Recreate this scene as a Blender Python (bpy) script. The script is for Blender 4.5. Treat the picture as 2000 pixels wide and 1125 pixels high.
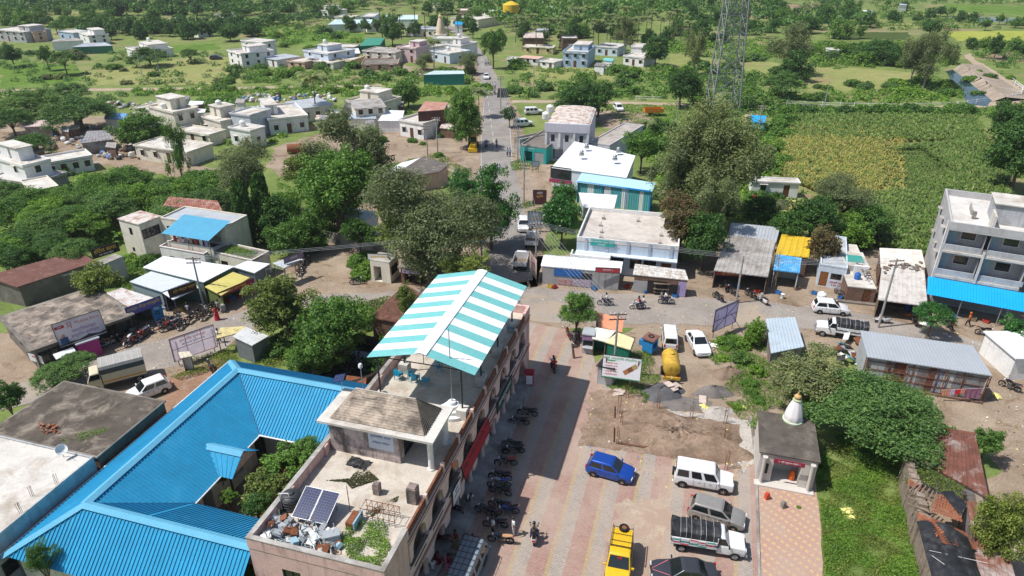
import bpy,bmesh,math,random
import numpy as np
from mathutils import Vector,Matrix
S=bpy.context.scene
for o in list(bpy.data.objects):bpy.data.objects.remove(o)
COL=S.collection
R=math.radians
# ---------------------------------------------------------------- camera, sky, sun, exposure
CAM_H,CAM_F,CAM_P=38.0,1350.0,R(27.3)
cd=bpy.data.cameras.new('camera');cam=bpy.data.objects.new('camera',cd);COL.objects.link(cam)
cam.location=(0,0,CAM_H);cam.rotation_euler=(R(90)-CAM_P,0,0)
cd.sensor_width=36;cd.lens=36*CAM_F/2000;cd.clip_end=6000;cd.clip_start=.5
S.camera=cam
SUN_EL,SUN_AZ=R(59.6),R(-101.3)
w=bpy.data.worlds.new('World');S.world=w;w.use_nodes=True
nt=w.node_tree;bg=nt.nodes['Background']
sky=nt.nodes.new('ShaderNodeTexSky');sky.sky_type='NISHITA';sky.sun_disc=False
sky.sun_elevation=SUN_EL;sky.sun_rotation=SUN_AZ;sky.air_density=1.0;sky.dust_density=1.2
nt.links.new(sky.outputs[0],bg.inputs[0]);bg.inputs[1].default_value=0.105
sl=bpy.data.lights.new('sun','SUN');sl.energy=4.5;sl.angle=R(.55);sl.color=(1,.965,.915)
so=bpy.data.objects.new('sun',sl);COL.objects.link(so);so.location=(-60,-20,120)
so.rotation_euler=Vector((.575,.115,-1)).to_track_quat('-Z','Y').to_euler()
S.view_settings.view_transform='Standard';S.view_settings.look='None'
S.view_settings.exposure=0.20;S.view_settings.gamma=1.0;S.view_settings.use_curve_mapping=False
S.cycles.max_bounces=5;S.cycles.diffuse_bounces=2;S.cycles.glossy_bounces=2;S.cycles.transmission_bounces=3
S.cycles.transparent_max_bounces=4;S.cycles.use_denoising=True;S.cycles.caustics_reflective=False
S.cycles.caustics_refractive=False;S.cycles.use_adaptive_sampling=True;S.cycles.adaptive_threshold=.02
# ---------------------------------------------------------------- where things stand
_c,_s=math.cos(CAM_P),math.sin(CAM_P)
def P(px,py,z=0.0):
 """ground (or height z) point that the photograph shows at a pixel"""
 a=(px-1000)/CAM_F;b=(562.5-py)/CAM_F
 t=(z-CAM_H)/(-_s+b*_c)
 return Vector((a*t,(_c+b*_s)*t,z))
def Q(p):
 z=p[2]-CAM_H;d=p[1]*_c-z*_s
 return 1000+CAM_F*p[0]/d,562.5-CAM_F*(p[1]*_s+z*_c)/d,d
KA=R(16)
def K(u,v,z=0.0):
 """town frame: u along the arcade building (away), v to the right"""
 return Vector((v*math.cos(KA)+u*math.sin(KA),-v*math.sin(KA)+u*math.cos(KA),z))
rnd=random.Random(7)
# ---------------------------------------------------------------- materials
MATS={}
def _mk(name):
 m=bpy.data.materials.new(name);m.use_nodes=True
 return m,m.node_tree,m.node_tree.nodes['Principled BSDF']
def _noise(nt,vec,scale,detail=4,rough=.6,dist=0):
 n=nt.nodes.new('ShaderNodeTexNoise');n.inputs['Scale'].default_value=scale
 n.inputs['Detail'].default_value=detail;n.inputs['Roughness'].default_value=rough;n.inputs['Distortion'].default_value=dist
 if vec is not None:nt.links.new(vec,n.inputs['Vector'])
 return n.outputs['Fac']
def _ramp(nt,fac,stops,interp='LINEAR'):
 r=nt.nodes.new('ShaderNodeValToRGB');r.color_ramp.interpolation=interp;e=r.color_ramp.elements
 while len(e)<len(stops):e.new(.5)
 for k,(p,c)in enumerate(stops):
  e[k].position=p;e[k].color=(*c[:3],1)if not isinstance(c,(int,float))else(c,c,c,1)
 nt.links.new(fac,r.inputs[0]);return r.outputs[0]
def _mix(nt,fac,a,b,mode='MIX'):
 m=nt.nodes.new('ShaderNodeMix');m.data_type='RGBA';m.blend_type=mode
 for s,v in((m.inputs[0],fac),(m.inputs[6],a),(m.inputs[7],b)):
  if hasattr(v,'default_value')or hasattr(v,'is_linked'):nt.links.new(v,s)
  elif isinstance(v,(int,float)):s.default_value=v
  else:s.default_value=(*v[:3],1)
 return m.outputs[2]
def _math(nt,op,a,b=None,c=None):
 m=nt.nodes.new('ShaderNodeMath');m.operation=op
 for k,v in enumerate((a,b,c)):
  if v is None:continue
  if isinstance(v,(int,float)):m.inputs[k].default_value=v
  else:nt.links.new(v,m.inputs[k])
 return m.outputs[0]
def _coord(nt,world=False,stretch=None,rot=0):
 if world:v=nt.nodes.new('ShaderNodeNewGeometry').outputs['Position']
 else:v=nt.nodes.new('ShaderNodeTexCoord').outputs['Object']
 if stretch or rot:
  m=nt.nodes.new('ShaderNodeMapping');m.inputs['Scale'].default_value=stretch or(1,1,1)
  m.inputs['Rotation'].default_value[2]=rot
  nt.links.new(v,m.inputs['Vector']);v=m.outputs[0]
 return v
def mat(name,col,rough=.85,var=.18,scale=1.2,dirt=None,amt=.5,dscale=.6,bump=.0,metal=0,streak=None,world=True,spec=.3,fine=9):
 """painted / concrete / metal surface: colour drift, stains with their own shape, rain streaks, fine relief"""
 if name in MATS:return MATS[name]
 m,nt,b=_mk(name);MATS[name]=m
 vec=_coord(nt,world)
 c=_ramp(nt,_noise(nt,vec,scale,5,.65),[(.3,[x*(1-var)for x in col]),(.7,[min(1,x*(1+var))for x in col])])
 f2=_ramp(nt,_noise(nt,vec,fine,3,.7),[(.3,.86),(.7,1.06)])
 c=_mix(nt,1.0,c,f2,'MULTIPLY')
 if dirt:
  f=_ramp(nt,_noise(nt,vec,dscale,6,.7,.5),[(max(0,.62-amt*.35),0),(.70-amt*.12,1)])
  f=_math(nt,'MULTIPLY',f,min(1,.35+amt))
  c=_mix(nt,f,c,dirt)
 if streak:
  v2=_coord(nt,world,(1.6,1.6,.12))
  f=_ramp(nt,_noise(nt,v2,1.6,5,.7),[(.50,0),(.68,1)])
  c=_mix(nt,_math(nt,'MULTIPLY',f,streak[1]),c,streak[0])
 nt.links.new(c,b.inputs['Base Color'])
 b.inputs['Roughness'].default_value=rough;b.inputs['Metallic'].default_value=metal
 b.inputs['Specular IOR Level'].default_value=spec
 if bump:
  bn=nt.nodes.new('ShaderNodeBump');bn.inputs['Strength'].default_value=bump;bn.inputs['Distance'].default_value=.05
  nt.links.new(_noise(nt,vec,fine*1.5,4,.7),bn.inputs['Height']);nt.links.new(bn.outputs[0],b.inputs['Normal'])
 return m
def plain(name,col,rough=.5,metal=0,spec=.5,coat=0):
 if name in MATS:return MATS[name]
 m,nt,b=_mk(name);MATS[name]=m
 vec=_coord(nt,False)
 c=_mix(nt,1.0,col,_ramp(nt,_noise(nt,vec,3.0,4,.7),[(.3,.9),(.7,1.05)]),'MULTIPLY')
 nt.links.new(c,b.inputs['Base Color'])
 b.inputs['Roughness'].default_value=rough;b.inputs['Metallic'].default_value=metal
 b.inputs['Specular IOR Level'].default_value=spec;b.inputs['Coat Weight'].default_value=coat;b.inputs['Coat Roughness'].default_value=.08
 return m
def leafmat(name,c1,c2,c3,transl=.28,rough=.55,tint=(1.15,1.25,.6)):
 if name in MATS:return MATS[name]
 m,nt,b=_mk(name);MATS[name]=m
 g=nt.nodes.new('ShaderNodeNewGeometry');oi=nt.nodes.new('ShaderNodeObjectInfo')
 c=_ramp(nt,g.outputs['Random Per Island'],[(0,c1),(.55,c2),(1,c3)])
 n=_noise(nt,_coord(nt,True),.55,3,.6)
 c=_mix(nt,1.0,c,_ramp(nt,n,[(.3,(.78,.80,.80)),(.7,(1.22,1.18,1.05))]),'MULTIPLY')
 c=_mix(nt,1.0,c,_ramp(nt,oi.outputs['Random'],[(0,(.84,.86,.86)),(.5,(1,1,1)),(1,(1.16,1.1,.96))]),'MULTIPLY')
 nt.links.new(c,b.inputs['Base Color']);b.inputs['Roughness'].default_value=rough;b.inputs['Specular IOR Level'].default_value=.25
 t=nt.nodes.new('ShaderNodeBsdfTranslucent');nt.links.new(_mix(nt,1.0,c,tint,'MULTIPLY'),t.inputs[0])
 mx=nt.nodes.new('ShaderNodeMixShader');mx.inputs[0].default_value=transl
 nt.links.new(b.outputs[0],mx.inputs[1]);nt.links.new(t.outputs[0],mx.inputs[2])
 nt.links.new(mx.outputs[0],nt.nodes['Material Output'].inputs[0]);return m
# ---------------------------------------------------------------- mesh collector
class MB:
 def __init__(s):s.v=[];s.f=[]
 def add(s,vs,fs):
  n=len(s.v);s.v.extend(tuple(p)for p in vs);s.f.extend([tuple(i+n for i in f)for f in fs]);return s
 def quad(s,*p):return s.add(p,[tuple(range(len(p)))])
 def box(s,x0,x1,y0,y1,z0,z1,M=None):
  vs=[Vector((x,y,z))for z in(z0,z1)for y in(y0,y1)for x in(x0,x1)]
  if M is not None:vs=[M@p for p in vs]
  return s.add(vs,[(0,2,3,1),(4,5,7,6),(0,1,5,4),(2,6,7,3),(0,4,6,2),(1,3,7,5)])
 def cb(s,c,sx,sy,sz,rz=0,M=None):
  m=Matrix.Translation(c)@Matrix.Rotation(rz,4,'Z')
  if M is not None:m=M@m
  return s.box(-sx/2,sx/2,-sy/2,sy/2,-sz/2,sz/2,m)
 def prism(s,poly,z0,z1,M=None):
  n=len(poly);vs=[Vector((p[0],p[1],z0))for p in poly]+[Vector((p[0],p[1],z1))for p in poly]
  if M is not None:vs=[M@p for p in vs]
  return s.add(vs,[tuple(range(n-1,-1,-1)),tuple(range(n,2*n))]+[(i,(i+1)%n,n+(i+1)%n,n+i)for i in range(n)])
 def tube(s,p,q,r,r2=None,n=6):
  p,q=Vector(p),Vector(q);r2=r if r2 is None else r2;d=(q-p)
  if d.length<1e-6:return s
  d.normalize();a=d.orthogonal().normalized();b=d.cross(a)
  vs=[c+(a*math.cos(t)+b*math.sin(t))*rr for c,rr in((p,r),(q,r2))for t in[2*math.pi*k/n for k in range(n)]]
  return s.add(vs,[(i,(i+1)%n,n+(i+1)%n,n+i)for i in range(n)]+[tuple(range(n-1,-1,-1)),tuple(range(n,2*n))])
 def path(s,pts,r,n=5):
  for i in range(len(pts)-1):
   ra=r[i]if isinstance(r,(list,tuple))else r;rb=r[i+1]if isinstance(r,(list,tuple))else r
   s.tube(pts[i],pts[i+1],ra,rb,n)
  return s
 def lathe(s,prof,n=12,c=(0,0,0),M=None,ripple=0,rn=8):
  vs=[];fs=[]
  for r,z in prof:
   for k in range(n):
    t=2*math.pi*k/n;rr=r*(1+ripple*(math.cos(rn*t)))
    vs.append(Vector((rr*math.cos(t),rr*math.sin(t),z))+Vector(c))
  if M is not None:vs=[M@v for v in vs]
  for j in range(len(prof)-1):
   for k in range(n):fs.append((j*n+k,j*n+(k+1)%n,(j+1)*n+(k+1)%n,(j+1)*n+k))
  fs.append(tuple(range(n-1,-1,-1)));fs.append(tuple((len(prof)-1)*n+k for k in range(n)))
  return s.add(vs,fs)
 def torus(s,c,R_,r,n=16,m=6,M=None):
  """ring standing in the xz plane (a wheel that rolls along x)"""
  vs=[];fs=[]
  for i in range(n):
   a=2*math.pi*i/n
   for j in range(m):
    b=2*math.pi*j/m;q=R_+r*math.cos(b)
    p=Vector((q*math.cos(a),r*math.sin(b)*1.1,q*math.sin(a)))+Vector(c)
    vs.append(M@p if M is not None else p)
  for i in range(n):
   for j in range(m):fs.append((i*m+j,((i+1)%n)*m+j,((i+1)%n)*m+(j+1)%m,i*m+(j+1)%m))
  return s.add(vs,fs)
 def disc(s,c,r,y0,y1,n=12):
  """short drum whose axis is y"""
  vs=[(c[0]+r*math.cos(2*math.pi*k/n),y,c[2]+r*math.sin(2*math.pi*k/n))for y in(y0,y1)for k in range(n)]
  return s.add(vs,[(i,(i+1)%n,n+(i+1)%n,n+i)for i in range(n)]+[tuple(range(n-1,-1,-1)),tuple(range(n,2*n))])
 def corr(s,a,b,c,d,pitch=.25,amp=.03,flip=False):
  """ribbed sheet: a-b is the eave, a-d the fall; ribs run from a-b to d-c"""
  a,b,c,d=map(Vector,(a,b,c,d));n=max(2,int(round((b-a).length/pitch)))
  nm=(b-a).cross(d-a).normalized()
  if nm.z<0:nm=-nm
  off=[(0,0),(.5,0),(.62,1),(.88,1)];vs=[];k=0;cols=[]
  for i in range(n):
   for o,h in off:cols.append(((i+o)/n,h))
  cols.append((1,0))
  for t,h in cols:
   vs.append(a.lerp(b,t)+nm*h*amp);vs.append(d.lerp(c,t)+nm*h*amp)
  return s.add(vs,[(2*i,2*i+2,2*i+3,2*i+1)for i in range(len(cols)-1)])
 def build(s,name,m,parent=None,smooth=0,loc=None,rz=0):
  me=bpy.data.meshes.new(name);me.from_pydata(s.v,[],s.f);me.update()
  if smooth:
   me.polygons.foreach_set('use_smooth',[True]*len(me.polygons))
   me.set_sharp_from_angle(angle=smooth if smooth>.05 else.6)
  return obj(name,me,m,parent,loc,rz)
def obj(name,me,m=None,parent=None,loc=None,rz=0):
 o=bpy.data.objects.new(name,me);COL.objects.link(o)
 if m is not None and hasattr(me,'materials')and not me.materials:me.materials.append(m)
 if parent is not None:o.parent=parent
 if loc is not None:o.location=loc
 if rz:o.rotation_euler=(0,0,rz)
 return o
GROUPS={}
def tag(o,label,cat,group=None,kind=None,at=None):
 o['label']=label
 if cat:o['category']=cat
 if group:o['group']=group
 if kind:o['kind']=kind
 if '{' in label:GROUPS.setdefault((label,group),[]).append((o,at))
 return o
def thing(name,label,cat,loc=(0,0,0),rz=0,group=None):
 o=bpy.data.objects.new(name,None);COL.objects.link(o);o.location=loc;o.rotation_euler=(0,0,rz);o.empty_display_size=.3
 return tag(o,label,cat,group)
def struct(o):o['kind']='structure';return o
ORD='first second third fourth fifth sixth seventh eighth ninth tenth eleventh twelfth thirteenth fourteenth fifteenth sixteenth seventeenth eighteenth nineteenth twentieth'.split()
TENS={20:'twenty',30:'thirty',40:'forty',50:'fifty',60:'sixty',70:'seventy',80:'eighty',90:'ninety'}
def ordinal(i):
 if i<20:return ORD[i]
 t=(i+1)//10*10;u=(i+1)%10
 return{30:'thirtieth',40:'fortieth',50:'fiftieth',60:'sixtieth',70:'seventieth',80:'eightieth',90:'ninetieth'}.get(t,'hundredth')if u==0 else TENS[t]+'-'+ORD[u-1]
def finish_groups():
 """things of one group are told apart by counting them from the left edge ({n}) or from the far end ({f})"""
 bpy.context.view_layer.update()
 for(label,g),l in GROUPS.items():
  far='{f}' in label
  l.sort(key=lambda t:-Q(t[0].matrix_world.translation)[2]if far else Q(t[0].matrix_world.translation)[0])
  for i,(o,_)in enumerate(l):o['label']=label.replace('{n}',ordinal(i)).replace('{f}',ordinal(i))
def copy_tree(o,parent=None):
 c=o.copy();COL.objects.link(c);c.parent=parent
 for ch in list(o.children):copy_tree(ch,c)
 return c
def sheet(name,pts,z,m,jit=.3,step=1.5,world=False,seed=1):
 """flat ground sheet with an uneven outline; pts are photo pixels or world points"""
 r=random.Random(seed);w=[Vector(p)if world else P(*p)for p in pts];out=[]
 for i in range(len(w)):
  a,b=w[i],w[(i+1)%len(w)];n=max(1,int((b-a).length/step));nn=Vector((-(b-a).y,(b-a).x,0))
  if nn.length>0:nn.normalize()
  for k in range(n):
   q=a.lerp(b,k/n)
   if k and jit:q=q+nn*r.gauss(0,jit)
   out.append((q.x,q.y,z))
 return struct(MB().add(out,[tuple(range(len(out)))]).build(name,m))
FONT=None
def text(s,size,m,parent,loc,rot,name='lettering',align='CENTER',squash=1.0,ext=.004):
 c=bpy.data.curves.new(name,'FONT');c.body=s;c.size=size;c.align_x=align;c.align_y='CENTER';c.extrude=ext;c.resolution_u=2
 c.materials.append(m);o=bpy.data.objects.new(name,c);COL.objects.link(o);o.parent=parent
 o.location=loc;o.rotation_euler=rot;o.scale=(squash,1,1);TEXTS.append(o);return o
TEXTS=[]
def letters_to_mesh():
 dg=bpy.context.evaluated_depsgraph_get()
 for o in TEXTS:
  me=bpy.data.meshes.new_from_object(o.evaluated_get(dg));n=obj('lettering',me,None,o.parent,o.location);n.rotation_euler=o.rotation_euler;n.scale=o.scale
  if not me.materials:me.materials.append(o.data.materials[0])
 for o in TEXTS:bpy.data.objects.remove(o)
# ---------------------------------------------------------------- shared materials
GLASS=plain('window_glass',(.02,.025,.03),.08,0,.7)
DARKF=plain('dark_frame',(.03,.03,.03),.6)
BROWNF=mat('brown_wood',(.13,.055,.028),.6,.3,3)
WHITEF=mat('white_frame',(.75,.75,.73),.6)
STEEL=mat('galvanised_steel',(.40,.42,.43),.45,.15,2,metal=.6)
RUST=mat('rusty_steel',(.20,.075,.035),.8,.35,3)
RUBBER=plain('tyre_rubber',(.018,.018,.018),.85,0,.2)
DARK=plain('black_plastic',(.015,.015,.016),.5)
CONC=mat('concrete',(.42,.40,.37),.9,.2,.8,(.16,.14,.12),.55,.35,.25)
CONCL=mat('pale_concrete',(.60,.57,.52),.9,.15,.6,(.33,.27,.21),.45,.35,.2)
CONCD=mat('weathered_concrete',(.17,.15,.13),.95,.3,.7,(.34,.31,.27),.35,.3,.3)
WHITEW=mat('whitewash',(.80,.79,.77),.85,.06,.8,(.42,.39,.35),.14,.5,.05,streak=((.34,.31,.28),.26))
CREAM=mat('cream_plaster',(.76,.71,.59),.85,.08,.8,(.36,.31,.24),.16,.5,.05,streak=((.26,.22,.18),.28))
PINKW=mat('pink_plaster',(.70,.46,.425),.85,.10,.7,(.34,.22,.20),.3,.4,.08,streak=((.11,.085,.08),.5))
PINKC=mat('pink_clean_plaster',(.70,.52,.47),.8,.05,.7)
GREYW=mat('grey_plaster',(.44,.45,.46),.85,.10,.8,(.24,.23,.22),.35,.5,.05,streak=((.2,.19,.18),.4))
BLUEW=mat('blue_plaster',(.40,.52,.66),.85,.07,.8,streak=((.25,.3,.36),.25))
PALEBLUE=mat('pale_blue_plaster',(.60,.68,.76),.85,.06,.8,streak=((.3,.33,.36),.25))
LAV=mat('lavender_plaster',(.60,.58,.66),.85,.06,.8,streak=((.3,.28,.3),.25))
YELW=mat('yellow_plaster',(.66,.55,.27),.85,.1,.8,streak=((.3,.2,.1),.5))
SALM=mat('salmon_plaster',(.62,.40,.31),.85,.1,.8,streak=((.2,.15,.12),.3))
BRICKM=mat('mud_brick',(.20,.12,.085),.95,.3,2,(.09,.07,.06),.4,1,.4)
TIN=mat('tin_sheet',(.50,.53,.56),.5,.1,.5,(.30,.29,.28),.3,.4,metal=.25)
TINW=mat('white_tin_sheet',(.74,.76,.78),.65,.05,.5,(.52,.52,.50),.25,.4)
TING=mat('aged_tin_sheet',(.30,.30,.31),.6,.2,1,(.17,.09,.05),.45,.8,metal=.2)
RTIN=mat('rusty_tin_sheet',(.16,.065,.045),.85,.35,1.2,(.40,.36,.34),.25,.9)
WRTIN=mat('white_rust_tin_sheet',(.62,.57,.52),.7,.1,1,(.27,.11,.06),.5,.9)
BTIN=mat('blue_tin_sheet',(.028,.285,.50),.62,.10,.5,(.06,.34,.54),.15,.45,spec=.15,streak=((.05,.22,.38),.3))
CYTIN=mat('bright_blue_sheet',(.01,.36,.80),.4,.06,.5)
ASB=mat('asbestos_sheet',(.38,.36,.34),.9,.2,1,(.17,.15,.13),.5,.5)
WOOD=mat('weathered_wood',(.20,.15,.11),.9,.25,4)
TARPK=mat('black_tarpaulin',(.022,.023,.026),.55,.4,2,(.07,.07,.07),.3,2)
SHUT=mat('grey_shutter',(.36,.36,.36),.6,.12,1)
TERRA=mat('terracotta',(.34,.13,.07),.85,.25,3,(.20,.09,.06),.3,1.2)
CHAIRB=plain('blue_plastic',(.005,.30,.48),.4)
def solid(name,col,rough=.6,var=.08):return mat(name,col,rough,var,1.5)
# ---------------------------------------------------------------- walls with real openings
def wall_side(mb,T,L,z0,z1,ops,thick=.16,deep=1.6):
 xs={0.0,L};zs={z0,z1};rc=[]
 for(u,w_,zb,hh,k,*_)in ops:
  x0,x1=max(.05,u*L-w_/2),min(L-.05,u*L+w_/2);a,b=max(z0,zb),min(z1-.03,zb+hh)
  rc.append((x0,x1,a,b,k));xs|={x0,x1};zs|={a,b}
 xs=sorted(xs);zs=sorted(zs);p=lambda x,y,z:T@Vector((x,y,z))
 for i in range(len(xs)-1):
  for j in range(len(zs)-1):
   cx,cz=(xs[i]+xs[i+1])/2,(zs[j]+zs[j+1])/2
   if any(a<cx<b and c<cz<d for a,b,c,d,k in rc):continue
   mb.quad(p(xs[i],0,zs[j]),p(xs[i+1],0,zs[j]),p(xs[i+1],0,zs[j+1]),p(xs[i],0,zs[j+1]))
 for x0,x1,a,b,k in rc:
  t=deep if k=='o' else thick
  mb.quad(p(x0,0,a),p(x0,t,a),p(x0,t,b),p(x0,0,b));mb.quad(p(x1,0,a),p(x1,0,b),p(x1,t,b),p(x1,t,a))
  mb.quad(p(x0,0,a),p(x1,0,a),p(x1,t,a),p(x0,t,a));mb.quad(p(x0,0,b),p(x0,t,b),p(x1,t,b),p(x1,0,b))
  mb.quad(p(x0,t,a),p(x1,t,a),p(x1,t,b),p(x0,t,b))
 return rc
def fit_openings(root,T,rc,ops,wf,dm):
 for(x0,x1,a,b,k),op in zip(rc,ops):
  m=MB();f=.06
  bx=lambda mb,X0,X1,y0,y1,Z0,Z1:mb.box(X0,X1,y0,y1,Z0,Z1,T)
  if k in 'wg':
   y0,y1=.02,.1
   for r_ in((x0,x0+f,a,b),(x1-f,x1,a,b),(x0+f,x1-f,a,a+f),(x0+f,x1-f,b-f,b)):bx(m,r_[0],r_[1],y0,y1,r_[2],r_[3])
   n=max(1,int((x1-x0)/.55))
   for q in range(1,n+(3 if k=='g' else 0)):
    xx=x0+(x1-x0)*q/(n+(3 if k=='g' else 0));bx(m,xx-.018,xx+.018,.04,.08,a+f,b-f)
   wo=m.build('window',wf,root);g=MB();bx(g,x0+f*.5,x1-f*.5,.105,.135,a+f*.5,b-f*.5);g.build('pane',GLASS,wo)
  elif k=='d':
   bx(m,x0,x1,.05,.12,a,b);bx(m,x0+.1,x1-.1,.035,.05,a+.15,(a+b)/2-.06);bx(m,x0+.1,x1-.1,.035,.05,(a+b)/2+.06,b-.12)
   do=m.build('door',dm,root);h=MB();bx(h,x1-.16,x1-.12,.0,.05,a+(b-a)*.45,a+(b-a)*.52);h.build('handle',STEEL,do)
  elif k=='s':
   n=max(3,int((b-a)/.16))
   for q in range(n):
    z=a+(b-a)*q/n;h=(b-a)/n;bx(m,x0,x1,.05,.10,z,z+h*.72);bx(m,x0,x1,.065,.10,z+h*.72,z+h)
   m.build('shutter',dm if len(op)>6 else SHUT,root)
  if len(op)>5 and op[5]:
   c=MB();bx(c,x0-.2,x1+.2,-.45,-.002,b+.08,b+.15);c.build('awning',CONC if op[5]is True else op[5],root)
class Hs:pass
def frame3(A,B,C):
 ex=(B-A);ex.z=0;L=ex.length;ex.normalize();ey=Vector((-ex.y,ex.x,0));d=(C-A).dot(ey)
 return math.atan2(ex.y,ex.x),L,d
def house(name,label,cat,A,B,C,h,wall,roof=None,par=.5,z0=0,front=(),right=(),back=(),left=(),over=0,wf=None,dm=None,group=None,pw=.14,parm=None,slabm=None,world=False):
 """flat-roofed block. A,B: front roof corners, C: a point of the back edge (photo pixels at height h)"""
 if not world:A,B,C=(P(q[0],q[1],h)for q in(A,B,C))
 else:A,B,C=map(Vector,(A,B,C))
 rz,w_,d=frame3(A,B,C);roof=roof or CONCL;wf=wf or DARKF;dm=dm or BROWNF
 H_=Hs();H_.w,H_.d,H_.h,H_.rz=w_,d,h,rz
 H_.root=root=thing(name,label,cat,(A.x,A.y,0),rz,group)
 zt=h-par;mb=MB();todo=[]
 sides=((front,Matrix.Identity(4),w_),(right,Matrix.Translation((w_,0,0))@Matrix.Rotation(R(90),4,'Z'),d),
   (back,Matrix.Translation((w_,d,0))@Matrix.Rotation(R(180),4,'Z'),w_),(left,Matrix.Translation((0,d,0))@Matrix.Rotation(R(-90),4,'Z'),d))
 for ops,T,L in sides:todo.append((wall_side(mb,T,L,z0,zt,ops),ops,T))
 mb.build('wall',wall,root)
 for rc,ops,T in todo:fit_openings(root,T,rc,ops,wf,dm)
 o=over;MB().box(-o,w_+o,-o,d+o,zt-.02,zt+.10).build('roof',roof if o==0 else(slabm or roof),root)
 if o:MB().box(.05,w_-.05,.05,d-.05,zt+.10,zt+.115).build('roof_surface',roof,root)
 if par>.15:
  p=MB();e=.015+o;za,zb=zt+.102,h
  p.box(-e,w_+e,-e,pw-e,za,zb);p.box(-e,w_+e,d+e-pw,d+e,za,zb);p.box(-e,pw-e,pw-e,d+e-pw,za,zb);p.box(w_+e-pw,w_+e,pw-e,d+e-pw,za,zb)
  p.build('parapet',parm or wall,root)
 return H_
def hw(H_,x,y,z):
 c,s=math.cos(H_.rz),math.sin(H_.rz);l=H_.root.location
 return Vector((l.x+x*c-y*s,l.y+x*s+y*c,z))
def block(H_,name,x0,x1,y0,y1,z0,z1,m,parent=None):return MB().box(x0,x1,y0,y1,z0,z1).build(name,m,parent or H_.root)
def headroom(H_,x0,x1,y0,y1,z0,h,wall,door=True,side='front'):
 """stair room standing on a roof: walls with a door opening and a slab"""
 mb=MB();T=Matrix.Translation((x0,y0,0));ops=[(.5,.8,z0,1.9,'o')]if door else[]
 for s_,ops_,T_,L in(('front',ops,T,x1-x0),('right',(),Matrix.Translation((x1,y0,0))@Matrix.Rotation(R(90),4,'Z'),y1-y0),
       ('back',(),Matrix.Translation((x1,y1,0))@Matrix.Rotation(R(180),4,'Z'),x1-x0),('left',(),Matrix.Translation((x0,y1,0))@Matrix.Rotation(R(-90),4,'Z'),y1-y0)):
  wall_side(mb,T_,L,z0,z0+h,ops_,deep=.5)
 o=mb.build('stair_room',wall,H_.root)
 MB().box(x0-.2,x1+.2,y0-.2,y1+.2,z0+h,z0+h+.12).build('slab',CONCL,o);return o
def shed(name,label,cat,q,roof,wall,inset=.15,open_=(),pitch=.25,amp=.03,group=None,posts=None,z0=0,world=False,floor=True,doors=(),rname='roof',walls=True):
 """sheet-metal shed. q: roof corners (x,y,z) near-left, near-right, far-right, far-left in photo pixels + height"""
 W=[Vector(p)if world else P(*p)for p in q];c=sum(W,Vector())/4
 root=thing(name,label,cat,(c.x,c.y,0),0,group);L=[p-Vector((c.x,c.y,0))for p in W]
 r=MB().corr(L[0],L[1],L[2],L[3],pitch,amp);r.build(rname,roof,root)
 rim=MB()
 for i in range(4):
  a,b=L[i],L[(i+1)%4];rim.quad(a+Vector((0,0,-.004)),b+Vector((0,0,-.004)),b+Vector((0,0,-.09)),a+Vector((0,0,-.09)))
 rim.build('roof_edge',roof,root)
 I=[]
 for p in L:dv=Vector((p.x,p.y,0));I.append(p-dv.normalized()*inset*1.4-Vector((0,0,.1)))
 if walls:
  wl=MB()
  for i,sd in enumerate('frbl'):
   a,b=I[i],I[(i+1)%4]
   if sd in open_:continue
   n=Vector((b.y-a.y,a.x-b.x,0)).normalized()*.05
   for e,sgn in((Vector(),1),(-n,-1)):
    v=[Vector((a.x,a.y,z0))+e,Vector((b.x,b.y,z0))+e,b+e,a+e]
    wl.quad(*(v if sgn>0 else v[::-1]))
  if wl.v:wl.build('wall',wall,root)
 for i,sd in enumerate('frbl'):
  if sd in open_:
   a,b=I[i],I[(i+1)%4];n=max(1,int((b-a).length/3.2))
   for k in range(n+1):
    t=a.lerp(b,k/n);MB().tube((t.x,t.y,z0),(t.x,t.y,t.z),.055,n=6).build('post',posts or WOOD,root)
 for(sd,u,w_,zb,hh,m,nm)in doors:
  i='frbl'.index(sd);a,b=I[i].copy(),I[(i+1)%4].copy();a.z=b.z=0;d=(b-a);ln=d.length;d.normalize();rz=math.atan2(d.y,d.x)
  T=Matrix.Translation(a)@Matrix.Rotation(rz,4,'Z');x=u*ln
  dd=MB().box(x-w_/2,x+w_/2,-.045,-.008,zb,zb+hh,T);dd.build(nm,m,root)
 return root
def post_thing(name,label,cat,p,h,r,m,group=None):
 return tag(MB().tube((0,0,0),(0,0,h),r,r*.8,8).build(name,m,None,0,p),label,cat,group)
def tank(p,r,h,m,label,group=None,name='water_tank'):
 """ribbed plastic roof tank"""
 pr=[(r*.97,0)];n=4
 for k in range(n):
  a=h*.72*k/n;b=h*.72*(k+1)/n;pr+=[(r,a+.03),(r,b-.05),(r*.94,b-.02)]
 pr+=[(r*.98,h*.74),(r*.8,h*.86),(r*.36,h*.92)]
 root=thing(name,label,'water tank',p,0,group);MB().lathe(pr,16).build('body',m,root,.7)
 MB().lathe([(r*.36,h*.915),(r*.38,h*.93),(r*.38,h*.98),(r*.3,h)],12).build('lid',m,root,.7);return root
TKW=plain('white_tank_plastic',(.78,.78,.75),.5);TKB=plain('black_tank_plastic',(.035,.037,.04),.5);TKBL=plain('blue_drum_plastic',(.02,.12,.40),.45)
VINYL=set()
def vinyl(name,c):
 VINYL.add(name);return leafmat(name,[x*.94 for x in c],c,[x*1.05 for x in c],.75,.5,(1,1,1))
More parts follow.
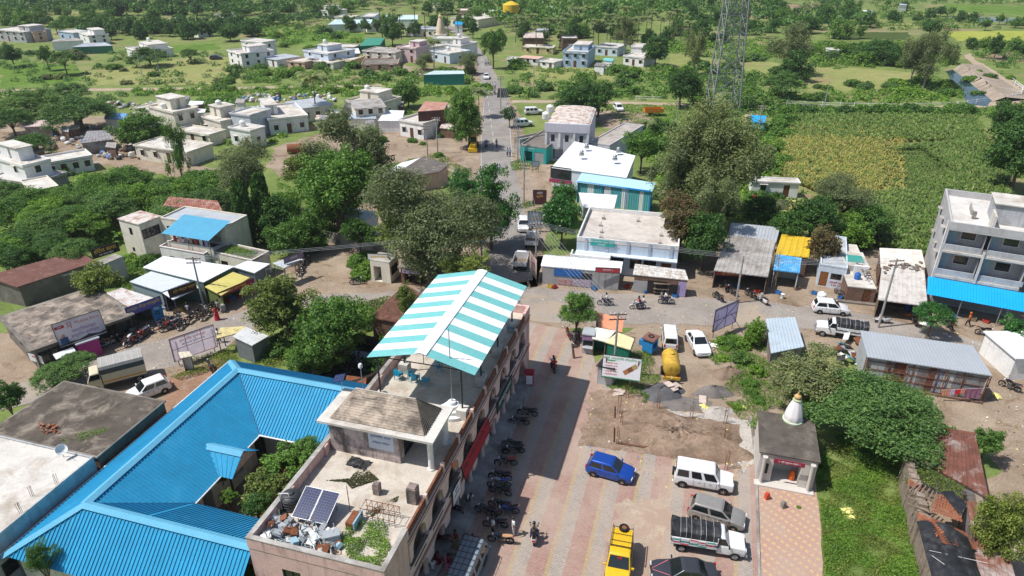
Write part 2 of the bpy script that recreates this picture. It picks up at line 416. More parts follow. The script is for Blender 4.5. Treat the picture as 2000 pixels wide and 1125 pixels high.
def sign(name,label,c,w_,h_,yaw,bgm,lines,posts=True,tilt=0,frame=None,z0=0,back=None,thick=.05,extra=None,roll=0):
 """flat printed board. c: centre (world); lines: (text,size,x,y,mat)"""
 root=thing(name,label,'sign',(c[0],c[1],z0),yaw)
 z=c[2]-z0;bd=(MB().box(-w_/2,w_/2,0,thick,-h_/2,h_/2)if bgm.name not in VINYL else MB().quad((-w_/2,0,-h_/2),(w_/2,0,-h_/2),(w_/2,0,h_/2),(-w_/2,0,h_/2))).build('board',bgm,root);bd.location=(0,0,z);bd.rotation_euler=(tilt,roll,0)
 fr=MB();f=.05
 for q in((-w_/2-f,-w_/2,-h_/2-f,h_/2+f),(w_/2,w_/2+f,-h_/2-f,h_/2+f),(-w_/2,w_/2,h_/2,h_/2+f),(-w_/2,w_/2,-h_/2-f,-h_/2)):fr.box(q[0],q[1],-.01,thick+.01,q[2],q[3])
 fr.build('frame',frame or DARKF,bd)
 for(t,s,x,y,m)in lines:text(t,s,m,bd,(x,-.006,y),(R(90),0,0))
 if extra:extra(bd)
 if posts:
  for x in(-w_*.42,w_*.42):MB().tube((x,thick+.06,0),(x,thick+.06,z+h_*.45),.04).build('post',RUST,root)
 return root
# ---------------------------------------------------------------- foliage
def _mesh_np(name,V,F,m):
 me=bpy.data.meshes.new(name);n=len(V);k=F.shape[1]
 me.vertices.add(n);me.vertices.foreach_set('co',V.astype(np.float32).ravel())
 me.loops.add(F.size);me.loops.foreach_set('vertex_index',F.astype(np.int32).ravel())
 me.polygons.add(len(F));me.polygons.foreach_set('loop_start',np.arange(0,F.size,k,dtype=np.int32));me.polygons.foreach_set('loop_total',np.full(len(F),k,np.int32))
 me.update(calc_edges=True);me.materials.append(m);return me
def leaves(C,N,size,asp,g):
 """one rhombic leaf (spray) per centre C, facing N"""
 n=len(C);t=np.cross(N,g.normal(size=(n,3)));t/=np.linalg.norm(t,axis=1,keepdims=True)+1e-9;b=np.cross(N,t)
 s=(size*g.uniform(.6,1.35,n))[:,None];bend=N*s*g.uniform(-.25,.1,n)[:,None]
 V=np.empty((n,4,3));V[:,0]=C-t*s+bend;V[:,1]=C-b*s*asp;V[:,2]=C+t*s+bend;V[:,3]=C+b*s*asp
 return V.reshape(-1,3),np.arange(4*n).reshape(-1,4)
def unit(a):return a/(np.linalg.norm(a,axis=1,keepdims=True)+1e-9)
def crown_mesh(name,seed,shape,ncl,nlf,leaf,asp,m):
 g=np.random.default_rng(seed);d=unit(g.normal(size=(ncl,3)))
 ph=g.uniform(0,6.283,6)
 def rag(q):return 1+.16*np.sin(3*np.arctan2(q[:,1],q[:,0])+ph[0]+2.2*q[:,2])+.13*np.sin(5*np.arctan2(q[:,1],q[:,0])+ph[1]-3*q[:,2])+.10*np.sin(6*q[:,2]+ph[2])
 if shape=='round':cc=d*(g.uniform(.5,.92,ncl)*rag(d))[:,None];cc[:,2]=np.where(cc[:,2]<-.45,cc[:,2]*.5,cc[:,2]);cr=g.uniform(.12,.28,ncl);fl=.8
 elif shape=='lumpy':
  nl=19;big=unit(g.normal(size=(nl,3)))*g.uniform(.25,.76,nl)[:,None];big[:,2]=big[:,2]*.95;br_=g.uniform(.22,.44,nl);pk=g.choice(nl,ncl,p=br_**2/(br_**2).sum());d[:,2]=d[:,2]*.8+.12;cc=big[pk]+d*(br_[pk]*g.uniform(.6,1.05,ncl))[:,None];cr=g.uniform(.08,.19,ncl);fl=.75
 elif shape=='umbrella':
  r=np.sqrt(g.uniform(.02,1,ncl))*.9;th=g.uniform(0,6.283,ncl);r=r*(1+.14*np.sin(3*th+ph[0])+.1*np.sin(7*th+ph[1]));cc=np.stack([r*np.cos(th),r*np.sin(th),.42-.72*r**2+.12*np.sin(5*r+3*th+ph[2])+g.normal(0,.11,ncl)],1);cr=g.uniform(.10,.24,ncl);fl=.42
 elif shape=='tall':
  nl=20;bz=g.uniform(-.75,.95,nl);rr=np.sqrt(np.clip(1-np.abs(bz*.85+.12)**2.2,.06,1))*g.uniform(.1,.85,nl);th=g.uniform(0,6.283,nl);big=np.stack([rr*np.cos(th),rr*np.sin(th),bz*.88],1);br_=g.uniform(.16,.36,nl);pk=g.choice(nl,ncl,p=br_**2/(br_**2).sum());cc=big[pk]+d*(br_[pk]*g.uniform(.4,1.05,ncl))[:,None]*np.array([1,1,1.1]);cr=g.uniform(.07,.16,ncl);fl=1.5
 elif shape=='column':
  z=g.uniform(-1,1,ncl);rr=(1-.55*np.clip(z,0,1)**2)*g.uniform(.45,.85,ncl);th=g.uniform(0,6.283,ncl);cc=np.stack([rr*np.cos(th),rr*np.sin(th),z*.97],1);cr=g.uniform(.12,.28,ncl);fl=.5
 else:  # mound
  r=np.sqrt(g.uniform(0,1,ncl))*.85;th=g.uniform(0,6.283,ncl);r=r*(1+.2*np.sin(3*th+ph[0]));cc=np.stack([r*np.cos(th),r*np.sin(th),np.sqrt(np.clip(1-r**2,.05,1))*g.uniform(.25,.95,ncl)],1);cr=g.uniform(.12,.28,ncl);fl=.8
 w_=cr**2;k=g.choice(ncl,nlf,p=w_/w_.sum());dd=unit(g.normal(size=(nlf,3))+np.array([0,0,.35]));dd[:,2]*=fl
 C=cc[k]+dd*(cr[k]*np.clip(g.normal(.86,.2,nlf),.2,1.35))[:,None]
 N=unit(dd*.7+np.array([0,0,.45])+g.normal(size=(nlf,3))*.55)
 V,F=leaves(C,N,leaf,asp,g);return _mesh_np(name,V,F,m)
def trunk_mesh(name,seed,m,limbs=7,r=.05,spread=.55):
 g=random.Random(seed);b=MB();lean=(g.uniform(-.05,.05),g.uniform(-.05,.05));z=.55
 b.path([(0,0,-.02),(lean[0]*.5,lean[1]*.5,z*.5),(lean[0],lean[1],z)],[r*1.3,r,r*.85],7)
 for k in range(limbs):
  a=6.283*k/limbs+g.uniform(-.4,.4);q=g.uniform(.6,1)*spread;s=g.uniform(.35,.6)
  mid=(lean[0]+math.cos(a)*q*.45,lean[1]+math.sin(a)*q*.45,z+(1.05-z)*.45);end=(math.cos(a)*q,math.sin(a)*q,g.uniform(.85,1.25))
  b.path([(lean[0]*s/z,lean[1]*s/z,s),mid,end],[r*.6,r*.42,r*.14],5)
 me=bpy.data.meshes.new(name);me.from_pydata(b.v,[],b.f);me.materials.append(m);return me
BARK=mat('bark',(.14,.10,.075),.95,.3,4,bump=.3);BARKP=mat('pale_bark',(.36,.31,.26),.9,.25,3,bump=.2)
L_NEEM=leafmat('neem_leaf',(0.057,0.138,0.029),(0.106,0.228,0.042),(0.196,0.326,0.065))
L_DARK=leafmat('dark_leaf',(0.034,0.095,0.025),(0.063,0.151,0.034),(0.118,0.222,0.047))
L_DRY=leafmat('greygreen_leaf',(.12,.165,.068),(.185,.23,.108),(.27,.285,.165))
L_EUC=leafmat('eucalyptus_leaf',(0.118,0.162,0.073),(0.185,0.230,0.106),(0.269,0.297,0.157),.32)
L_ACA=leafmat('acacia_leaf',(0.060,0.138,0.037),(0.112,0.215,0.060),(0.199,0.319,0.095))
L_LIME=leafmat('lime_leaf',(.083,.193,.028),(.152,.290,.041),(.262,.400,.069))
L_FIG=leafmat('glossy_fig_leaf',(.021,.097,.022),(.041,.152,.030),(.097,.235,.048),.15,.35)
L_PALM=leafmat('palm_leaf',(.10,.15,.05),(.16,.21,.08),(.28,.30,.14),.2)
L_RED=leafmat('bronze_leaf',(.124,.076,.041),(.179,.117,.062),(.138,.193,.069))
L_OLIVE=leafmat('olive_leaf',(0.099,0.152,0.033),(0.167,0.228,0.053),(0.259,0.304,0.091))
PROTO={}
def proto(kind,v,m,dense=1.0):
 key=(kind,v,m.name,dense)
 if key not in PROTO:
  sp={'round':('round',110,7500,.055,.55),'lumpy':('lumpy',190,10500,.042,.5),'umbrella':('umbrella',200,13000,.043,.38),'tall':('tall',230,9500,.046,.32),
   'column':('column',150,7000,.085,.5),'mound':('mound',70,4200,.075,.5),'sparse':('lumpy',300,15000,.034,.36)}[kind]
  PROTO[key]=crown_mesh('crown',100+17*v+len(PROTO),sp[0],int(sp[1]*(1 if dense<=1 else 1.5)),int(sp[2]*dense),sp[3]*dense**-.42,sp[4],m)
 return PROTO[key]
TRUNKS=[trunk_mesh('trunk',5,BARK),trunk_mesh('trunk',6,BARK,5),trunk_mesh('trunk',8,BARKP,8,.035),trunk_mesh('trunk',9,BARK,9,.07,.7)]
def tree(px,py,rpx,hc,kind,m,label,group=None,rz=None,v=None,tall=1.0,tr=0,dense=1.0,name='tree',cat='tree',trunk=True):
 """crown centre at pixel (px,py), hc metres above ground; rpx: crown half-width in pixels; tall: height / width of the crown"""
 p=P(px,py,hc);d=Q(p)[2];r=rpx*d/CAM_F;v=rnd.randrange(3)if v is None else v
 root=thing(name,label,cat,(p.x,p.y,0),rnd.uniform(0,6.28)if rz is None else rz,group)
 c=obj('crown',proto(kind,v,m,dense),None,root,(0,0,hc if kind!='mound' else max(0,hc-r*tall*.55)));c.scale=(r*rnd.uniform(.94,1.06),r*rnd.uniform(.94,1.06),r*tall)
 if trunk:
  t=obj('trunk',TRUNKS[tr],None,root);t.scale=(r,r,max(.4,hc))
 return root
def bush(px,py,rpx,m,label,group=None,tall=.75,dense=.6,v=None,z=0,name='bush',cat='bush'):
 p=P(px,py,z);d=Q(p)[2];r=rpx*d/CAM_F
 o=obj(name,proto('mound',rnd.randrange(3)if v is None else v,m,dense),None,None,(p.x,p.y,z-.05),rnd.uniform(0,6.28));o.scale=(r,r,r*tall)
 return tag(o,label,cat,group)
def palm_meshes(seed):
 g=random.Random(seed);gn=np.random.default_rng(seed);b=MB();V=[];nf=20
 for k in range(nf):
  a=6.283*k/nf+g.uniform(-.2,.2);up=g.uniform(.1,1.5);L=g.uniform(.85,1.1);dr=Vector((math.cos(a),math.sin(a),0));sd=Vector((-dr.y,dr.x,0));pts=[]
  for i in range(9):
   t=i/8;pts.append(dr*L*t*(1-.18*t)+Vector((0,0,up*L*t*.62-.62*L*t*t)))
  for i in range(8):
   for q in(0,.5):
    p0=pts[i].lerp(pts[i+1],q);w_=L*.26*(1-.7*abs((i+q)/8-.4));tg=(pts[i+1]-pts[i]).normalized()
    for s_ in(-1,1):
     e=p0+sd*s_*w_+tg*w_*.55+Vector((0,0,-w_*.45));V+=[p0,p0+tg*.055,e+tg*.02,e]
 V=np.array([tuple(v)for v in V]);crown=_mesh_np('crown',V,np.arange(len(V)).reshape(-1,4),L_PALM)
 b.path([(0,0,0),(.02,.01,.35),(.035,.02,.7),(.03,.02,1)],[.02,.0145,.013,.012],6);t=bpy.data.meshes.new('trunk');t.from_pydata(b.v,[],b.f);t.materials.append(BARK)
 return crown,t
PALMS=[palm_meshes(k)for k in(3,4,5)]
def palm(px,py,rpx,hc,label,group=None):
 p=P(px,py,hc);d=Q(p)[2];r=rpx*d/CAM_F;c,t=PALMS[rnd.randrange(3)]
 root=thing('palm_tree',label,'palm',(p.x,p.y,0),rnd.uniform(0,6.28),group);o=obj('crown',c,None,root,(.03*hc,.02*hc,hc));o.scale=(r,r,r);q=obj('trunk',t,None,root);q.scale=(hc,hc,hc);return root
def inpoly(poly,n,g):
 """n random points in a polygon (world xy)"""
 A=np.array([(p[0],p[1])for p in poly]);lo,hi=A.min(0),A.max(0);out=np.empty((0,2))
 while len(out)<n:
  q=g.uniform(lo,hi,(n*2,2));x,y=q[:,0],q[:,1];ins=np.zeros(len(q),bool);j=len(A)-1
  for i in range(len(A)):
   c=(A[i,1]>y)!=(A[j,1]>y);ins^=c&(x<(A[j,0]-A[i,0])*(y-A[i,1])/(A[j,1]-A[i,1]+1e-12)+A[i,0]);j=i
  out=np.vstack([out,q[ins]])
 return out[:n]
def weeds(name,label,pts,n,size,h,m,seed=1,cat='weeds',z=0,asp=.35,lump=1.2,up=.55,world=False):
 """low growth nobody could count: one mass of small leaves over a patch with an uneven height"""
 g=np.random.default_rng(seed);w_=[Vector(p)if world else P(p[0],p[1],z)for p in pts];xy=inpoly(w_,n,g)
 f=.5+.25*np.sin(xy[:,0]*lump+np.sin(xy[:,1]*lump*.7)*1.7)+.25*np.sin(xy[:,1]*lump*1.3+np.cos(xy[:,0]*lump*.6)*2)
 kp=g.random(n)<np.clip((f-.12)*2.6,.04,1);xy,f=xy[kp],f[kp];n=len(xy)
 zz=z+h*np.clip(f,.05,1)*g.uniform(.15,1,n)**.6;C=np.column_stack([xy,zz]);N=unit(g.normal(size=(n,3))*.6+np.array([0,0,up]))
 V,F=leaves(C,N,size,asp,g);o=obj(name,_mesh_np(name,V,F,m));return tag(o,label,cat,None,'stuff')
def blades(name,label,pts,n,h,wid,m,seed=1,cat='grass',rows=None,per=4,z=0,world=False):
 """upright tufts / maize plants standing on a patch; rows: (angle, spacing) lines them up"""
 g=np.random.default_rng(seed);w_=[Vector(p)if world else P(p[0],p[1],z)for p in pts];xy=inpoly(w_,n,g)
 if rows:
  a,sp=rows;ca,sa=math.cos(a),math.sin(a);u=xy[:,0]*ca+xy[:,1]*sa;v=-xy[:,0]*sa+xy[:,1]*ca;v=np.round(v/sp)*sp+g.normal(0,sp*.12,n);xy=np.column_stack([u*ca-v*sa,u*sa+v*ca])
 n2=n*per;B=np.repeat(np.column_stack([xy,np.full(n,z)]),per,0);hh=np.repeat(h*g.uniform(.55,1.1,n),per)*g.uniform(.6,1,n2);th=g.uniform(0,6.283,n2);d=np.column_stack([np.cos(th),np.sin(th),np.zeros(n2)])
 s=np.column_stack([-d[:,1],d[:,0],np.zeros(n2)])*(wid*g.uniform(.6,1.3,n2))[:,None];B=B+np.column_stack([np.zeros(n2),np.zeros(n2),hh*g.uniform(.1,.5,n2)])
 T=B+d*(hh*g.uniform(.25,.55,n2))[:,None]+np.column_stack([np.zeros((n2,2)),hh*.5]);E_=T+d*(hh*.25)[:,None]-np.column_stack([np.zeros((n2,2)),hh*.18])
 V=np.empty((n2,4,3));V[:,0]=B;V[:,1]=T-s;V[:,2]=E_;V[:,3]=T+s
 o=obj(name,_mesh_np(name,V.reshape(-1,3),np.arange(4*n2).reshape(-1,4),m));return tag(o,label,cat,None,'stuff')
def heap(name,label,px,py,rx,ry,h,m,seed=1,cat='heap',rz=0,n=14,rings=7,ro=.03):
 """loose heap: uneven mound"""
 p=P(px,py);g=random.Random(seed);b=MB()
 ph=[g.uniform(0,6)for _ in range(4)];vs=[]
 for j in range(rings+1):
  t=j/rings
  for k in range(n*2):
   a=6.283*k/(n*2);wv=1+.12*math.sin(2*a+ph[0])+.08*math.sin(5*a+ph[1])+.04*math.sin(9*a+ph[2]);q=(1-t)
   zz=h*(1-q**(1.5 if rings<9 else 5))*(1+.14*math.sin(3*a+5*t+ph[3]))if j else-.03
   vs.append((rx*q*wv+g.gauss(0,.03)if False else rx*q*wv*math.cos(a)+g.gauss(0,.035),ry*q*wv*math.sin(a)+g.gauss(0,.035),zz+(g.gauss(0,ro)if j else 0)))
 m2=n*2;fs=[(j*m2+k,j*m2+(k+1)%m2,(j+1)*m2+(k+1)%m2,(j+1)*m2+k)for j in range(rings)for k in range(m2)]
 o=b.add(vs,fs).build(name,m,None,.9,(p.x,p.y,0),rz);return tag(o,label,cat)
def mass(name,label,pts,n,r0,r1,m,cat,q=70,lift=0,flat=.85,seed=1,edge=0):
 """far-off scrub or wood that reads as one mass: many small leafy domes in one object"""
 g=np.random.default_rng(seed);xy=inpoly([P(*p)for p in pts],n,g);r=g.uniform(r0,r1,n)*g.uniform(.7,1.15,n);k=np.repeat(np.arange(n),q)
 d=unit(g.normal(size=(n*q,3)));d[:,2]=np.abs(d[:,2])if not lift else d[:,2]*.8;d[:,2]=np.where(d[:,2]<-.3,.3,d[:,2])
 wob=1+.25*np.sin(4*np.arctan2(d[:,1],d[:,0])+k)*np.sin(3*d[:,2]+k*1.7);C=np.column_stack([xy[k],np.zeros(n*q)])+d*(r[k]*wob*g.uniform(.7,1.02,n*q))[:,None]*np.array([1,1,flat]);C[:,2]+=(lift*r)[k]+.05
 V,F=leaves(C,unit(d+g.normal(size=d.shape)*.5+np.array([0,0,.4])),1,.55,g);V=np.repeat(C,4,0)+(V-np.repeat(C,4,0))*np.repeat(r[k]*1.55/math.sqrt(q),4)[:,None]
 return tag(obj(name,_mesh_np(name,V,F,m)),label,cat,None,'stuff')
# ---------------------------------------------------------------- people
def skin_mesh(V,E_,rad,sub=1):
 me=bpy.data.meshes.new('skin');me.from_pydata(V,E_,[]);o=bpy.data.objects.new('skin',me);COL.objects.link(o)
 o.modifiers.new('s','SKIN');
 if sub:o.modifiers.new('u','SUBSURF').levels=sub
 for i,d in enumerate(me.skin_vertices[0].data):
  r_=rad[i];d.radius=(r_,r_)if not isinstance(r_,tuple)else r_;d.use_root=(i==0)
 dg=bpy.context.evaluated_depsgraph_get();r_=bpy.data.meshes.new_from_object(o.evaluated_get(dg));bpy.data.objects.remove(o)
 r_.polygons.foreach_set('use_smooth',[True]*len(r_.polygons));return r_
POSES={  # joints in metres, facing +x: knees, ankles, elbows, wrists for left (+y) and right
 'stand':dict(p=.93,lean=0,k=((.02,.09,.5),(.02,-.09,.5)),a=((-.02,.10,.08),(-.02,-.10,.08)),e=((-.03,.27,1.13),(-.03,-.27,1.13)),w=((.04,.27,.88),(.04,-.27,.88))),
 'walk':dict(p=.91,lean=.03,k=((.16,.08,.52),(-.02,-.08,.48)),a=((.20,.08,.09),(-.30,-.08,.14)),e=((-.12,.25,1.13),(.10,-.25,1.13)),w=((-.08,.25,.88),(.24,-.23,.95))),
 'ride':dict(p=.86,lean=.10,k=((.40,.20,.78),(.40,-.20,.78)),a=((.24,.20,.34),(.24,-.20,.34)),e=((.32,.28,1.12),(.32,-.28,1.12)),w=((.55,.30,1.03),(.55,-.30,1.03))),
 'pillion':dict(p=.90,lean=.04,k=((.38,.22,.82),(.38,-.22,.82)),a=((.30,.24,.40),(.30,-.24,.40)),e=((.06,.25,1.14),(.06,-.25,1.14)),w=((.28,.18,1.02),(.28,-.18,1.02))),
 'bend':dict(p=.86,lean=.42,k=((.10,.10,.46),(.06,-.10,.46)),a=((.0,.10,.08),(-.04,-.10,.08)),e=((.52,.24,.95),(.52,-.24,.95)),w=((.70,.2,.78),(.72,-.2,.78))),
 'sit':dict(p=.50,lean=.02,k=((.42,.10,.50),(.42,-.10,.50)),a=((.42,.10,.08),(.42,-.10,.08)),e=((.10,.25,.75),(.10,-.25,.75)),w=((.34,.18,.62),(.34,-.18,.62)))}
_PM={}
def person_meshes(pose):
 if pose in _PM:return _PM[pose]
 q=POSES[pose];p=q['p'];ln=q['lean'];V=[];E_=[];Rr=[]
 def add(v,r_,par=None):
  V.append(v);Rr.append(r_)
  if par is not None:E_.append((par,len(V)-1))
  return len(V)-1
 sp=Vector((ln*.35,0,p+.24));ch=Vector((ln*.9,0,p+.42-ln*.25));nk=Vector((ln*1.15,0,p+.56-ln*.35));hd=nk+Vector((.03+ln*.15,0,.12));ht=hd+Vector((.01,0,.11))
 pe=add((0,0,p),(.12,.10));s1=add(sp,(.115,.09),pe);c1=add(ch,(.135,.095),s1);n1=add(nk,.05,c1);h1=add(hd,(.078,.09),n1);h2=add(ht,(.07,.08),h1)
 add(hd+Vector((.115,0,-.01)),.014,h1);add(hd+Vector((-.01,.088,0)),.012,h1);add(hd+Vector((-.01,-.088,0)),.012,h1)
 top=dict(V=[Vector((0,0,p-.06)),Vector((0,0,p+.02)),sp,ch,ch+Vector((0,0,.09))],E=[(0,1),(1,2),(2,3),(3,4)],R=[(.14,.12),(.14,.115),(.135,.108),(.15,.11),(.09,.08)])
 bot=dict(V=[Vector((0,0,p+.06)),Vector((0,0,p-.01))],E=[(0,1)],R=[(.128,.11),(.13,.112)])
 for i,s_ in((0,1),(1,-1)):
  hip=Vector((0,s_*.09,p-.05));kn=Vector(q['k'][i]);an=Vector(q['a'][i]);a=add(hip,.082,pe);b=add(kn,.056,a);c=add(an,.038,b);d=add(an+Vector((.09,0,-.045)),.036,c);add(an+Vector((.17,0,-.055)),.028,d)
  sh=ch+Vector((0,s_*.17,.07));el=Vector(q['e'][i]);wr=Vector(q['w'][i]);a=add(sh,.055,c1);b=add(el,.038,a);c=add(wr,.026,b);dr=(wr-el).normalized();pm=wr+dr*.07;pl=add(pm,(.03,.018),c)
  for f in range(4):e=pm+dr*(.045+.008*(1-abs(f-1.5)))+Vector((.012*(f-1.5)+.01,0,0))-Vector((0,0,.004*f));ff=add(e,.0085,pl);add(e+dr*.03+Vector((.008,-s_*.012,-.006)),.007,ff)
  t=add(wr+dr*.04+Vector((.035,-s_*.012,0)),.009,c);add(wr+dr*.075+Vector((.05,-s_*.016,0)),.008,t)
  n=len(top['V']);top['V']+=[sh,sh.lerp(el,.75)];top['E']+=[(3,n),(n,n+1)];top['R']+=[.078,.062]
  n=len(bot['V']);bot['V']+=[hip,kn,kn.lerp(an,.9)];bot['E']+=[(1,n),(n,n+1),(n+1,n+2)];bot['R']+=[.098,.075,.062]
 hair=MB();hc=hd+Vector((-.015,0,.075));hair.lathe([(.105,-.05),(.115,0),(.11,.06),(.085,.11),(.04,.14),(.005,.15)],12,hc)
 ey=MB()
 for s_ in(-1,1):ey.box(hd.x+.083,hd.x+.093,s_*.032-.012,s_*.032+.012,hd.z+.015,hd.z+.03)
 mo=MB().box(hd.x+.08,hd.x+.09,-.025,.025,hd.z-.06,hd.z-.048)
 mk=lambda b,n:(lambda me:(me.from_pydata(b.v,[],b.f),me)[1])(bpy.data.meshes.new(n))
 _PM[pose]=(skin_mesh(V,E_,Rr),skin_mesh(top['V'],top['E'],top['R']),skin_mesh(bot['V'],bot['E'],bot['R']),mk(hair,'hair'),mk(ey,'eyes'),mk(mo,'mouth'));return _PM[pose]
SKIN=plain('brown_skin',(.20,.095,.055),.6);HAIR=plain('black_hair',(.012,.011,.011),.5);CL={}
def cloth(n,c):
 if n not in CL:CL[n]=mat(n+'_cloth',c,.9,.12,6)
 return CL[n]
CLOTH=dict(white=(.74,.74,.74),blue=(.08,.14,.34),black=(.02,.02,.025),navy=(.025,.035,.09),grey=(.25,.26,.28),maroon=(.26,.015,.03),red=(.45,.02,.04),orange=(.62,.16,.02),khaki=(.30,.24,.15),yellow=(.6,.42,.05),skyblue=(.35,.48,.65),pink=(.6,.2,.3),green=(.05,.22,.10))
def withmat(o,m):
 if not o.data.materials:o.data.materials.append(m)
 o.material_slots[0].link='OBJECT';o.material_slots[0].material=m;return o
def person(p,rz,pose,topc,botc,label,group=None,hair=None,sari=False,scale=1.0):
 me=person_meshes(pose);root=thing('person',label,'person',p,rz,group);root.scale=(scale,)*3
 withmat(obj('body',me[0],None,root),SKIN);tp=withmat(obj('shirt',me[1],None,root),cloth(topc,CLOTH[topc]));hr=withmat(obj('hair',me[3],None,root),hair or HAIR);withmat(obj('eyes',me[4],None,root),HAIR);withmat(obj('mouth',me[5],None,root),plain('lips',(.2,.05,.04)))
 if sari:
  pz=POSES[pose]['p'];MB().lathe([(.30,.03),(.27,.3),(.21,.6),(.17,pz-.02),(.16,pz+.1)],14,ripple=.06,rn=7).build('sari',cloth(botc,CLOTH[botc]),root,.9)
  MB().path([(.12,.16,pz+.5),(-.02,.17,pz+.55),(-.14,.1,pz+.3),(-.17,0,pz-.1),(-.18,-.04,pz-.4)],[.05,.06,.08,.09,.06],7).build('shawl',cloth(botc,CLOTH[botc]),root,.9)
 else:withmat(obj('trousers',me[2],None,root),cloth(botc,CLOTH[botc]))
 return root
# ================================================================ ground, roads, fields, water
def groundmat(name,cols,scale,soil=None,samt=.4,sscale=.05,fscale=2.5,bump=.4,rows=None):
 m,nt,b=_mk(name);vec=_coord(nt,True);n=len(cols)
 c=_ramp(nt,_noise(nt,vec,scale,6,.65),[(.28+.44*k/(n-1),q)for k,q in enumerate(cols)])
 c=_mix(nt,1.0,c,_ramp(nt,_noise(nt,vec,fscale,5,.75),[(.25,.62),(.5,1.0),(.75,1.3)]),'MULTIPLY')
 c=_mix(nt,1.0,c,_ramp(nt,_noise(nt,vec,.35,4,.65),[(.25,.80),(.75,1.16)]),'MULTIPLY')
 if soil:c=_mix(nt,_ramp(nt,_noise(nt,vec,sscale,6,.7,.6),[(.64-samt*.4,0),(.72-samt*.3,1)]),c,soil)
 if rows:
  v2=_coord(nt,True,(1,1,1),rows[0]);wv=nt.nodes.new('ShaderNodeTexWave');wv.inputs['Scale'].default_value=rows[1];wv.inputs['Distortion'].default_value=2.5;wv.inputs['Detail Scale'].default_value=.6
  nt.links.new(v2,wv.inputs['Vector']);c=_mix(nt,_ramp(nt,wv.outputs['Fac'],[(.35,0),(.65,.8)]),c,rows[2])
 nt.links.new(c,b.inputs['Base Color']);b.inputs['Roughness'].default_value=.95;b.inputs['Specular IOR Level'].default_value=.1
 bn=nt.nodes.new('ShaderNodeBump');bn.inputs['Strength'].default_value=bump;bn.inputs['Distance'].default_value=.15
 nt.links.new(_noise(nt,vec,fscale*1.4,5,.75),bn.inputs['Height']);nt.links.new(bn.outputs[0],b.inputs['Normal']);return m
G_GRASS=groundmat('meadow',[(.095,.145,.038),(.16,.21,.060),(.235,.26,.095)],.05,(.27,.215,.125),.26,.04)
G_PALE=groundmat('pale_meadow',[(.19,.22,.07),(.25,.265,.09),(.29,.28,.12)],.06,(.26,.20,.11),.2,.08)
G_LUSH=groundmat('lush_meadow',[(.075,.14,.022),(.11,.19,.03),(.16,.235,.05)],.1,None)
G_YEL=groundmat('yellow_crop',[(.24,.28,.05),(.30,.33,.06),(.34,.36,.08)],.05,None)
G_DKF=groundmat('dark_crop',[(.055,.085,.022),(.075,.105,.03)],.2,None)
G_CORN=groundmat('maize_floor',[(.17,.19,.06),(.23,.24,.08),(.29,.25,.12)],.12,(.25,.18,.11),.3,.2)
G_RIPE=groundmat('ripe_floor',[(.20,.21,.065),(.26,.25,.08),(.31,.28,.11)],.2,None)
G_DIRT=groundmat('dirt',[(.24,.175,.12),(.31,.24,.175),(.38,.31,.235)],.16,(.19,.135,.09),.25,.3,5,.35)
G_RED=groundmat('red_dirt',[(.23,.125,.075),(.30,.18,.12),(.36,.24,.17)],.25,(.33,.28,.22),.25,.5,6,.4)
G_FAR=groundmat('tilled_soil',[(.23,.165,.11),(.29,.22,.15)],.1,None)
G_ASPH=groundmat('dusty_asphalt',[(.25,.22,.19),(.30,.265,.235),(.34,.305,.27)],.12,(.36,.29,.22),.25,.12,7,.15)
G_ROAD=groundmat('road_asphalt',[(.22,.20,.185),(.265,.245,.225),(.30,.28,.26)],.1,(.34,.28,.22),.15,.15,7,.12)
G_TRACK=groundmat('track',[(.36,.28,.20),(.42,.34,.25)],.3,None)
G_DUG=groundmat('dug_earth',[(.22,.15,.105),(.30,.215,.155),(.38,.285,.215)],.4,(.21,.15,.105),.3,.6,4,.9)
G_GRAV=groundmat('grey_gravel',[(.095,.095,.10),(.14,.14,.145),(.19,.19,.19)],.8,None,fscale=14,bump=.8)
G_ASH=groundmat('grey_ash',[(.16,.145,.135),(.22,.20,.185)],.8,None,fscale=8,bump=.5)
G_SAND=groundmat('brown_grit',[(.23,.165,.12),(.30,.22,.165)],.8,None,fscale=12,bump=.6)
G_CEM=groundmat('cement_dust',[(.40,.37,.33),(.48,.44,.40)],.5,(.33,.27,.21),.3,.5,6,.3)
g=MB();N=26;xs=[-900+1800*k/N for k in range(N+1)];ys=[-60+1560*k/N for k in range(N+1)]
g.add([(x,y,0)for y in ys for x in xs],[(j*(N+1)+i,j*(N+1)+i+1,(j+1)*(N+1)+i+1,(j+1)*(N+1)+i)for j in range(N)for i in range(N)])
struct(g.build('ground',G_GRASS))
def lay(name,pts,z,m,jit=.35,step=1.6,seed=3):return sheet(name,pts,z,m,jit,step,False,seed)
# far fields
lay('field',[(1440,118),(1640,132),(1640,150),(1530,150),(1390,132),(1300,128),(1310,106)],.010,G_PALE,1,5)
lay('field',[(1578,178),(1592,140),(1660,132),(1790,143),(1785,152),(1700,180)],.012,G_PALE,.6,4)
lay('field',[(1840,62),(2010,60),(2010,80),(1870,80)],.010,G_YEL,.8,6)
lay('field',[(1620,76),(1640,63),(1775,63),(1770,78)],.010,G_DKF,.8,6)
lay('field',[(1920,105),(2010,100),(2010,122),(1940,120)],.010,G_FAR,.8,5)
lay('field',[(1600,90),(1680,86),(1690,96),(1610,99)],.010,G_FAR,.8,5)
lay('field',[(1640,48),(1700,40),(1790,46),(1800,54),(1650,56)],.010,G_PALE,1,6)
lay('field',[(1840,8),(2010,12),(2010,30),(1830,20)],.010,G_LUSH,1,8)
lay('field',[(1530,10),(1640,6),(1640,14),(1530,18)],.010,G_FAR,1,8)
lay('field',[(0,60),(110,62),(120,75),(0,80)],.010,G_PALE,1,6)
lay('field',[(230,38),(320,36),(330,46),(240,48)],.010,G_YEL,1,6)
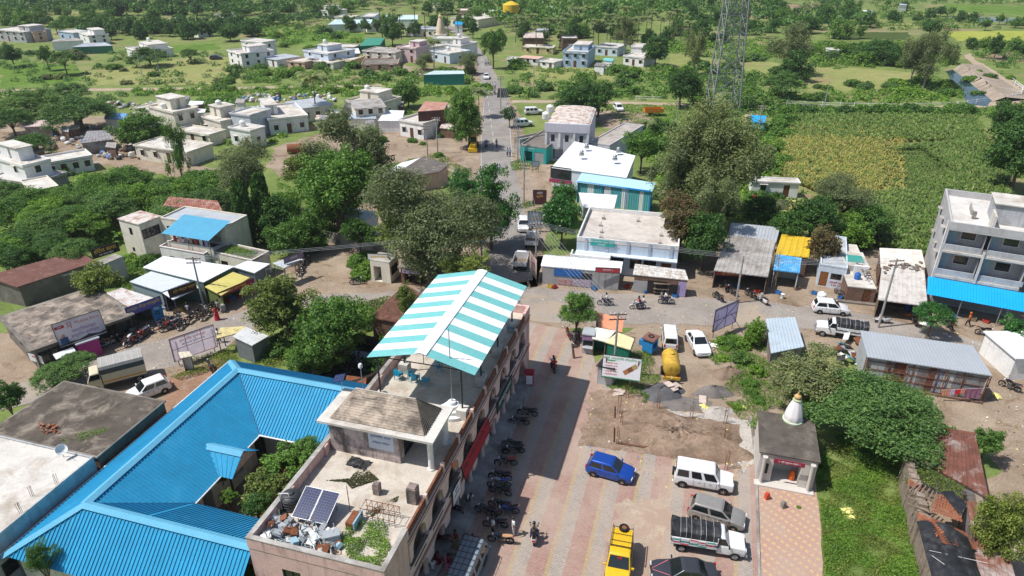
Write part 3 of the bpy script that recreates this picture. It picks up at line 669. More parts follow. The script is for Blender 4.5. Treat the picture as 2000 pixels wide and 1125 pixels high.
lay('field',[(60,20),(260,26),(250,34),(50,30)],.010,G_PALE,1,8)
lay('field',[(310,90),(420,84),(430,96),(330,105)],.010,G_LUSH,1,5)
lay('field',[(0,118),(150,128),(160,168),(0,172)],.010,G_LUSH,1,4)
lay('field',[(160,140),(420,108),(500,128),(480,165),(180,168)],.008,G_PALE,1,4)
lay('field',[(1010,130),(1130,126),(1200,150),(1190,165),(1020,160)],.008,G_PALE,.8,3)
lay('field',[(560,60),(700,62),(720,85),(560,90)],.008,G_LUSH,1,5)
# maize and ripe fields
lay('field',[(1535,226),(1905,230),(1965,285),(1968,440),(1800,510),(1690,480),(1640,420),(1530,360),(1515,300)],.012,G_CORN,.6,2)
lay('field',[(1527,285),(1560,268),(1728,280),(1718,370),(1640,395),(1530,350)],.018,G_RIPE,1.2,2)
lay('field',[(1728,290),(1830,285),(1880,320),(1850,370),(1722,385)],.016,G_PALE,.6,2)
# water, canal banks, tracks
WATER,nt,b=_mk('canal_water');MATS['canal_water']=WATER
b.inputs['Base Color'].default_value=(.02,.045,.06,1);b.inputs['Roughness'].default_value=.06;b.inputs['IOR'].default_value=1.33
bn=nt.nodes.new('ShaderNodeBump');bn.inputs['Strength'].default_value=.08;nt.links.new(_noise(nt,_coord(nt,True),1.2,3),bn.inputs['Height']);nt.links.new(bn.outputs[0],b.inputs['Normal'])
lay('canal_water',[(1846,140),(1860,136),(1937,196),(1928,208),(1890,204)],.03,WATER,.2,3)
lay('pond_water',[(1850,33),(1905,33),(2010,36),(2010,44),(1900,42)],.02,WATER,.6,6)
a=[P(1853,131),P(1931,197),P(1948,196),P(1958,186,2.0),P(1900,148,2.2),P(1868,122,2.2)]
bk=MB();n=14
for k in range(n):
 t0,t1=k/n,(k+1)/n;p0,p1=P(1860,135).lerp(P(1938,198),t0),P(1860,135).lerp(P(1938,198),t1);q0,q1=P(1880,124,1.2).lerp(P(1966,190,1.2),t0),P(1880,124,1.2).lerp(P(1966,190,1.2),t1)
 bk.quad(p0+Vector((0,0,-.1)),p1+Vector((0,0,-.1)),q1+Vector((rnd.gauss(0,.3),0,rnd.gauss(0,.06))),q0)
 bk.quad(q0,q1,q1+Vector((9,3,-1.25)),q0+Vector((9,3,-1.25)))
struct(bk.build('canal_bank',mat('canal_concrete',(.36,.29,.23),.95,.2,.3,(.2,.17,.12),.5,.25)))
lay('dirt_track',[(1882,108),(1895,104),(1905,118),(1925,128),(1960,150),(2010,172),(2010,200),(1985,196),(1990,182),(1950,160),(1905,130)],.025,G_TRACK,.3,3)
lay('dirt_track',[(1560,206),(1700,210),(1800,208),(1900,204),(2010,190),(2010,200),(1900,214),(1800,217),(1690,216),(1560,212)],.022,G_TRACK,.25,3)
lay('dirt_track',[(0,175),(200,173),(500,169),(745,164),(745,168),(500,174),(200,178),(0,180)],.02,G_TRACK,.25,3)
lay('dirt_track',[(1000,196),(1100,196),(1270,200),(1370,205),(1370,209),(1270,205),(1100,201),(1000,201)],.02,G_TRACK,.25,3)
lay('dirt_track',[(1455,222),(1490,203),(1500,206),(1475,235),(1462,260),(1440,260)],.024,G_TRACK,.3,2)
# bare earth of the town
lay('bare_earth',[(150,282),(240,262),(330,300),(430,330),(420,350),(330,345),(190,322),(110,300)],.012,G_DIRT,.5,2)
lay('bare_earth',[(530,290),(620,262),(760,256),(890,250),(935,265),(935,330),(880,345),(840,318),(740,320),(640,345),(545,345),(520,320)],.012,G_DIRT,.5,2)
lay('bare_earth',[(900,350),(890,300),(915,250),(935,190),(1000,190),(1020,240),(1030,300),(1090,330),(1090,400),(1065,470),(1050,560),(960,565),(940,480),(930,400)],.014,G_DIRT,.4,2)
lay('bare_earth',[(1120,215),(1250,218),(1290,240),(1250,262),(1180,250)],.012,G_DIRT,.4,2)
lay('bare_earth',[(1180,300),(1250,260),(1300,250),(1300,280),(1250,300)],.010,G_DIRT,.5,2)
lay('bare_earth',[(760,138),(940,125),(940,160),(860,150),(760,148)],.012,G_DIRT,.5,3)
lay('bare_earth',[(500,118),(740,120),(820,132),(760,140),(500,128)],.012,G_DIRT,.5,3)
lay('bare_earth',[(1030,540),(1050,500),(1130,500),(1340,510),(1400,470),(1600,480),(1820,490),(2040,560),(2060,640),(2080,760),(2080,1010),(1975,940),(1905,850),(1935,800),(1680,690),(1490,680),(1400,650),(1390,700),(1420,750),(1330,760),(1240,640),(1160,640),(1030,660)],.014,G_DIRT,.25,1.2)
lay('bare_earth',[(1030,550),(1030,655),(800,606),(640,595),(520,640),(420,690),(330,745),(330,835),(180,790),(40,770),(-40,780),(-40,640),(140,690),(330,600),(480,570),(600,495),(760,530),(960,560)],.014,G_DIRT,.25,1.2)
lay('bare_earth',[(318,745),(420,700),(470,712),(330,830),(300,815)],.020,G_RED,.3,1)
lay('bare_earth',[(575,430),(700,400),(760,380),(900,430),(950,480),(958,560),(760,535),(600,505)],.013,G_DIRT,.4,2)
# roads
lay('road',[(868,52),(905,80),(928,110),(934,140),(941,170),(944,200),(941,250),(938,300),(936,340),(945,420),(952,480),(960,545),(1040,548),(1035,480),(1025,420),(1010,340),(1000,300),(998,250),(992,200),(980,170),(966,140),(950,110),(922,78),(885,50)],.030,G_ROAD,.12,1.5)
lay('road',[(960,558),(820,566),(700,573),(560,577),(470,610),(330,660),(180,705),(60,745),(-40,768),(-40,812),(150,767),(300,727),(440,682),(505,628),(600,597),(800,604),(1010,612),(1040,628),(1200,632),(1500,637),(1650,652),(1830,684),(2060,760),(2060,702),(1850,653),(1700,615),(1500,590),(1200,574),(1050,562)],.034,G_ASPH,.18,1.5)
MARK=mat('road_paint',(.62,.60,.55),.8,.2,2,(.30,.27,.24),.6,1.5)
for k in range(14):  # edge lines and centre dashes, worn
 y0=112+k*14.5;t=k/13;xm=940+(968-940)*t
 if y0>300:break
 aa=P(xm,y0);bb=P(xm+1.5,y0+6+3*t);dd=Vector((.06,0,0))
 struct(MB().quad(aa-dd+Vector((0,0,.036)),aa+dd+Vector((0,0,.036)),bb+dd+Vector((0,0,.036)),bb-dd+Vector((0,0,.036))).build('road_marking',MARK))
for xa,xb,xc in((944,938,937),(992,998,1004)):
 pts=[P(xa,200),P(xb,250),P((xb+xc)/2,290),P(xc,330)];e=MB()
 for i in range(3):
  a_,b_=pts[i]+Vector((.25 if xa<950 else-.25,0,.037)),pts[i+1]+Vector((.25 if xa<950 else-.25,0,.037));dd=Vector((.05,0,0));e.quad(a_-dd,a_+dd,b_+dd,b_-dd)
 struct(e.build('road_marking',MARK))
# paved square: stripes of red, grey and yellow blocks
def paving():
 m,nt,b=_mk('striped_block_paving');v=nt.nodes.new('ShaderNodeTexCoord').outputs['Object'];sx=nt.nodes.new('ShaderNodeSeparateXYZ');nt.links.new(v,sx.inputs[0])
 wob=_math(nt,'MULTIPLY',_noise(nt,v,.7,2),.05)
 t=_math(nt,'FRACT',_math(nt,'DIVIDE',_math(nt,'ADD',_math(nt,'ADD',sx.outputs[0],50.55),wob),2.43))
 red,gry,yel=(.375,.235,.195),(.37,.325,.285),(.42,.32,.19)
 c=_ramp(nt,t,[(0,yel),(.11,gry),(.50,red)],'CONSTANT')
 br=nt.nodes.new('ShaderNodeTexBrick');br.inputs['Scale'].default_value=1;br.inputs['Brick Width'].default_value=.24;br.inputs['Row Height'].default_value=.14;br.inputs['Mortar Size'].default_value=.012
 br.inputs['Color1'].default_value=(1.06,1.06,1.06,1);br.inputs['Color2'].default_value=(.86,.86,.86,1);br.inputs['Mortar'].default_value=(.55,.53,.5,1);nt.links.new(v,br.inputs['Vector'])
 c=_mix(nt,1.0,c,br.outputs['Color'],'MULTIPLY')
 c=_mix(nt,_ramp(nt,_noise(nt,v,.22,6,.7,.5),[(.38,0),(.66,.75)]),c,(.42,.335,.275))
 c=_mix(nt,_ramp(nt,_noise(nt,v,.9,5,.75,.5),[(.60,0),(.74,.45)]),c,(.20,.165,.135))
 c=_mix(nt,1.0,c,_ramp(nt,_noise(nt,v,6,4,.7),[(.3,.88),(.7,1.08)]),'MULTIPLY')
 nt.links.new(c,b.inputs['Base Color']);b.inputs['Roughness'].default_value=.9;b.inputs['Specular IOR Level'].default_value=.2
 bn=nt.nodes.new('ShaderNodeBump');bn.inputs['Strength'].default_value=.25;bn.inputs['Distance'].default_value=.01;nt.links.new(br.outputs['Fac'],bn.inputs['Height']);bn.invert=True;nt.links.new(bn.outputs[0],b.inputs['Normal']);return m
def ksheet(name,pts,z,m,jit=0,kf=False):
 """sheet whose own axes follow the town frame"""
 q=[]
 for p in pts:
  w_=K(*p)if kf else P(*p);q.append(Vector((w_.x*math.cos(KA)-w_.y*math.sin(KA),w_.x*math.sin(KA)+w_.y*math.cos(KA),0)))
 r=random.Random(4);out=[]
 for i in range(len(q)):
  a,b=q[i],q[(i+1)%len(q)];n=max(1,int((b-a).length/.8))if jit else 1
  for k in range(n):
   p=a.lerp(b,k/n);out.append((p.x+(r.gauss(0,jit)if k else 0),p.y+(r.gauss(0,jit)if k else 0),0))
 o=MB().add(out,[tuple(range(len(out)))]).build(name,m);o.location=(0,0,z);o.rotation_euler=(0,0,-KA);return struct(o)
ksheet('plaza_paving',[(1030,630),(1085,640),(1150,655),(1172,745),(1250,800),(1470,840),(1478,930),(1484,1180),(760,1200),(838,1125),(1000,770),(1027,725)],.040,paving(),.05)
lay('bare_earth',[(1148,768),(1200,760),(1250,772),(1310,800),(1456,816),(1466,880),(1448,918),(1300,893),(1215,880),(1128,872),(1140,830)],.052,G_DUG,.18,.6)
lay('bare_earth',[(1152,735),(1175,690),(1240,640),(1400,640),(1500,660),(1600,760),(1480,850),(1440,830),(1250,790)],.011,G_DIRT,.2,1)
lay('bare_earth',[(1930,1160),(1900,960),(1960,920),(2100,980),(2100,1200)],.011,G_DIRT,.2,1)
lay('bare_earth',[(-60,236),(110,232),(230,225),(330,262),(300,300),(150,300),(-60,300)],.011,G_DIRT,.5,2)
lay('bare_earth',[(1690,705),(1940,795),(1965,900),(1905,865),(1800,850),(1700,770)],.0125,G_DIRT,.3,1)
lay('cement_floor',[(1290,800),(1410,812),(1470,825),(1476,905),(1452,925),(1436,900),(1446,830),(1330,815)],.060,G_CEM,.12,.6)
lay('bare_earth',[(1200,985),(1310,970),(1300,1100),(1265,1125),(1215,1110),(1180,1040)],.046,groundmat('sandy_stain',[(.40,.32,.24),(.44,.36,.28)],.3,(.37,.27,.21),.6,.5,6,.2),.35,.5)
def diamonds():
 m,nt,b=_mk('diamond_block_paving');v=nt.nodes.new('ShaderNodeTexCoord').outputs['Object'];mp=nt.nodes.new('ShaderNodeMapping');mp.inputs['Rotation'].default_value[2]=R(37);nt.links.new(v,mp.inputs[0])
 ck=nt.nodes.new('ShaderNodeTexBrick');ck.inputs['Scale'].default_value=1;ck.offset=.5;ck.inputs['Brick Width'].default_value=.44;ck.inputs['Row Height'].default_value=.2;ck.inputs['Mortar Size'].default_value=.0
 ck.inputs['Color1'].default_value=(0,0,0,1);ck.inputs['Color2'].default_value=(1,1,1,1);nt.links.new(mp.outputs[0],ck.inputs['Vector'])
 sx=nt.nodes.new('ShaderNodeSeparateXYZ');nt.links.new(mp.outputs[0],sx.inputs[0])
 f1=_math(nt,'LESS_THAN',_math(nt,'FRACT',_math(nt,'DIVIDE',sx.outputs[1],.62)),.36)
 f2=_math(nt,'LESS_THAN',_math(nt,'FRACT',_math(nt,'ADD',_math(nt,'DIVIDE',sx.outputs[0],.42),_math(nt,'MULTIPLY',_math(nt,'FLOOR',_math(nt,'DIVIDE',sx.outputs[1],.62)),.37))),.58)
 c=_mix(nt,_math(nt,'MULTIPLY',f1,f2),(.42,.26,.205),(.50,.37,.19))
 c=_mix(nt,_ramp(nt,_noise(nt,v,.35,6,.7,.5),[(.42,0),(.68,.7)]),c,(.40,.31,.24))
 c=_mix(nt,1.0,c,_ramp(nt,_noise(nt,v,7,4,.7),[(.3,.86),(.7,1.08)]),'MULTIPLY');nt.links.new(c,b.inputs['Base Color']);b.inputs['Roughness'].default_value=.9;return m
ksheet('temple_paving',[(1480,925),(1592,935),(1600,1000),(1612,1180),(1486,1180)],.044,diamonds(),.06)
kb=MB();kp=[P(1466,815),P(1472,870),P(1477,940),P(1480,1030),P(1484,1180)]
for i in range(4):
 a_,b_=kp[i],kp[i+1];d_=(b_-a_).normalized();n_=Vector((-d_.y,d_.x,0))*.09;L_=[a_-n_,a_+n_,b_+n_,b_-n_];kb.prism([(q.x,q.y)for q in L_],0,.17-.012*i)
struct(kb.build('kerb_wall',CONC))
# ================================================================ pink arcade building with roof terrace
U0,U1,V0,V1,VB=23.2,54.2,-22.4,-13.85,-16.2
ar=thing('arcade_building','long pink two-storey arcade building with roof terrace and scalloped arches facing the square','building',K(U0,V0),-KA)
W_,D_=V1-V0,U1-U0;vb=VB-V0
TERR=mat('terrace_floor',(.54,.49,.42),.9,.13,.7,(.34,.27,.20),.42,.55,.15)
LATT=mat('terracotta_lattice',(.26,.10,.055),.85,.3,6,(.10,.06,.045),.5,3)
BROWNL=solid('brown_band_paint',(.27,.10,.06))
TR=Matrix.Translation((W_,0,0))@Matrix.Rotation(R(90),4,'Z');TL=Matrix.Translation((0,D_,0))@Matrix.Rotation(R(-90),4,'Z');TBk=Matrix.Translation((W_,D_,0))@Matrix.Rotation(R(180),4,'Z')
mb=MB();opsN=[(.97,.45,4.3,.9,'w'),(.3,1.2,4.2,1.2,'w'),(.3,1.2,1,1.2,'w')];rcN=wall_side(mb,Matrix.Identity(4),W_,0,6.42,opsN)
opsL=[(k/9+.05,1.1,z,1.3,'w')for k in range(9)for z in(1.0,4.2)];rcL=wall_side(mb,TL,D_,0,6.42,opsL)
rcF=wall_side(mb,TBk,W_,0,6.42,[]);wall_side(mb,TR,3.0,0,6.42,[])
wall_side(mb,TR@Matrix.Translation((D_-1.4,0,0)),1.4,0,6.42,[])
TV=Matrix.Translation((vb,3.0,0))@Matrix.Rotation(R(90),4,'Z');opsV=[((k+.5)/9,1.1,z,2.1,'d')for k in range(9)for z in(.45,3.42)]+[((k+1)/9,.9,z,1.1,'w')for k in range(8)for z in(1.3,4.3)]
rcV=wall_side(mb,TV,D_-4.4,0,6.42,opsV)
mb.quad((vb,3,0),(W_,3,0),(W_,3,6.42),(vb,3,6.42));mb.quad((W_,D_-1.4,0),(vb,D_-1.4,0),(vb,D_-1.4,6.42),(W_,D_-1.4,6.42))
mb.build('wall',PINKW,ar)
for T,rc,ops in((Matrix.Identity(4),rcN,opsN),(TL,rcL,opsL),(TV,rcV,opsV)):fit_openings(ar,T,rc,ops,DARKF,solid('green_door_paint',(.05,.10,.09)))
MB().box(0,W_,0,D_,6.425,6.5).build('terrace',TERR,ar)
MB().box(vb+.01,W_-.1,3.01,D_-1.41,3.15,3.34).build('gallery_floor',CONC,ar)
MB().box(vb+.01,W_+.05,3.01,D_-1.41,0,.42).build('plinth',CONC,ar)
st=MB()
for k in range(3):st.box(W_+.05+.34*k,W_+.05+.34*(k+1),8 if k else 3.2,D_-2.0,0,.34-.1*k)
st.build('steps',CONC,ar)
pr=MB();t=.24
pr.box(-.03,t,-.03,D_,6.502,7.3);pr.box(t,W_+.02,-.03,t-.03,6.502,7.3);pr.box(W_-.22,W_+.02,t,3.05,6.502,7.3);pr.box(W_-.22,W_+.02,D_-1.6,D_+.02,6.502,7.3);pr.box(t,W_-.22,D_-t,D_+.02,6.502,7.3)
for k in range(1,8):pr.box(t,t+.16,k*4.2-.2,k*4.2+.2,6.503,7.32)
pr.build('parapet',PINKW,ar)
cp=MB();cp.box(-.06,t+.03,-.06,D_,7.302,7.36);cp.box(t+.03,W_+.05,-.06,t,7.302,7.36);cp.box(W_-.25,W_+.05,t,3.08,7.302,7.36);cp.build('coping',CONC,ar)
bays=[3.05+2.95*k for k in range(10)]
def arch_panel(y0,y1,zt,zspring,zdrop):
 """valance over one bay with a scalloped under-edge; drawn in (y,z), given a thickness in x"""
 L=y1-y0;pts=[(0,zt),(0,zdrop)]
 pts+=[(.22,zdrop),(.30,zdrop+.10),(.40,zdrop+.06),(.46,zdrop+.26)]
 for k in range(9):
  a=math.pi*k/8;r=L/2-.50;pts.append((L/2-r*math.cos(a),zspring+(zt-.42-zspring)*math.sin(a)))
 pts+=[(L-.46,zdrop+.26),(L-.40,zdrop+.06),(L-.30,zdrop+.10),(L-.22,zdrop),(L,zdrop),(L,zt)]
 b=MB();n=len(pts);v=[(x,y0+p[0],p[1])for x in(W_-.14,W_+.06)for p in pts]
 q=[tuple(range(n)),tuple(range(2*n-1,n-1,-1))]+[(i,n+i,n+(i+1)%n,(i+1)%n)for i in range(n)]
 return b.add(v,q)
for k in range(9):
 for zt,zs,zd in((6.42,5.25,4.55),(3.3,2.35,1.75)):
  arch_panel(bays[k]+.01,bays[k+1]-.01,zt,zs,zd).build('arch',PINKC,ar)
 rl=MB();y0,y1=bays[k]+.12,bays[k+1]-.12;n=9  # terracotta lattice panel of the terrace rail
 for i in range(n+1):yy=y0+(y1-y0)*i/n;rl.box(W_-.16,W_-.04,yy-.05,yy+.05,6.51,7.05)
 for z in(6.52,6.68,6.84,7.0):rl.box(W_-.15,W_-.05,y0,y1,z,z+.07)
 rl.box(W_-.17,W_-.03,y0,y1,7.055,7.1);rl.build('lattice_rail',LATT,ar)
 gp=MB().box(W_-.16,W_+.02,bays[k]+.2,bays[k+1]-.2,3.345,4.05);gp.build('gallery_parapet',PINKC,ar)
 MB().box(W_+.022,W_+.03,bays[k]+.55,bays[k+1]-.55,3.62,3.80).build('dark_slot_strip',DARK,ar)  # black strip paints the shade of a slot, the parapet is solid
 MB().box(W_-.2,W_+.05,bays[k]+.2,bays[k+1]-.2,4.055,4.10).build('coping',CONCD,ar)
for k in range(10):
 MB().box(W_-.2,W_+.03,bays[k]-.1,bays[k]+.1,6.503,7.28).build('rail_post',PINKC,ar)
 MB().box(W_-.2,W_+.04,bays[k]-.2,bays[k]+.2,3.345,4.08).build('gallery_post',PINKC,ar)
 for z0,z1 in((.42,3.14),(3.345,6.42)):
  if 0<k<9:MB().lathe([(.24,z0),(.24,z0+.25),(.185,z0+.3),(.17,z1-.3),(.22,z1-.15),(.24,z1)],14,(W_-.42,bays[k],0)).build('column',PINKC,ar,.7)
fb=MB()
for z in(6.36,3.24):fb.box(W_+.062,W_+.11,3.0,D_-.02,z,z+.07)
for z in(6.06,3.0):fb.box(W_+.062,W_+.085,3.0,D_-.02,z,z+.05)
fb.build('brown_band',BROWNL,ar)
# name boards hung on the gallery
REDB=solid('red_banner_cloth',(.42,.015,.03),.6);INK=plain('black_print',(.02,.02,.02));WPRINT=plain('white_print',(.8,.8,.8));REDP=plain('red_print',(.55,.02,.02));BLUEP=plain('blue_print',(.03,.10,.35));YELP=plain('yellow_print',(.75,.50,.04));PURP=plain('purple_print',(.25,.06,.28));GRNP=plain('green_print',(.05,.32,.12))
kyaw=R(90)-KA
sign('banner','long red banner with black lettering hung along the arcade gallery',K(U0+15.0,V1+.17,3.75),5.9,1.2,kyaw,REDB,[('जिल्हा परिषद प्राथमिक शाळा',.55,0,.12,INK)],False,R(-12))
sign('notice_board','white notice board hung on the gallery below the red banner',K(U0+10.6,V1+.17,3.3),1.5,1.3,kyaw,mat('white_board',(.72,.72,.74),.6),[('सूचना',.3,0,.3,BLUEP),('ग्रामपंचायत',.2,0,-.1,INK)],False)
sign('notice_board','dark green board with white lettering on the far end of the arcade gallery',K(U0+22.4,V1+.17,3.4),4.2,1.0,kyaw,solid('dark_green_board',(.03,.09,.08)),[('ग्रामपंचायत कार्यालय',.42,0,.1,WPRINT),('सेवा केंद्र',.25,0,-.28,WPRINT)],False)
sign('shop_board','yellow board standing inside an arch under the red banner',K(U0+18.6,V1-.6,1.0),1.0,1.3,kyaw,solid('yellow_board',(.62,.42,.02)),[],False)
# ---- stair room with tiled hip roof on the terrace
def kl(u,v):return v-V0,u-U0
sr=thing('stair_room','weathered pink stair room with tiled hip roof and columns standing on the terrace','stair room',K(32.1,-22.0,6.5),-KA)
mb=MB();op=[(.72,.9,0,2.0,'d')];T=Matrix.Identity(4)
wall_side(mb,T,5.1,0,2.62,[]);T2=Matrix.Translation((5.1,0,0))@Matrix.Rotation(R(90),4,'Z');rc=wall_side(mb,T2,2.9,0,2.62,[(.5,1.5,0.02,2.1,'g')])
wall_side(mb,Matrix.Translation((5.1,2.9,0))@Matrix.Rotation(R(180),4,'Z'),5.1,0,2.62,[]);wall_side(mb,Matrix.Translation((0,2.9,0))@Matrix.Rotation(R(-90),4,'Z'),2.9,0,2.62,[])
mb.build('wall',mat('stained_pink_plaster',(.58,.47,.43),.85,.1,.7,(.04,.036,.034),.62,.55,.08,streak=((.05,.045,.04),.85)),sr);fit_openings(sr,T2,rc,[(.5,1.5,.02,2.1,'g')],DARKF,BROWNF)
MB().box(-.5,7.75,-.55,3.3,2.63,2.80).build('roof_slab',CONCL,sr)
for y in(.1,2.8):MB().lathe([(.27,.0),(.27,.1),(.2,.13),(.19,2.5),(.24,2.62)],16,(7.25,y,0)).build('column',WHITEW,sr,.7)
TILE=mat('weathered_tile',(.45,.37,.29),.9,.14,.8,(.085,.07,.058),.58,.7,.15);TILED=mat('dark_tile',(.085,.075,.065),.95,.3,1.5)  # hip end tile is much darker than the slope tile
hp=MB();n=13;x0,x1,y0,y1=.25,7.0,-.1,2.9;rx0,rx1,ry=1.2,5.6,2.0
for k in range(n):
 a,b=k/n,(k+1)/n;f=lambda t:(x0+(rx0-x0)*t,x1+(rx1-x1)*t,y0+(ry-y0)*t,2.82+1.15*t)
 A,B=f(a),f(b);hp.quad((A[0],A[2],A[3]+.03),(A[1],A[2],A[3]+.03),(B[1],B[2],B[3]),(B[0],B[2],B[3]));hp.quad((B[0],B[2],B[3]),(B[1],B[2],B[3]),(B[1],B[2],B[3]+.03),(B[0],B[2],B[3]+.03))
hp.quad((x0,y0,2.85),(rx0,ry,3.97),(x0,y1,2.85));hp.quad((x1,y1,2.85),(rx1,ry,3.97),(rx0,ry,3.97),(x0,y1,2.85));hp.build('tile_course',TILE,sr)
he=MB().corr((x1+.01,y0,2.86),(x1+.01,y1,2.86),(rx1+.01,ry+.01,3.99),(rx1+.01,ry,3.99),.24,.05);he.build('hip_end',TILED,sr)
MB().tube((rx0,ry,3.98),(rx1,ry,3.98),.06).build('ridge',CONCL,sr)
sb=MB().box(2.9,4.7,-.02,-.006,.9,2.25).build('painted_panel',mat('painted_panel',(.62,.66,.72),.8,.08),sr)
text('प्राथमिक शाळा',.26,BLUEP,sb,(3.8,-.024,1.95),(R(90),0,0));text('शिक्षण विभाग',.22,BLUEP,sb,(3.8,-.024,1.45),(R(90),0,0))
# ---- striped canopy over the far terrace
AQUA=mat('aqua_sheet',(.17,.47,.47),.7,.06,.5,(.26,.5,.5),.2,.5,spec=.12,streak=((.12,.34,.34),.25));WHT=mat('white_roof_sheet',(.74,.76,.76),.7,.04,.5,(.6,.6,.57),.25,.5,spec=.12)
cn=thing('terrace_canopy','gabled canopy of aqua and white striped sheets over the far end of the terrace','canopy',K(37.4,-17.4,6.5),-KA)
ze,zr,vl,vr_,ul=4.25,5.3,-4.2,4.0,14.0;n=15
for k in range(n):
 y0,y1=ul*k/n,ul*(k+1)/n;m=AQUA if k%2==0 else WHT
 for sx,ex in((-1,vl),(1,vr_)):
  a,b,c,d=Vector((ex,y0+.002,ze)),Vector((ex,y1-.002,ze)),Vector((0,y1-.002,zr)),Vector((0,y0+.002,zr));MB().corr(a,b,c,d,.2,.02).build('roof_sheet',m,cn)
rc=MB()
for sx in(-1,1):rc.quad((0,-.02,zr+.07),(0,ul+.02,zr+.07),(sx*.45,ul+.02,zr-.045),(sx*.45,-.02,zr-.045))
rc.build('ridge_cap',WHT,cn)
DKST=plain('dark_painted_steel',(.045,.045,.05),.5,.3)
for y in(.5,4.8,9.2,13.5):
 f=MB();f.tube((vl+.1,y,ze-.12),(vr_-.1,y,ze-.12),.04);f.tube((vl+.1,y,ze-.1),(0,y,zr-.1),.04);f.tube((vr_-.1,y,ze-.1),(0,y,zr-.1),.04)
 for x in(-2.8,-1.4,0,1.4,2.8):f.tube((x,y,ze-.1),(x,y,ze+(zr-ze)*(1-abs(x)/4.1)-.1),.025)
 f.build('truss',DKST,cn)
 for x in(vl+.55,vr_-1.2):
  MB().tube((x,y,.85),(x,y,ze-.1),.07,n=8).build('post',DKST,cn);MB().box(x-.38,x+.38,y-.38,y+.38,.002,.86).build('pedestal',CONCL,cn)
for x in(-3.9,-2.6,-1.3,1.3,2.6,3.8):MB().tube((x,.05,ze+(zr-ze)*(1-abs(x)/4.1)-.06),(x,ul-.05,ze+(zr-ze)*(1-abs(x)/4.1)-.06),.025,n=4).build('purlin',DKST,cn)
# ---- flag plinth
fp=thing('flag_base','round stepped white flag plinth with a slender pole on the terrace','flagpole',K(38.2,-15.5,6.5),0)
WPAINT=mat('white_paint',(.80,.80,.79),.6,.04)
for r_,z in((1.1,0),(.78,.28),(.5,.56),(.3,.8)):MB().lathe([(r_,z+.002),(r_,z+.26),(r_*.96,z+.28)],24).build('step',WPAINT,fp,.6)
MB().tube((0,0,1.05),(0,0,7.2),.045,.03,8).build('pole',STEEL,fp)
# ---- things lying and standing on the terrace
def plastic_chair():
 c=thing('plastic_chair','x','chair')
 s=MB();s.box(-.24,.24,-.22,.24,.40,.44);s.build('seat',CHAIRB,c)
 bk=MB();n=7
 for i in range(n):
  x=-.22+.44*i/(n-1);h=.86-.10*(abs(x)/.22)**2;bk.box(x-.032,x+.032,.22+.02*(i%2==0),.25,.44,h)
 bk.box(-.25,.25,.225,.26,.72,.80);bk.build('backrest',CHAIRB,c)
 for sx in(-1,1):
  MB().path([(sx*.25,.24,.68),(sx*.27,-.05,.66),(sx*.26,-.22,.62),(sx*.25,-.24,.42)],.025).build('armrest',CHAIRB,c)
  for sy in(-1,1):MB().tube((sx*.21,sy*.2,.41),(sx*.26,sy*.25,0),.032,.025,5).build('leg',CHAIRB,c)
 return c
pc=plastic_chair();first=True
for i,(u,v,rz,z,lb)in enumerate(((41.1,-21.1,2.9,0,'blue plastic armchair beside the left parapet, bottom of its stack'),(41.1,-21.1,2.9,.16,'blue plastic armchair beside the left parapet, topmost of its stack'),(41.35,-20.15,2.2,0,'blue plastic armchair turned sideways, second of the sunny row'),
  (41.05,-19.65,3.0,0,'blue plastic armchair at the bottom of the middle stack'),(41.05,-19.65,3.0,.16,'blue plastic armchair on top of the middle stack'),(41.0,-18.75,3.1,0,'blue plastic armchair standing last in the row, nearest the flagpole'),
  (43.0,-18.5,2.4,0,'blue plastic armchair standing alone behind the row, in the canopy shade'),(44.2,-18.9,1.2,0,'blue plastic armchair deepest in the canopy shade'),(42.6,-14.7,.6,0,'blue plastic armchair by the terrace rail in the shade'),(50.6,-14.6,.2,0,'blue plastic armchair at the far end of the terrace rail'))):
 o=pc if i==0 else copy_tree(pc);p=K(u,v,6.5+z);o.location=p;o.rotation_euler=(0,0,rz-KA);o['label']=lb;o['group']='blue plastic chairs on the terrace'
def solar():
 m,nt,b=_mk('solar_cells');v=nt.nodes.new('ShaderNodeTexCoord').outputs['Object'];br=nt.nodes.new('ShaderNodeTexBrick');br.offset=0;br.inputs['Scale'].default_value=1;br.inputs['Brick Width'].default_value=.165;br.inputs['Row Height'].default_value=.165;br.inputs['Mortar Size'].default_value=.008
 br.inputs['Color1'].default_value=(.008,.016,.065,1);br.inputs['Color2'].default_value=(.011,.022,.085,1);br.inputs['Mortar'].default_value=(.10,.12,.18,1);nt.links.new(v,br.inputs['Vector']);nt.links.new(br.outputs[0],b.inputs['Base Color']);b.inputs['Roughness'].default_value=.15;return m
SOL=solar();sp=thing('solar_array','pair of dark blue solar panels tilted on a steel stand beside the black tank','solar panel',K(26.5,-19.85,6.5),-KA)
tl=R(22)
for k,x in enumerate((-.59,.59)):
 f=MB().box(-.57,.57,-1.0,1.0,-.02,.015).build('panel',SOL,sp);f.location=(x,0,.85);f.rotation_euler=(tl,0,0);e=MB()
 for q in((-.575,-.555,-1.0,1.0),(.555,.575,-1.0,1.0),(-.555,.555,-1.0,-.98),(-.555,.555,.98,1.0)):e.box(q[0],q[1],q[2],q[3],-.022,.03)
 e.build('frame',STEEL,f)
for x in(-.9,.9):
 MB().tube((x,-.7,0),(x,-.7,.56),.03).build('leg',STEEL,sp);MB().tube((x,.7,0),(x,.7,1.12),.03).build('leg',STEEL,sp)
tank(K(26.75,-21.75,6.5),.62,1.15,TKB,'black ribbed water tank by the left parapet of the terrace')
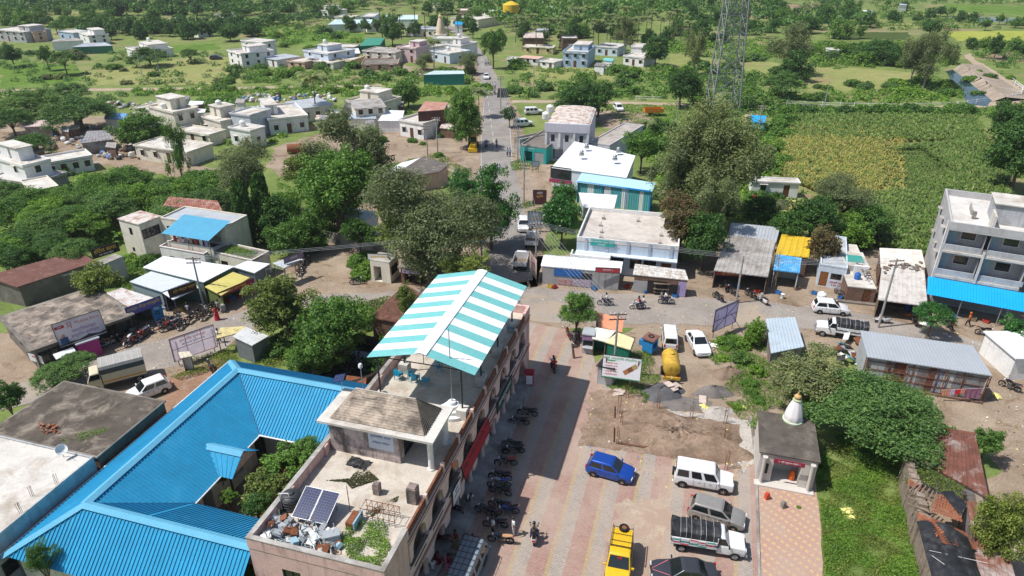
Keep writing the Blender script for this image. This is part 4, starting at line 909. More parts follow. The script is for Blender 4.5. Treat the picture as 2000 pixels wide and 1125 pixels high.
pp=MB();pp.path([(0,0,0),(0,0,1.45),(.55,.1,1.45),(.55,.1,1.2)],.03);tag(pp.build('water_pipe',WHITEF,None,0,K(26.2,-22.1,6.5),R(-10)),'white pipe bent over the black terrace tank','pipe')
for u,v,s,lb in((29.2,-17.2,.42,'small pale concrete stub in the middle of the terrace'),(29.2,-14.75,.62,'larger dark-stained concrete stub beside the terrace rail')):
 b=MB();b.box(-s/2,s/2,-s/2,s/2,0,s*1.9);b.box(-s*.42,s*.42,-s*.42,s*.42,s*1.9,s*2.02);tag(b.build('concrete_stub',mat('sooty_pink',(.36,.28,.25),.9,.2,2,(.06,.055,.05),.6,1.2),None,0,K(u,v,6.5),-KA),lb,'stub')
tp=MB();g_=random.Random(3);n=10;vs=[((i/n-.5)*1.6+g_.gauss(0,.05),(j/n-.5)*.9+g_.gauss(0,.04),max(.01,.18*math.sin(3.1*i/n)*math.sin(3.1*j/n)+g_.gauss(0,.045)))for j in range(n+1)for i in range(n+1)]
tag(tp.add(vs,[(j*(n+1)+i,j*(n+1)+i+1,(j+1)*(n+1)+i+1,(j+1)*(n+1)+i)for j in range(n)for i in range(n)]).build('folded_tarpaulin',TARPK,None,0,K(31.35,-19.6,6.51),-KA-.1),'crumpled black tarpaulin lying by the stair room wall','tarpaulin')
L_MOSS=leafmat('moss',(.05,.055,.025),(.075,.08,.035),(.11,.12,.05))
weeds('moss_patch','flat mossy growth spread over the terrace floor',[K(29.3,-20.9,0),K(29.5,-19.6),K(29.1,-18.9),K(29.6,-18.4),K(30.3,-17.6),K(30.9,-18.6),K(30.8,-19.4),K(29.9,-19.5)],2600,.05,.05,L_MOSS,3,'moss',6.5,.6,2,1,True)
weeds('moss_patch','small mossy growth between the stubs and the rusty rack',[K(28.2,-16.7),K(28.9,-16.2),K(29.3,-15.8),K(28.8,-15.7),K(27.3,-16.6),K(27.4,-17.2)],900,.045,.05,L_MOSS,4,'moss',6.5,.6,2,1,True)
weeds('terrace_weeds','green weeds growing in the near right corner of the terrace',[K(26.7,-17.4),K(26.9,-15.6),K(25.2,-14.4),K(23.8,-14.6),K(23.9,-16.4),K(25.2,-17.6)],3800,.075,.55,L_LIME,5,'weeds',6.5,.35,3.1,.5,True)
rk=thing('rusty_rack','rusty welded bar rack lying among the terrace weeds','rack',K(26.9,-16.9,6.5),-KA)
for i in range(7):
 x=-.2+i*.36;MB().path([(x,0,0),(x,0,.95),(x,.75,.95),(x,.75,0)],.017,4).build('hoop',RUST,rk)
for y,z in((0,.95),(0,.45),(.75,.95),(.75,.45)):MB().tube((-.3,y,z),(2.05,y,z),.02,n=4).build('bar',RUST,rk)
post_thing('rusty_pipe','tall rusty pipe standing beside the solar panels','pipe',K(27.3,-18.1,6.5),2.1,.03,RUST)
bl=thing('roof_ladder','pale blue and brown scrap door leaning by the rusty rack','door',K(26.5,-17.7,6.5),-KA);MB().box(0,.5,-.5,.55,.02,.5).build('leaf',RUST,bl);MB().box(.52,.6,-.55,.6,.02,.62).build('edge',solid('pale_blue_paint',(.3,.5,.6)),bl)
# pile of broken furniture: every piece of scrap is a thing
g_=random.Random(12);SCR=[(WHITEF,'white'),(plain('grey_enamel',(.33,.36,.38),.5),'grey'),(RUST,'rusty'),(solid('pale_board',(.62,.60,.56)),'pale'),(plain('cool_grey',(.2,.22,.24),.5),'dark grey'),(solid('pale_blue_scrap',(.35,.52,.60)),'pale blue')]
for i in range(84):
 u=g_.uniform(23.6,25.6);v=-22.1+g_.random()*4.9;u=min(u,25.5-(v+22)*.06);m,cn_=SCR[g_.choice((0,0,1,1,2,2,3,4,4,5))];b=MB();kind=g_.randrange(3);z=g_.uniform(.02,.45)
 if kind==0:b.box(-.3,.3,-.16,.16,-.015,.015);b.box(-.3,-.28,-.16,.16,.015,.1);nm,ct='scrap_sheet','scrap'
 elif kind==1:
  for p,q in(((-.22,-.2,0),(.22,-.2,0)),((.22,-.2,0),(.22,.2,0)),((.22,.2,0),(-.22,.2,0)),((-.22,.2,0),(-.22,-.2,0)),((-.22,-.2,0),(-.22,-.2,.4)),((.22,.2,0),(.22,.2,.4))):b.tube(p,q,.02,n=4)
  nm,ct='broken_chair','chair'
 else:b.box(-.2,.2,-.14,.14,0,.18);b.box(-.17,.17,-.145,-.14,.03,.15);nm,ct='broken_crate','crate'
 o=b.build(nm,m);o.scale=(1.25,)*3;o.location=K(u,v,6.52+z);o.rotation_euler=(g_.uniform(-.6,.6),g_.uniform(-.6,.6),g_.uniform(0,6.28))
 tag(o,'{n} %s %s counted from the left in the terrace scrap pile'%(cn_,nm.replace('_',' ')),ct,'scrap pile on the terrace')
sc=MB();sc.box(-.45,.45,-.3,.3,0,.62);sc.box(-.43,.43,-.31,-.3,.05,.57);tag(sc.build('steel_cabinet',SCR[1][0],None,0,K(25.0,-18.0,6.5),.3),'grey steel cabinet lying among the terrace scrap','cabinet')
bush(545,995,14,L_LIME,'small yellow-green pot plant beside the black terrace tank',z=6.5,name='pot_plant',cat='plant')
lp=thing('solar_lamp','small solar street lamp standing on the stair room corner','lamp',K(35.1,-22.5,9.3),-KA);MB().tube((0,0,0),(0,.1,.9),.03).build('pole',STEEL,lp);o=MB().box(-.45,.45,-.3,.3,-.02,.02).build('panel',SOL,lp);o.location=(-.1,0,1.0);o.rotation_euler=(R(25),R(-20),0)
lp=thing('pole_camera','white camera on a thin mast behind the stair room','camera',K(37.4,-22.2,6.5),-KA);MB().tube((0,0,0),(0,0,3.3),.035).build('mast',STEEL,lp);MB().lathe([(.08,3.2),(.16,3.3),(.16,3.5),(.1,3.6)],10).build('head',WHITEF,lp,.6)
hs=thing('loudspeaker','orange horn loudspeaker fixed to the arcade fascia','speaker',K(32.6,V1+.25,6.9),-KA);o=MB().lathe([(.06,0),(.09,.18),(.2,.38),(.26,.42)],14).build('horn',solid('orange_horn',(.5,.18,.09)),hs,.7);o.rotation_euler=(R(15),R(80),0)
# ================================================================ blue-roofed school round a courtyard
sch=thing('school','long school with bright blue ribbed metal roof folded round a courtyard','school',K(20.9,-39.4),-KA)
zE,zR=3.1,5.8;Lv=lambda v:v+39.4;Lu=lambda u:u-20.9
vo,vr2,vi=0,Lv(-35.05),Lv(-30.7);un,unr,uni=Lu(44.0),Lu(39.65),Lu(35.6);us,usr,usi=0.0,Lu(23.9),Lu(28.0);xe=Lv(-22.75)
NB=(vo,un);slopes=[
 [(vo,us,zE),(vo,un,zE),(vr2,unr,zR),(vr2,usr,zR)],
 [(vi,uni,zE),(vi,usi,zE),(vr2,usr,zR),(vr2,unr,zR)],
 [(vo,un,zE),(xe,un,zE),(xe,unr,zR),(vr2,unr,zR)],
 [(xe,uni,zE),(vi,uni,zE),(vr2,unr,zR),(xe,unr,zR)],
 [(xe,us,zE),(vo,us,zE),(vr2,usr,zR),(xe,usr,zR)],
 [(vi,usi,zE),(xe,usi,zE),(xe,usr,zR),(vr2,usr,zR)]]
def rib_slope(a,b,c,d,pitch=.27,amp=.06):
 """ribs run straight down the fall of a trapezoidal slope (a-b eave, d-c ridge)"""
 a,b,c,d=map(Vector,(a,b,c,d));e=(b-a);L=e.length;e.normalize();nm=e.cross(d-a).normalized()
 if nm.z<0:nm=-nm
 up=nm.cross(e);
 if up.z<0:up=-up
 sd,scc=(d-a).dot(e),(c-a).dot(e);h=(d-a).dot(up);vs=[];n=int(L/pitch);off=[(0,0),(.70,0),(.76,1),(.94,1)]
 for i in range(n):
  for o_,hh in off:vs.append((i+o_)*L/n)
 vs.append(L);b_=MB();out=[]
 for k,s in enumerate(vs):
  lo=max(min(sd,scc),0)if False else None
  t0=0.0;t1=1.0
  if s<sd:t1=s/sd
  if s>scc:t1=min(t1,(L-s)/(L-scc))if L>scc else t1
  if sd<0 and s<0:pass
  hh=amp if(k%4)in(2,3)else 0
  out.append(a+e*s+nm*hh);out.append(a+e*s+up*(h*t1)+nm*hh)
 b_.add(out,[(2*i,2*i+2,2*i+3,2*i+1)for i in range(len(vs)-1)])
 # wedge between the eave end and a ridge end that overhangs it (inner corners of the fold)
 for(p,q,sgn)in((a,d,-1),(b,c,1)):
  over=-sd if sgn<0 else scc-L
  if over>1e-3:
   m_=int(over/pitch)+1;o2=[]
   for i in range(m_):
    for f_,hh in off:
     t=(i+f_)/m_;base=p.lerp(q,t);top=(a+e*(0 if sgn<0 else L)+e*sgn*over*t+up*h);o2.append(base+nm*hh*amp);o2.append(top+nm*hh*amp)
   o2.append(q);o2.append(q);b_.add(o2,[(2*i,2*i+2,2*i+3,2*i+1)for i in range(len(o2)//2-1)])
 return b_
for q in slopes:rib_slope(*q).build('roof',BTIN,sch)
CAP=mat('pale_blue_ridge_sheet',(.12,.38,.55),.65,.08,.5,spec=.12);LT=MB()
def cap(p,q,w_=.34,dz=.10):
 p,q=Vector(p),Vector(q);d=(q-p).normalized();s=Vector((-d.y,d.x,0)).normalized()
 return MB().quad(p+s*w_+Vector((0,0,-w_*.5+dz)),q+s*w_+Vector((0,0,-w_*.5+dz)),q+Vector((0,0,dz)),p+Vector((0,0,dz))).quad(p+Vector((0,0,dz)),q+Vector((0,0,dz)),q-s*w_+Vector((0,0,-w_*.5+dz)),p-s*w_+Vector((0,0,-w_*.5+dz)))
for p,q in(((vr2,usr,zR),(vr2,unr,zR)),((vr2,unr,zR),(xe,unr,zR)),((vr2,usr,zR),(xe,usr,zR)),((vo,us,zE),(vr2,usr,zR)),((vo,un,zE),(vr2,unr,zR))):cap(p,q).build('ridge_cap',CAP,sch)
for p,q in(((vi,uni,zE),(vr2,unr,zR)),((vi,usi,zE),(vr2,usr,zR))):cap(p,q,.1,.05).build('valley',solid('dark_blue_flashing',(.01,.06,.14)),sch)
wl=MB();o=.5
for T,L,ops in((Matrix.Translation((vi+.9-1.6,usi,0))@Matrix.Rotation(R(90),4,'Z'),uni-usi,[(.25,1,.2,2.1,'o'),(.7,1.2,.9,1.2,'o')]),):wall_side(wl,T,L,0,zE+.3,ops)
wl.quad((vo+o,us+o,0),(vo+o,un-o,0),(vo+o,un-o,zE),(vo+o,us+o,zE));wl.quad((vo+o,us+o,0),(vo+o,us+o,zE),(xe,us+o,zE),(xe,us+o,0));wl.quad((vo+o,un-o,0),(xe,un-o,0),(xe,un-o,zE),(vo+o,un-o,zE))
wl.quad((vi-.7,uni+1.2,0),(xe,uni+1.2,0),(xe,uni+1.2,zE+.4),(vi-.7,uni+1.2,zE+.4));wl.quad((vi-.7,usi-1.2,0),(xe,usi-1.2,0),(xe,usi-1.2,zE+.4),(vi-.7,usi-1.2,zE+.4));wl.build('wall',CREAM,sch)
for x,y in((vi,uni),(vi,usi),(vi+3,uni),(vi+6,uni),(vi,(uni+usi)/2),(vi+3,usi),(vi+6,usi)):MB().tube((x-.15,y,0),(x-.15,y,zE),.07).build('post',DARKF,sch)
gt=MB();gt.tube((vi+.08,usi,zE-.02),(vi+.08,uni,zE-.02),.07);gt.tube((vi,uni-.08,zE-.02),(xe,uni-.08,zE-.02),.07);gt.tube((vo-.08,us,zE-.02),(vo-.08,un,zE-.02),.07);gt.build('gutter',WHITEF,sch)
# gabled porch on the courtyard side
dm=[(vi-2.2,11.3,4.45),(vi+.9,11.3,4.3)];yc=11.4
for s_ in(-1,1):MB().corr((vi-.2,yc+s_*1.6,3.15),(vi+1.1,yc+s_*1.6,3.15),(vi+1.1,yc,4.35),(vi-2.0,yc,4.35),.25,.035).build('porch_roof',BTIN,sch)
cap((vi-2.0,yc,4.35),(vi+1.12,yc,4.35),.4,.06).build('porch_ridge',CAP,sch)
MB().quad((vi+1.0,yc-1.4,3.25),(vi+1.0,yc+1.4,3.25),(vi+1.0,yc,4.25)).build('porch_gable',SALM,sch)
struct(ksheet('courtyard_floor',[(28.0,-31.5),(35.6,-31.5),(35.6,-22.5),(28.0,-22.5)],.05,G_RED,0,True))
weeds('courtyard_shrubs','low flower beds filling the school courtyard',[K(28.2,-30.6),K(30.5,-30.6),K(32,-28),K(35.3,-28.5),K(35.2,-22.8),K(28.2,-22.8)],3500,.10,.8,L_NEEM,8,'shrubs',0,.45,1.6,.5,True)
for px,py,r_,hc,m,lb in((560,915,48,2.6,L_NEEM,'broad bushy tree filling the school courtyard beside the arcade'),(520,960,46,2.3,L_OLIVE,'olive-green bushy tree at the near end of the courtyard'),(595,880,30,3.2,L_NEEM,'upright small tree at the far end of the courtyard'),(432,930,16,2.2,L_LIME,'small shrub tree beside the blue porch'),(500,985,30,2.6,L_DARK,'dark shrub tree leaning over the near inner eave'),(445,968,17,2.0,L_LIME,'low lime shrub tree at the inner roof corner')):
 tree(px,py,r_,hc,'round',m,lb,'courtyard trees',tall=.8,dense=.8)
tree(78,1088,36,4.2,'sparse',L_DARK,'small dark tree rising before the near end of the blue roof',tall=1.0)
# ================================================================ flat roofs left of the school
STAINR=mat('stained_grey_roof',(.095,.078,.062),.95,.35,.8,(.32,.275,.22),.36,.6,.2)
h1=house('flat_roof_house','low house with a broad white concrete roof beside the blue school roof','house',K(18.0,-51.5,4.3),K(18.0,-39.75,4.3),K(28.9,-45,4.3),4.3,GREYW,CONCL,par=.22,world=True,right=[(.3,1,1,1.2,'w'),(.7,1,1,1.2,'w')],pw=.12)
for i,(x,y)in enumerate(((7.0,5.0),(10.8,6.6),(11.4,2.6),(11.4,5.2),(11.4,8))):
 rb=thing('rebar_tuft','{n} tuft of bare rebar counted from the left on the broad white roof','rebar',hw(h1,x,y,4.18),0,'rebar on the white roof')
 for q in range(4):MB().tube((.13*(q%2),.13*(q//2),0),(.13*(q%2)+rnd.uniform(-.06,.06),.13*(q//2),.9),.012,n=4).build('bar',RUST,rb)
def dish(p,label,rz=0,r=.55,m=WHITEF):
 d=thing('satellite_dish',label,'dish',p,rz);o=MB().lathe([(.02,0),(r*.5,.05),(r*.85,.14),(r,.2),(r*.98,.21),(r*.5,.07)],16).build('bowl',m,d,.7);o.location=(0,-.1,.75);o.rotation_euler=(R(55),0,0)
 MB().tube((0,0,0),(0,0,.75),.03).build('mast',STEEL,d);MB().tube((0,-.1,.7),(0,-.75,1.05),.015).build('arm',STEEL,d);return d
dish(hw(h1,9.6,10.4,4.18),'white satellite dish at the back edge of the broad white roof',.8,.4)
h2=house('brick_house','low dark brick house with a blackened stained flat roof','house',K(29.3,-50,4.0),K(29.3,-39.9,4.0),K(36.2,-45,4.0),4.0,BRICKM,STAINR,par=.12,over=.12,slabm=CONCD,world=True,right=[(.3,1,1,1.2,'w'),(.65,.9,0,2,'d')],front=[(.5,1,1,1.2,'w')])
for i in range(26):
 b=MB().box(-.12,.12,-.06,.06,0,.08).build('loose_brick',TERRA);q=hw(h2,4.3+rnd.gauss(0,.5),1.4+rnd.gauss(0,.35),4.0+.09*rnd.randrange(3));b.location=q;b.rotation_euler=(rnd.uniform(-.3,.3),0,rnd.uniform(0,3));tag(b,'{n} loose red brick counted from the left in the heap on the dark stained roof','brick','brick heap on the dark roof')
weeds('roof_grass','grass growing along the right edge of the dark stained roof',[hw(h2,6,.6,0),hw(h2,7.5,.7,0),hw(h2,8.8,2.6,0),hw(h2,8.0,2.8,0),hw(h2,6.4,1.4,0)],900,.06,.18,L_LIME,3,'grass',4.0,.3,2,.4,True)
# ================================================================ vehicles
CHROME=plain('alloy',(.5,.5,.5),.25,.9);LAMPW=plain('headlamp_glass',(.65,.67,.7),.1);LAMPR=plain('tail_lamp',(.45,.01,.01),.25);PLATEW=plain('plate_white',(.75,.75,.72),.5);GLASSC=plain('car_glass',(.012,.016,.018),.04,0,.8)
def wheel(root,x,y,r,w_=.2,rimm=None,side=1):
 wo=MB().torus((0,0,0),r-w_*.42,w_*.46,18,7).build('wheel',RUBBER,root,.9,(x,y,r));b=MB();b.disc((0,0,0),r*.60,-w_*.30,w_*.30,14)
 for k in range(5):a=6.283*k/5;b.tube((0,side*w_*.32,0),(math.cos(a)*r*.55,side*w_*.34,math.sin(a)*r*.55),.03,n=4)
 b.build('rim',rimm or CHROME,wo);return wo
def soft(o,w_=.1):
 m=o.modifiers.new('edge','BEVEL');m.width=w_;m.segments=3;m.limit_method='ANGLE';m.angle_limit=.35;return o
def loft(st,round_=.10):
 """lower body: stations (x, half width, z bottom, z top)"""
 b=MB();n=10
 vs=[]
 for x,hw_,zb,zt in st:
  sh=min(.12,(zt-zb)*.3)
  vs+=[(x,-hw_*.86,zb),(x,-hw_*.97,zb+sh),(x,-hw_,zb+(zt-zb)*.55),(x,-hw_*.975,zt-sh*.6),(x,-hw_*.88,zt),(x,hw_*.88,zt),(x,hw_*.975,zt-sh*.6),(x,hw_,zb+(zt-zb)*.55),(x,hw_*.97,zb+sh),(x,hw_*.86,zb)]
 fs=[(j*n+k,j*n+(k+1)%n,(j+1)*n+(k+1)%n,(j+1)*n+k)for j in range(len(st)-1)for k in range(n)]
 fs+=[tuple(range(n-1,-1,-1)),tuple((len(st)-1)*n+k for k in range(n))];return b.add(vs,fs)
def cabin(root,m,xb0,xb1,xr0,xr1,wb,wr,zb,zr,nwin=2,pillar=.07,winz=(.10,.86),name='cabin',rear=True,roofm=None):
 """glasshouse: base from xb0 (front) to xb1, roof from xr0 to xr1; glass panes sit in its faces"""
 b=MB();r1=zr-.06;ins=.09
 B=[(xb0,-wb,zb),(xb0,wb,zb),(xb1,wb,zb),(xb1,-wb,zb)];T=[(xr0,-wr,r1),(xr0,wr,r1),(xr1,wr,r1),(xr1,-wr,r1)];U=[(xr0-ins*1.6,-wr+ins,zr),(xr0-ins*1.6,wr-ins,zr),(xr1+ins,wr-ins,zr),(xr1+ins,-wr+ins,zr)]
 b.add(B+T+U,[(i,(i+1)%4,4+(i+1)%4,4+i)for i in range(4)]+[(4+i,4+(i+1)%4,8+(i+1)%4,8+i)for i in range(4)]+[(8,9,10,11)])
 cb=b.build(name,m,root,.5);soft(cb)
 def pane(nm,p00,p10,p11,p01,s0,s1,t0,t1):
  p00,p10,p11,p01=map(Vector,(p00,p10,p11,p01));f=lambda s,t:p00.lerp(p10,s).lerp(p01.lerp(p11,s),t);c=[f(s0,t0),f(s1,t0),f(s1,t1),f(s0,t1)];nrm=(c[1]-c[0]).cross(c[3]-c[0]).normalized();ctr=Vector(((xb0+xb1)/2,0,zb))
  if nrm.dot(c[0]-ctr)<0:nrm=-nrm
  o_=[q+nrm*.012 for q in c]+[q-nrm*.01 for q in c];MB().add(o_,[(0,1,2,3),(4,5,6,7),(0,4,5,1),(1,5,6,2),(2,6,7,3),(3,7,4,0)]).build(nm,GLASSC,root)
 pane('windscreen',B[0],B[1],T[1],T[0],.06,.94,.06,.92)
 if rear:pane('rear_window',B[3],B[2],T[2],T[3],.10,.90,.18,.88)
 for i0,i1 in((0,3),(1,2)):
  for k in range(nwin):
   s0=.05+.90*k/nwin+(0 if k==0 else pillar*.5);s1=.05+.90*(k+1)/nwin-(0 if k==nwin-1 else pillar*.5);pane('side_window',B[i0],B[i1],T[i1],T[i0],s0,s1,winz[0],winz[1])
 return cb
def car(label,p,rz,paint,L=3.7,W=1.65,Hh=1.5,kind='hatch',rimm=None,group=None,name='car',cat='car',rw=.29):
 root=thing(name,label,cat,p,rz,group);w2=W/2;h=L/2
 if kind=='hatch':st=[(h,.78,.30,.62),(h-.08,.90,.24,.72),(h-.35,.98,.2,.84),(h-.95,1,.2,.95),(0,1,.2,.95),(-h+.5,1,.2,.98),(-h+.1,.96,.22,.97),(-h,.88,.3,.86)];cab=(h-.98,-h+.10,h-1.65,-h+.42,.92,.76,.93,Hh,2)
 elif kind=='sedan':st=[(h,.76,.32,.60),(h-.10,.90,.24,.70),(h-.45,.98,.2,.82),(h-1.2,1,.2,.93),(0,1,.2,.93),(-h+1.0,1,.2,.97),(-h+.15,.94,.24,.97),(-h,.84,.32,.88)];cab=(h-1.22,-h+.55,h-1.95,-h+1.25,.92,.72,.91,Hh,2)
 elif kind=='suv':st=[(h,.88,.34,.86),(h-.06,.95,.30,1.0),(h-.5,.97,.3,1.07),(h-1.0,1,.3,1.10),(0,1,.3,1.10),(-h+.1,1,.3,1.10),(-h,.96,.36,1.04)];cab=(h-1.0,-h+.03,h-1.45,-h+.12,.96,.82,1.07,Hh,3)
 else:st=[(h,.86,.34,.86),(h-.08,.97,.28,.96),(h-.4,1,.25,1.0),(0,1,.25,1.0),(-h+.08,1,.25,1.0),(-h,.96,.32,.96)];cab=(h-.22,-h+.03,h-.62,-h+.14,.97,.84,.97,Hh,3)
 body=loft([(x,f*w2,a,b)for x,f,a,b in st]).build('body',paint,root,.55);c=cab;soft(body)
 cabin(root,paint,c[0],c[1],c[2],c[3],c[4]*w2,c[5]*w2,c[6],c[7],c[8])
 for x in(h-.72 if kind!='van' else h-.95,-h+.68):
  for s_ in(-1,1):
   MB().disc((x,0,rw),rw*1.16,s_*(w2+.006),s_*(w2-.12),18).build('wheel_arch',DARK,root);wheel(root,x,s_*(w2-.07),rw,.19,rimm,s_)
 zl=st[1][3]-.10
 for s_ in(-1,1):
  MB().box(h-.16,h-.005,s_*w2*.62-.17,s_*w2*.62+.17,zl-.09,zl+.07).build('headlight',LAMPW,root);MB().box(-h-.012,-h+.10,s_*w2*.80-.08,s_*w2*.80+.08,.66,.98).build('tail_light',LAMPR,root)
  MB().cb((c[0]-.18,s_*(w2+.09),c[6]+.06),.10,.18,.13).build('mirror',paint,root)
  for k in range(2):MB().box(c[0]-.75-.85*k,c[0]-.60-.85*k,s_*(w2-.004),s_*(w2+.012),.80,.83).build('door_handle',DARK,root)
 MB().box(h-.05,h+.02,-w2*.72,w2*.72,.34,.50).build('bumper',DARK if kind in('suv','van')else paint,root);MB().box(-h-.02,-h+.05,-w2*.8,w2*.8,.36,.54).build('bumper',DARK if kind in('suv','van')else paint,root)
 MB().box(h+.021,h+.03,-.24,.24,.36,.46).build('number_plate',PLATEW,root);MB().box(h-.02,h+.012,-w2*.4,w2*.4,.54,.62).build('grille',DARK,root)
 for s_ in(-1,1):
  for x in(c[0]-.25,c[0]-1.12,c[0]-1.95):MB().box(x-.008,x+.008,s_*(w2-.002),s_*(w2+.006),.36,c[6]-.1).build('door_seam',DARK,root)
 return root
def axis(pr,pf):
 """ground positions (photo pixels) of the near rear and front wheels -> heading"""
 a,b=P(*pr),P(*pf);return a,b,math.atan2(b.y-a.y,b.x-a.x)
def place(pr,pf,W,side=1):
 """centre of a vehicle from the two wheels on its visible side; side=1 when that is its right side"""
 a,b,h=axis(pr,pf);m=(a+b)/2;n=Vector((-math.sin(h),math.cos(h),0));return m+n*side*(W/2-.07),h
BLUEC=plain('metallic_blue_paint',(.012,.075,.40),.25,.35,.5,.6);WHITEC=plain('white_car_paint',(.74,.74,.74),.3,0,.5,.4);SILV=plain('beige_silver_paint',(.38,.355,.32),.3,.4,.5,.4);GREYC=plain('dark_grey_paint',(.06,.062,.07),.28,.4,.5,.5);YELC=plain('yellow_paint',(.70,.44,.015),.4,0,.5,.2);GREYV=plain('dull_blue_grey_paint',(.22,.27,.31),.45)
p,h=place((1157,931),(1217,948),1.65);car('bright blue hatchback parked alone on the striped square',p,h,BLUEC,3.7,1.65,1.52,'hatch')
p,h=place((1339,954),(1404,966),1.75);s=car('white three-row estate car parked beside the dug-out plot',p,h,WHITEC,4.4,1.72,1.86,'suv',rw=.34)
MB().torus((0,0,0),.26,.09,16,6).build('spare_wheel',RUBBER,s,.9,(-2.28,0,.85),R(90))
p,h=place((1366,1020),(1424,1037),1.72);car('beige silver hatchback half hidden behind the loaded pickup',p,h,SILV,4.0,1.7,1.52,'hatch')
cp=P(1336,1112,.9);g0=car('dark grey sedan with pink ribbons on its bonnet at the near edge',(cp.x,cp.y,0),R(180)+R(-6),GREYC,4.25,1.7,1.48,'sedan')
rb=MB()
for s_ in(-1,1):rb.quad((2.05,s_*.03,.74),(2.05,s_*.06,.74),(.98,s_*.64,.965),(.98,s_*.60,.965))
rb.build('ribbon',plain('pink_ribbon',(.75,.18,.25)),g0)
p=P(1310,666);v=(P(1307,640)-P(1312,684));car('small white van parked with its back to the yellow tanker',(P(1308,659,.8).x,P(1308,659,.8).y,0),math.atan2(v.y,v.x),WHITEC,3.5,1.5,1.75,'van')
car('white sedan parked facing the gravel heaps, between van and purple billboard',(P(1364,666,.8).x,P(1364,666,.8).y,0),R(-86),WHITEC,4.2,1.68,1.5,'sedan')
p,h=place((1602,614),(1643,618),1.68,1);car('white hatchback parked along the cross street before the small houses',p,h,WHITEC,3.8,1.68,1.52,'hatch')
p,h=place((1602,614),(1643,618),1.68,1)
car('white hatchback parked behind the covered lorry at the red earth',(P(288,757,.8).x,P(288,757,.8).y,0),R(222),WHITEC,3.7,1.65,1.5,'hatch')
car('white hatchback driving along the main road before the advertising boards',(P(1022,436,.8).x,P(1022,436,.8).y,0),R(-90),WHITEC,3.9,1.68,1.5,'hatch')
car('white car far up the main road near the teal shed',(P(950,148,.8).x,P(950,148,.8).y,0),R(-88),WHITEC,4.0,1.7,1.5,'sedan')
car('white car parked behind the tree beside the rust-roofed hall',(P(1208,209,.8).x,P(1208,209,.8).y,0),R(-80),WHITEC,3.9,1.7,1.6,'hatch')
car('white estate car by the yellow vehicle behind the dark roof terrace',(P(1042,217,.8).x,P(1042,217,.8).y,0),R(10),WHITEC,4.2,1.7,1.8,'suv',rw=.33)
car('white estate car standing in the walled yard beside the main road',(P(1022,240,.8).x,P(1022,240,.8).y,0),R(20),WHITEC,4.2,1.7,1.8,'suv',rw=.33)
car('dark car parked by the far white villa wall',(P(422,112,.7).x,P(422,112,.7).y,0),R(10),GREYC,4.0,1.7,1.5,'hatch')
# yellow jeep with roof rack
jp=P(1210,1092,1.0);jr=car('yellow jeep with roof rack and a spare wheel on the roof',(jp.x,jp.y,0),R(-104),YELC,3.8,1.65,1.95,'suv',rw=.35,cat='jeep',name='jeep')
tk=MB().torus((0,0,0),.26,.10,18,7).build('spare_wheel',RUBBER,jr,.9,(-1.75,.05,2.06));tk.rotation_euler=(R(90),0,0);MB().disc((0,0,0),.17,-.06,.06).build('rim',RUST,tk)
rr=MB()
for x in(-1.8,-1.2,-.6,-.15):rr.tube((x,-.68,2.03),(x,.68,2.03),.018,n=4)
for s_ in(-1,1):
 rr.path([(-1.9,s_*.66,1.97),(-1.9,s_*.68,2.12),(-.1,s_*.68,2.12),(-.1,s_*.66,1.97)],.02,4);rr.tube((-1.9,s_*.68,2.03),(-.1,s_*.68,2.03),.018,n=4)
rr.tube((-.1,-.68,2.12),(-.1,.68,2.12),.02,n=4);rr.build('roof_rack',DARK,jr)
for k in range(9):MB().box(-1.85,-.15,-.6+.15*k-.045,-.6+.15*k+.045,1.952,1.975).build('roof_rib',YELC,jr)
text('आई',.22,REDP,jr,(.62,0,1.78),(R(62),0,R(90)))
# grey van with roof carrier in the arcade shade
vp=P(913,1098,1.2);gv=car('blue-grey van with black roof carrier in the shade of the arcade',(vp.x,vp.y,0),R(74),GREYV,4.3,1.7,1.95,'van',rw=.33,cat='van',name='van')
rc=MB()
for k in range(8):rc.tube((-1.9+.48*k,-.72,2.08),(-1.9+.48*k,.72,2.08),.02,n=4)
for k in range(5):rc.tube((-1.9,-.72+.36*k,2.08),(1.46,-.72+.36*k,2.08),.02,n=4)
for x in(-1.9,-.2,1.4):
 for s_ in(-1,1):rc.tube((x,s_*.72,1.9),(x,s_*.72,2.08),.02,n=4)
rc.build('roof_carrier',DARK,gv)
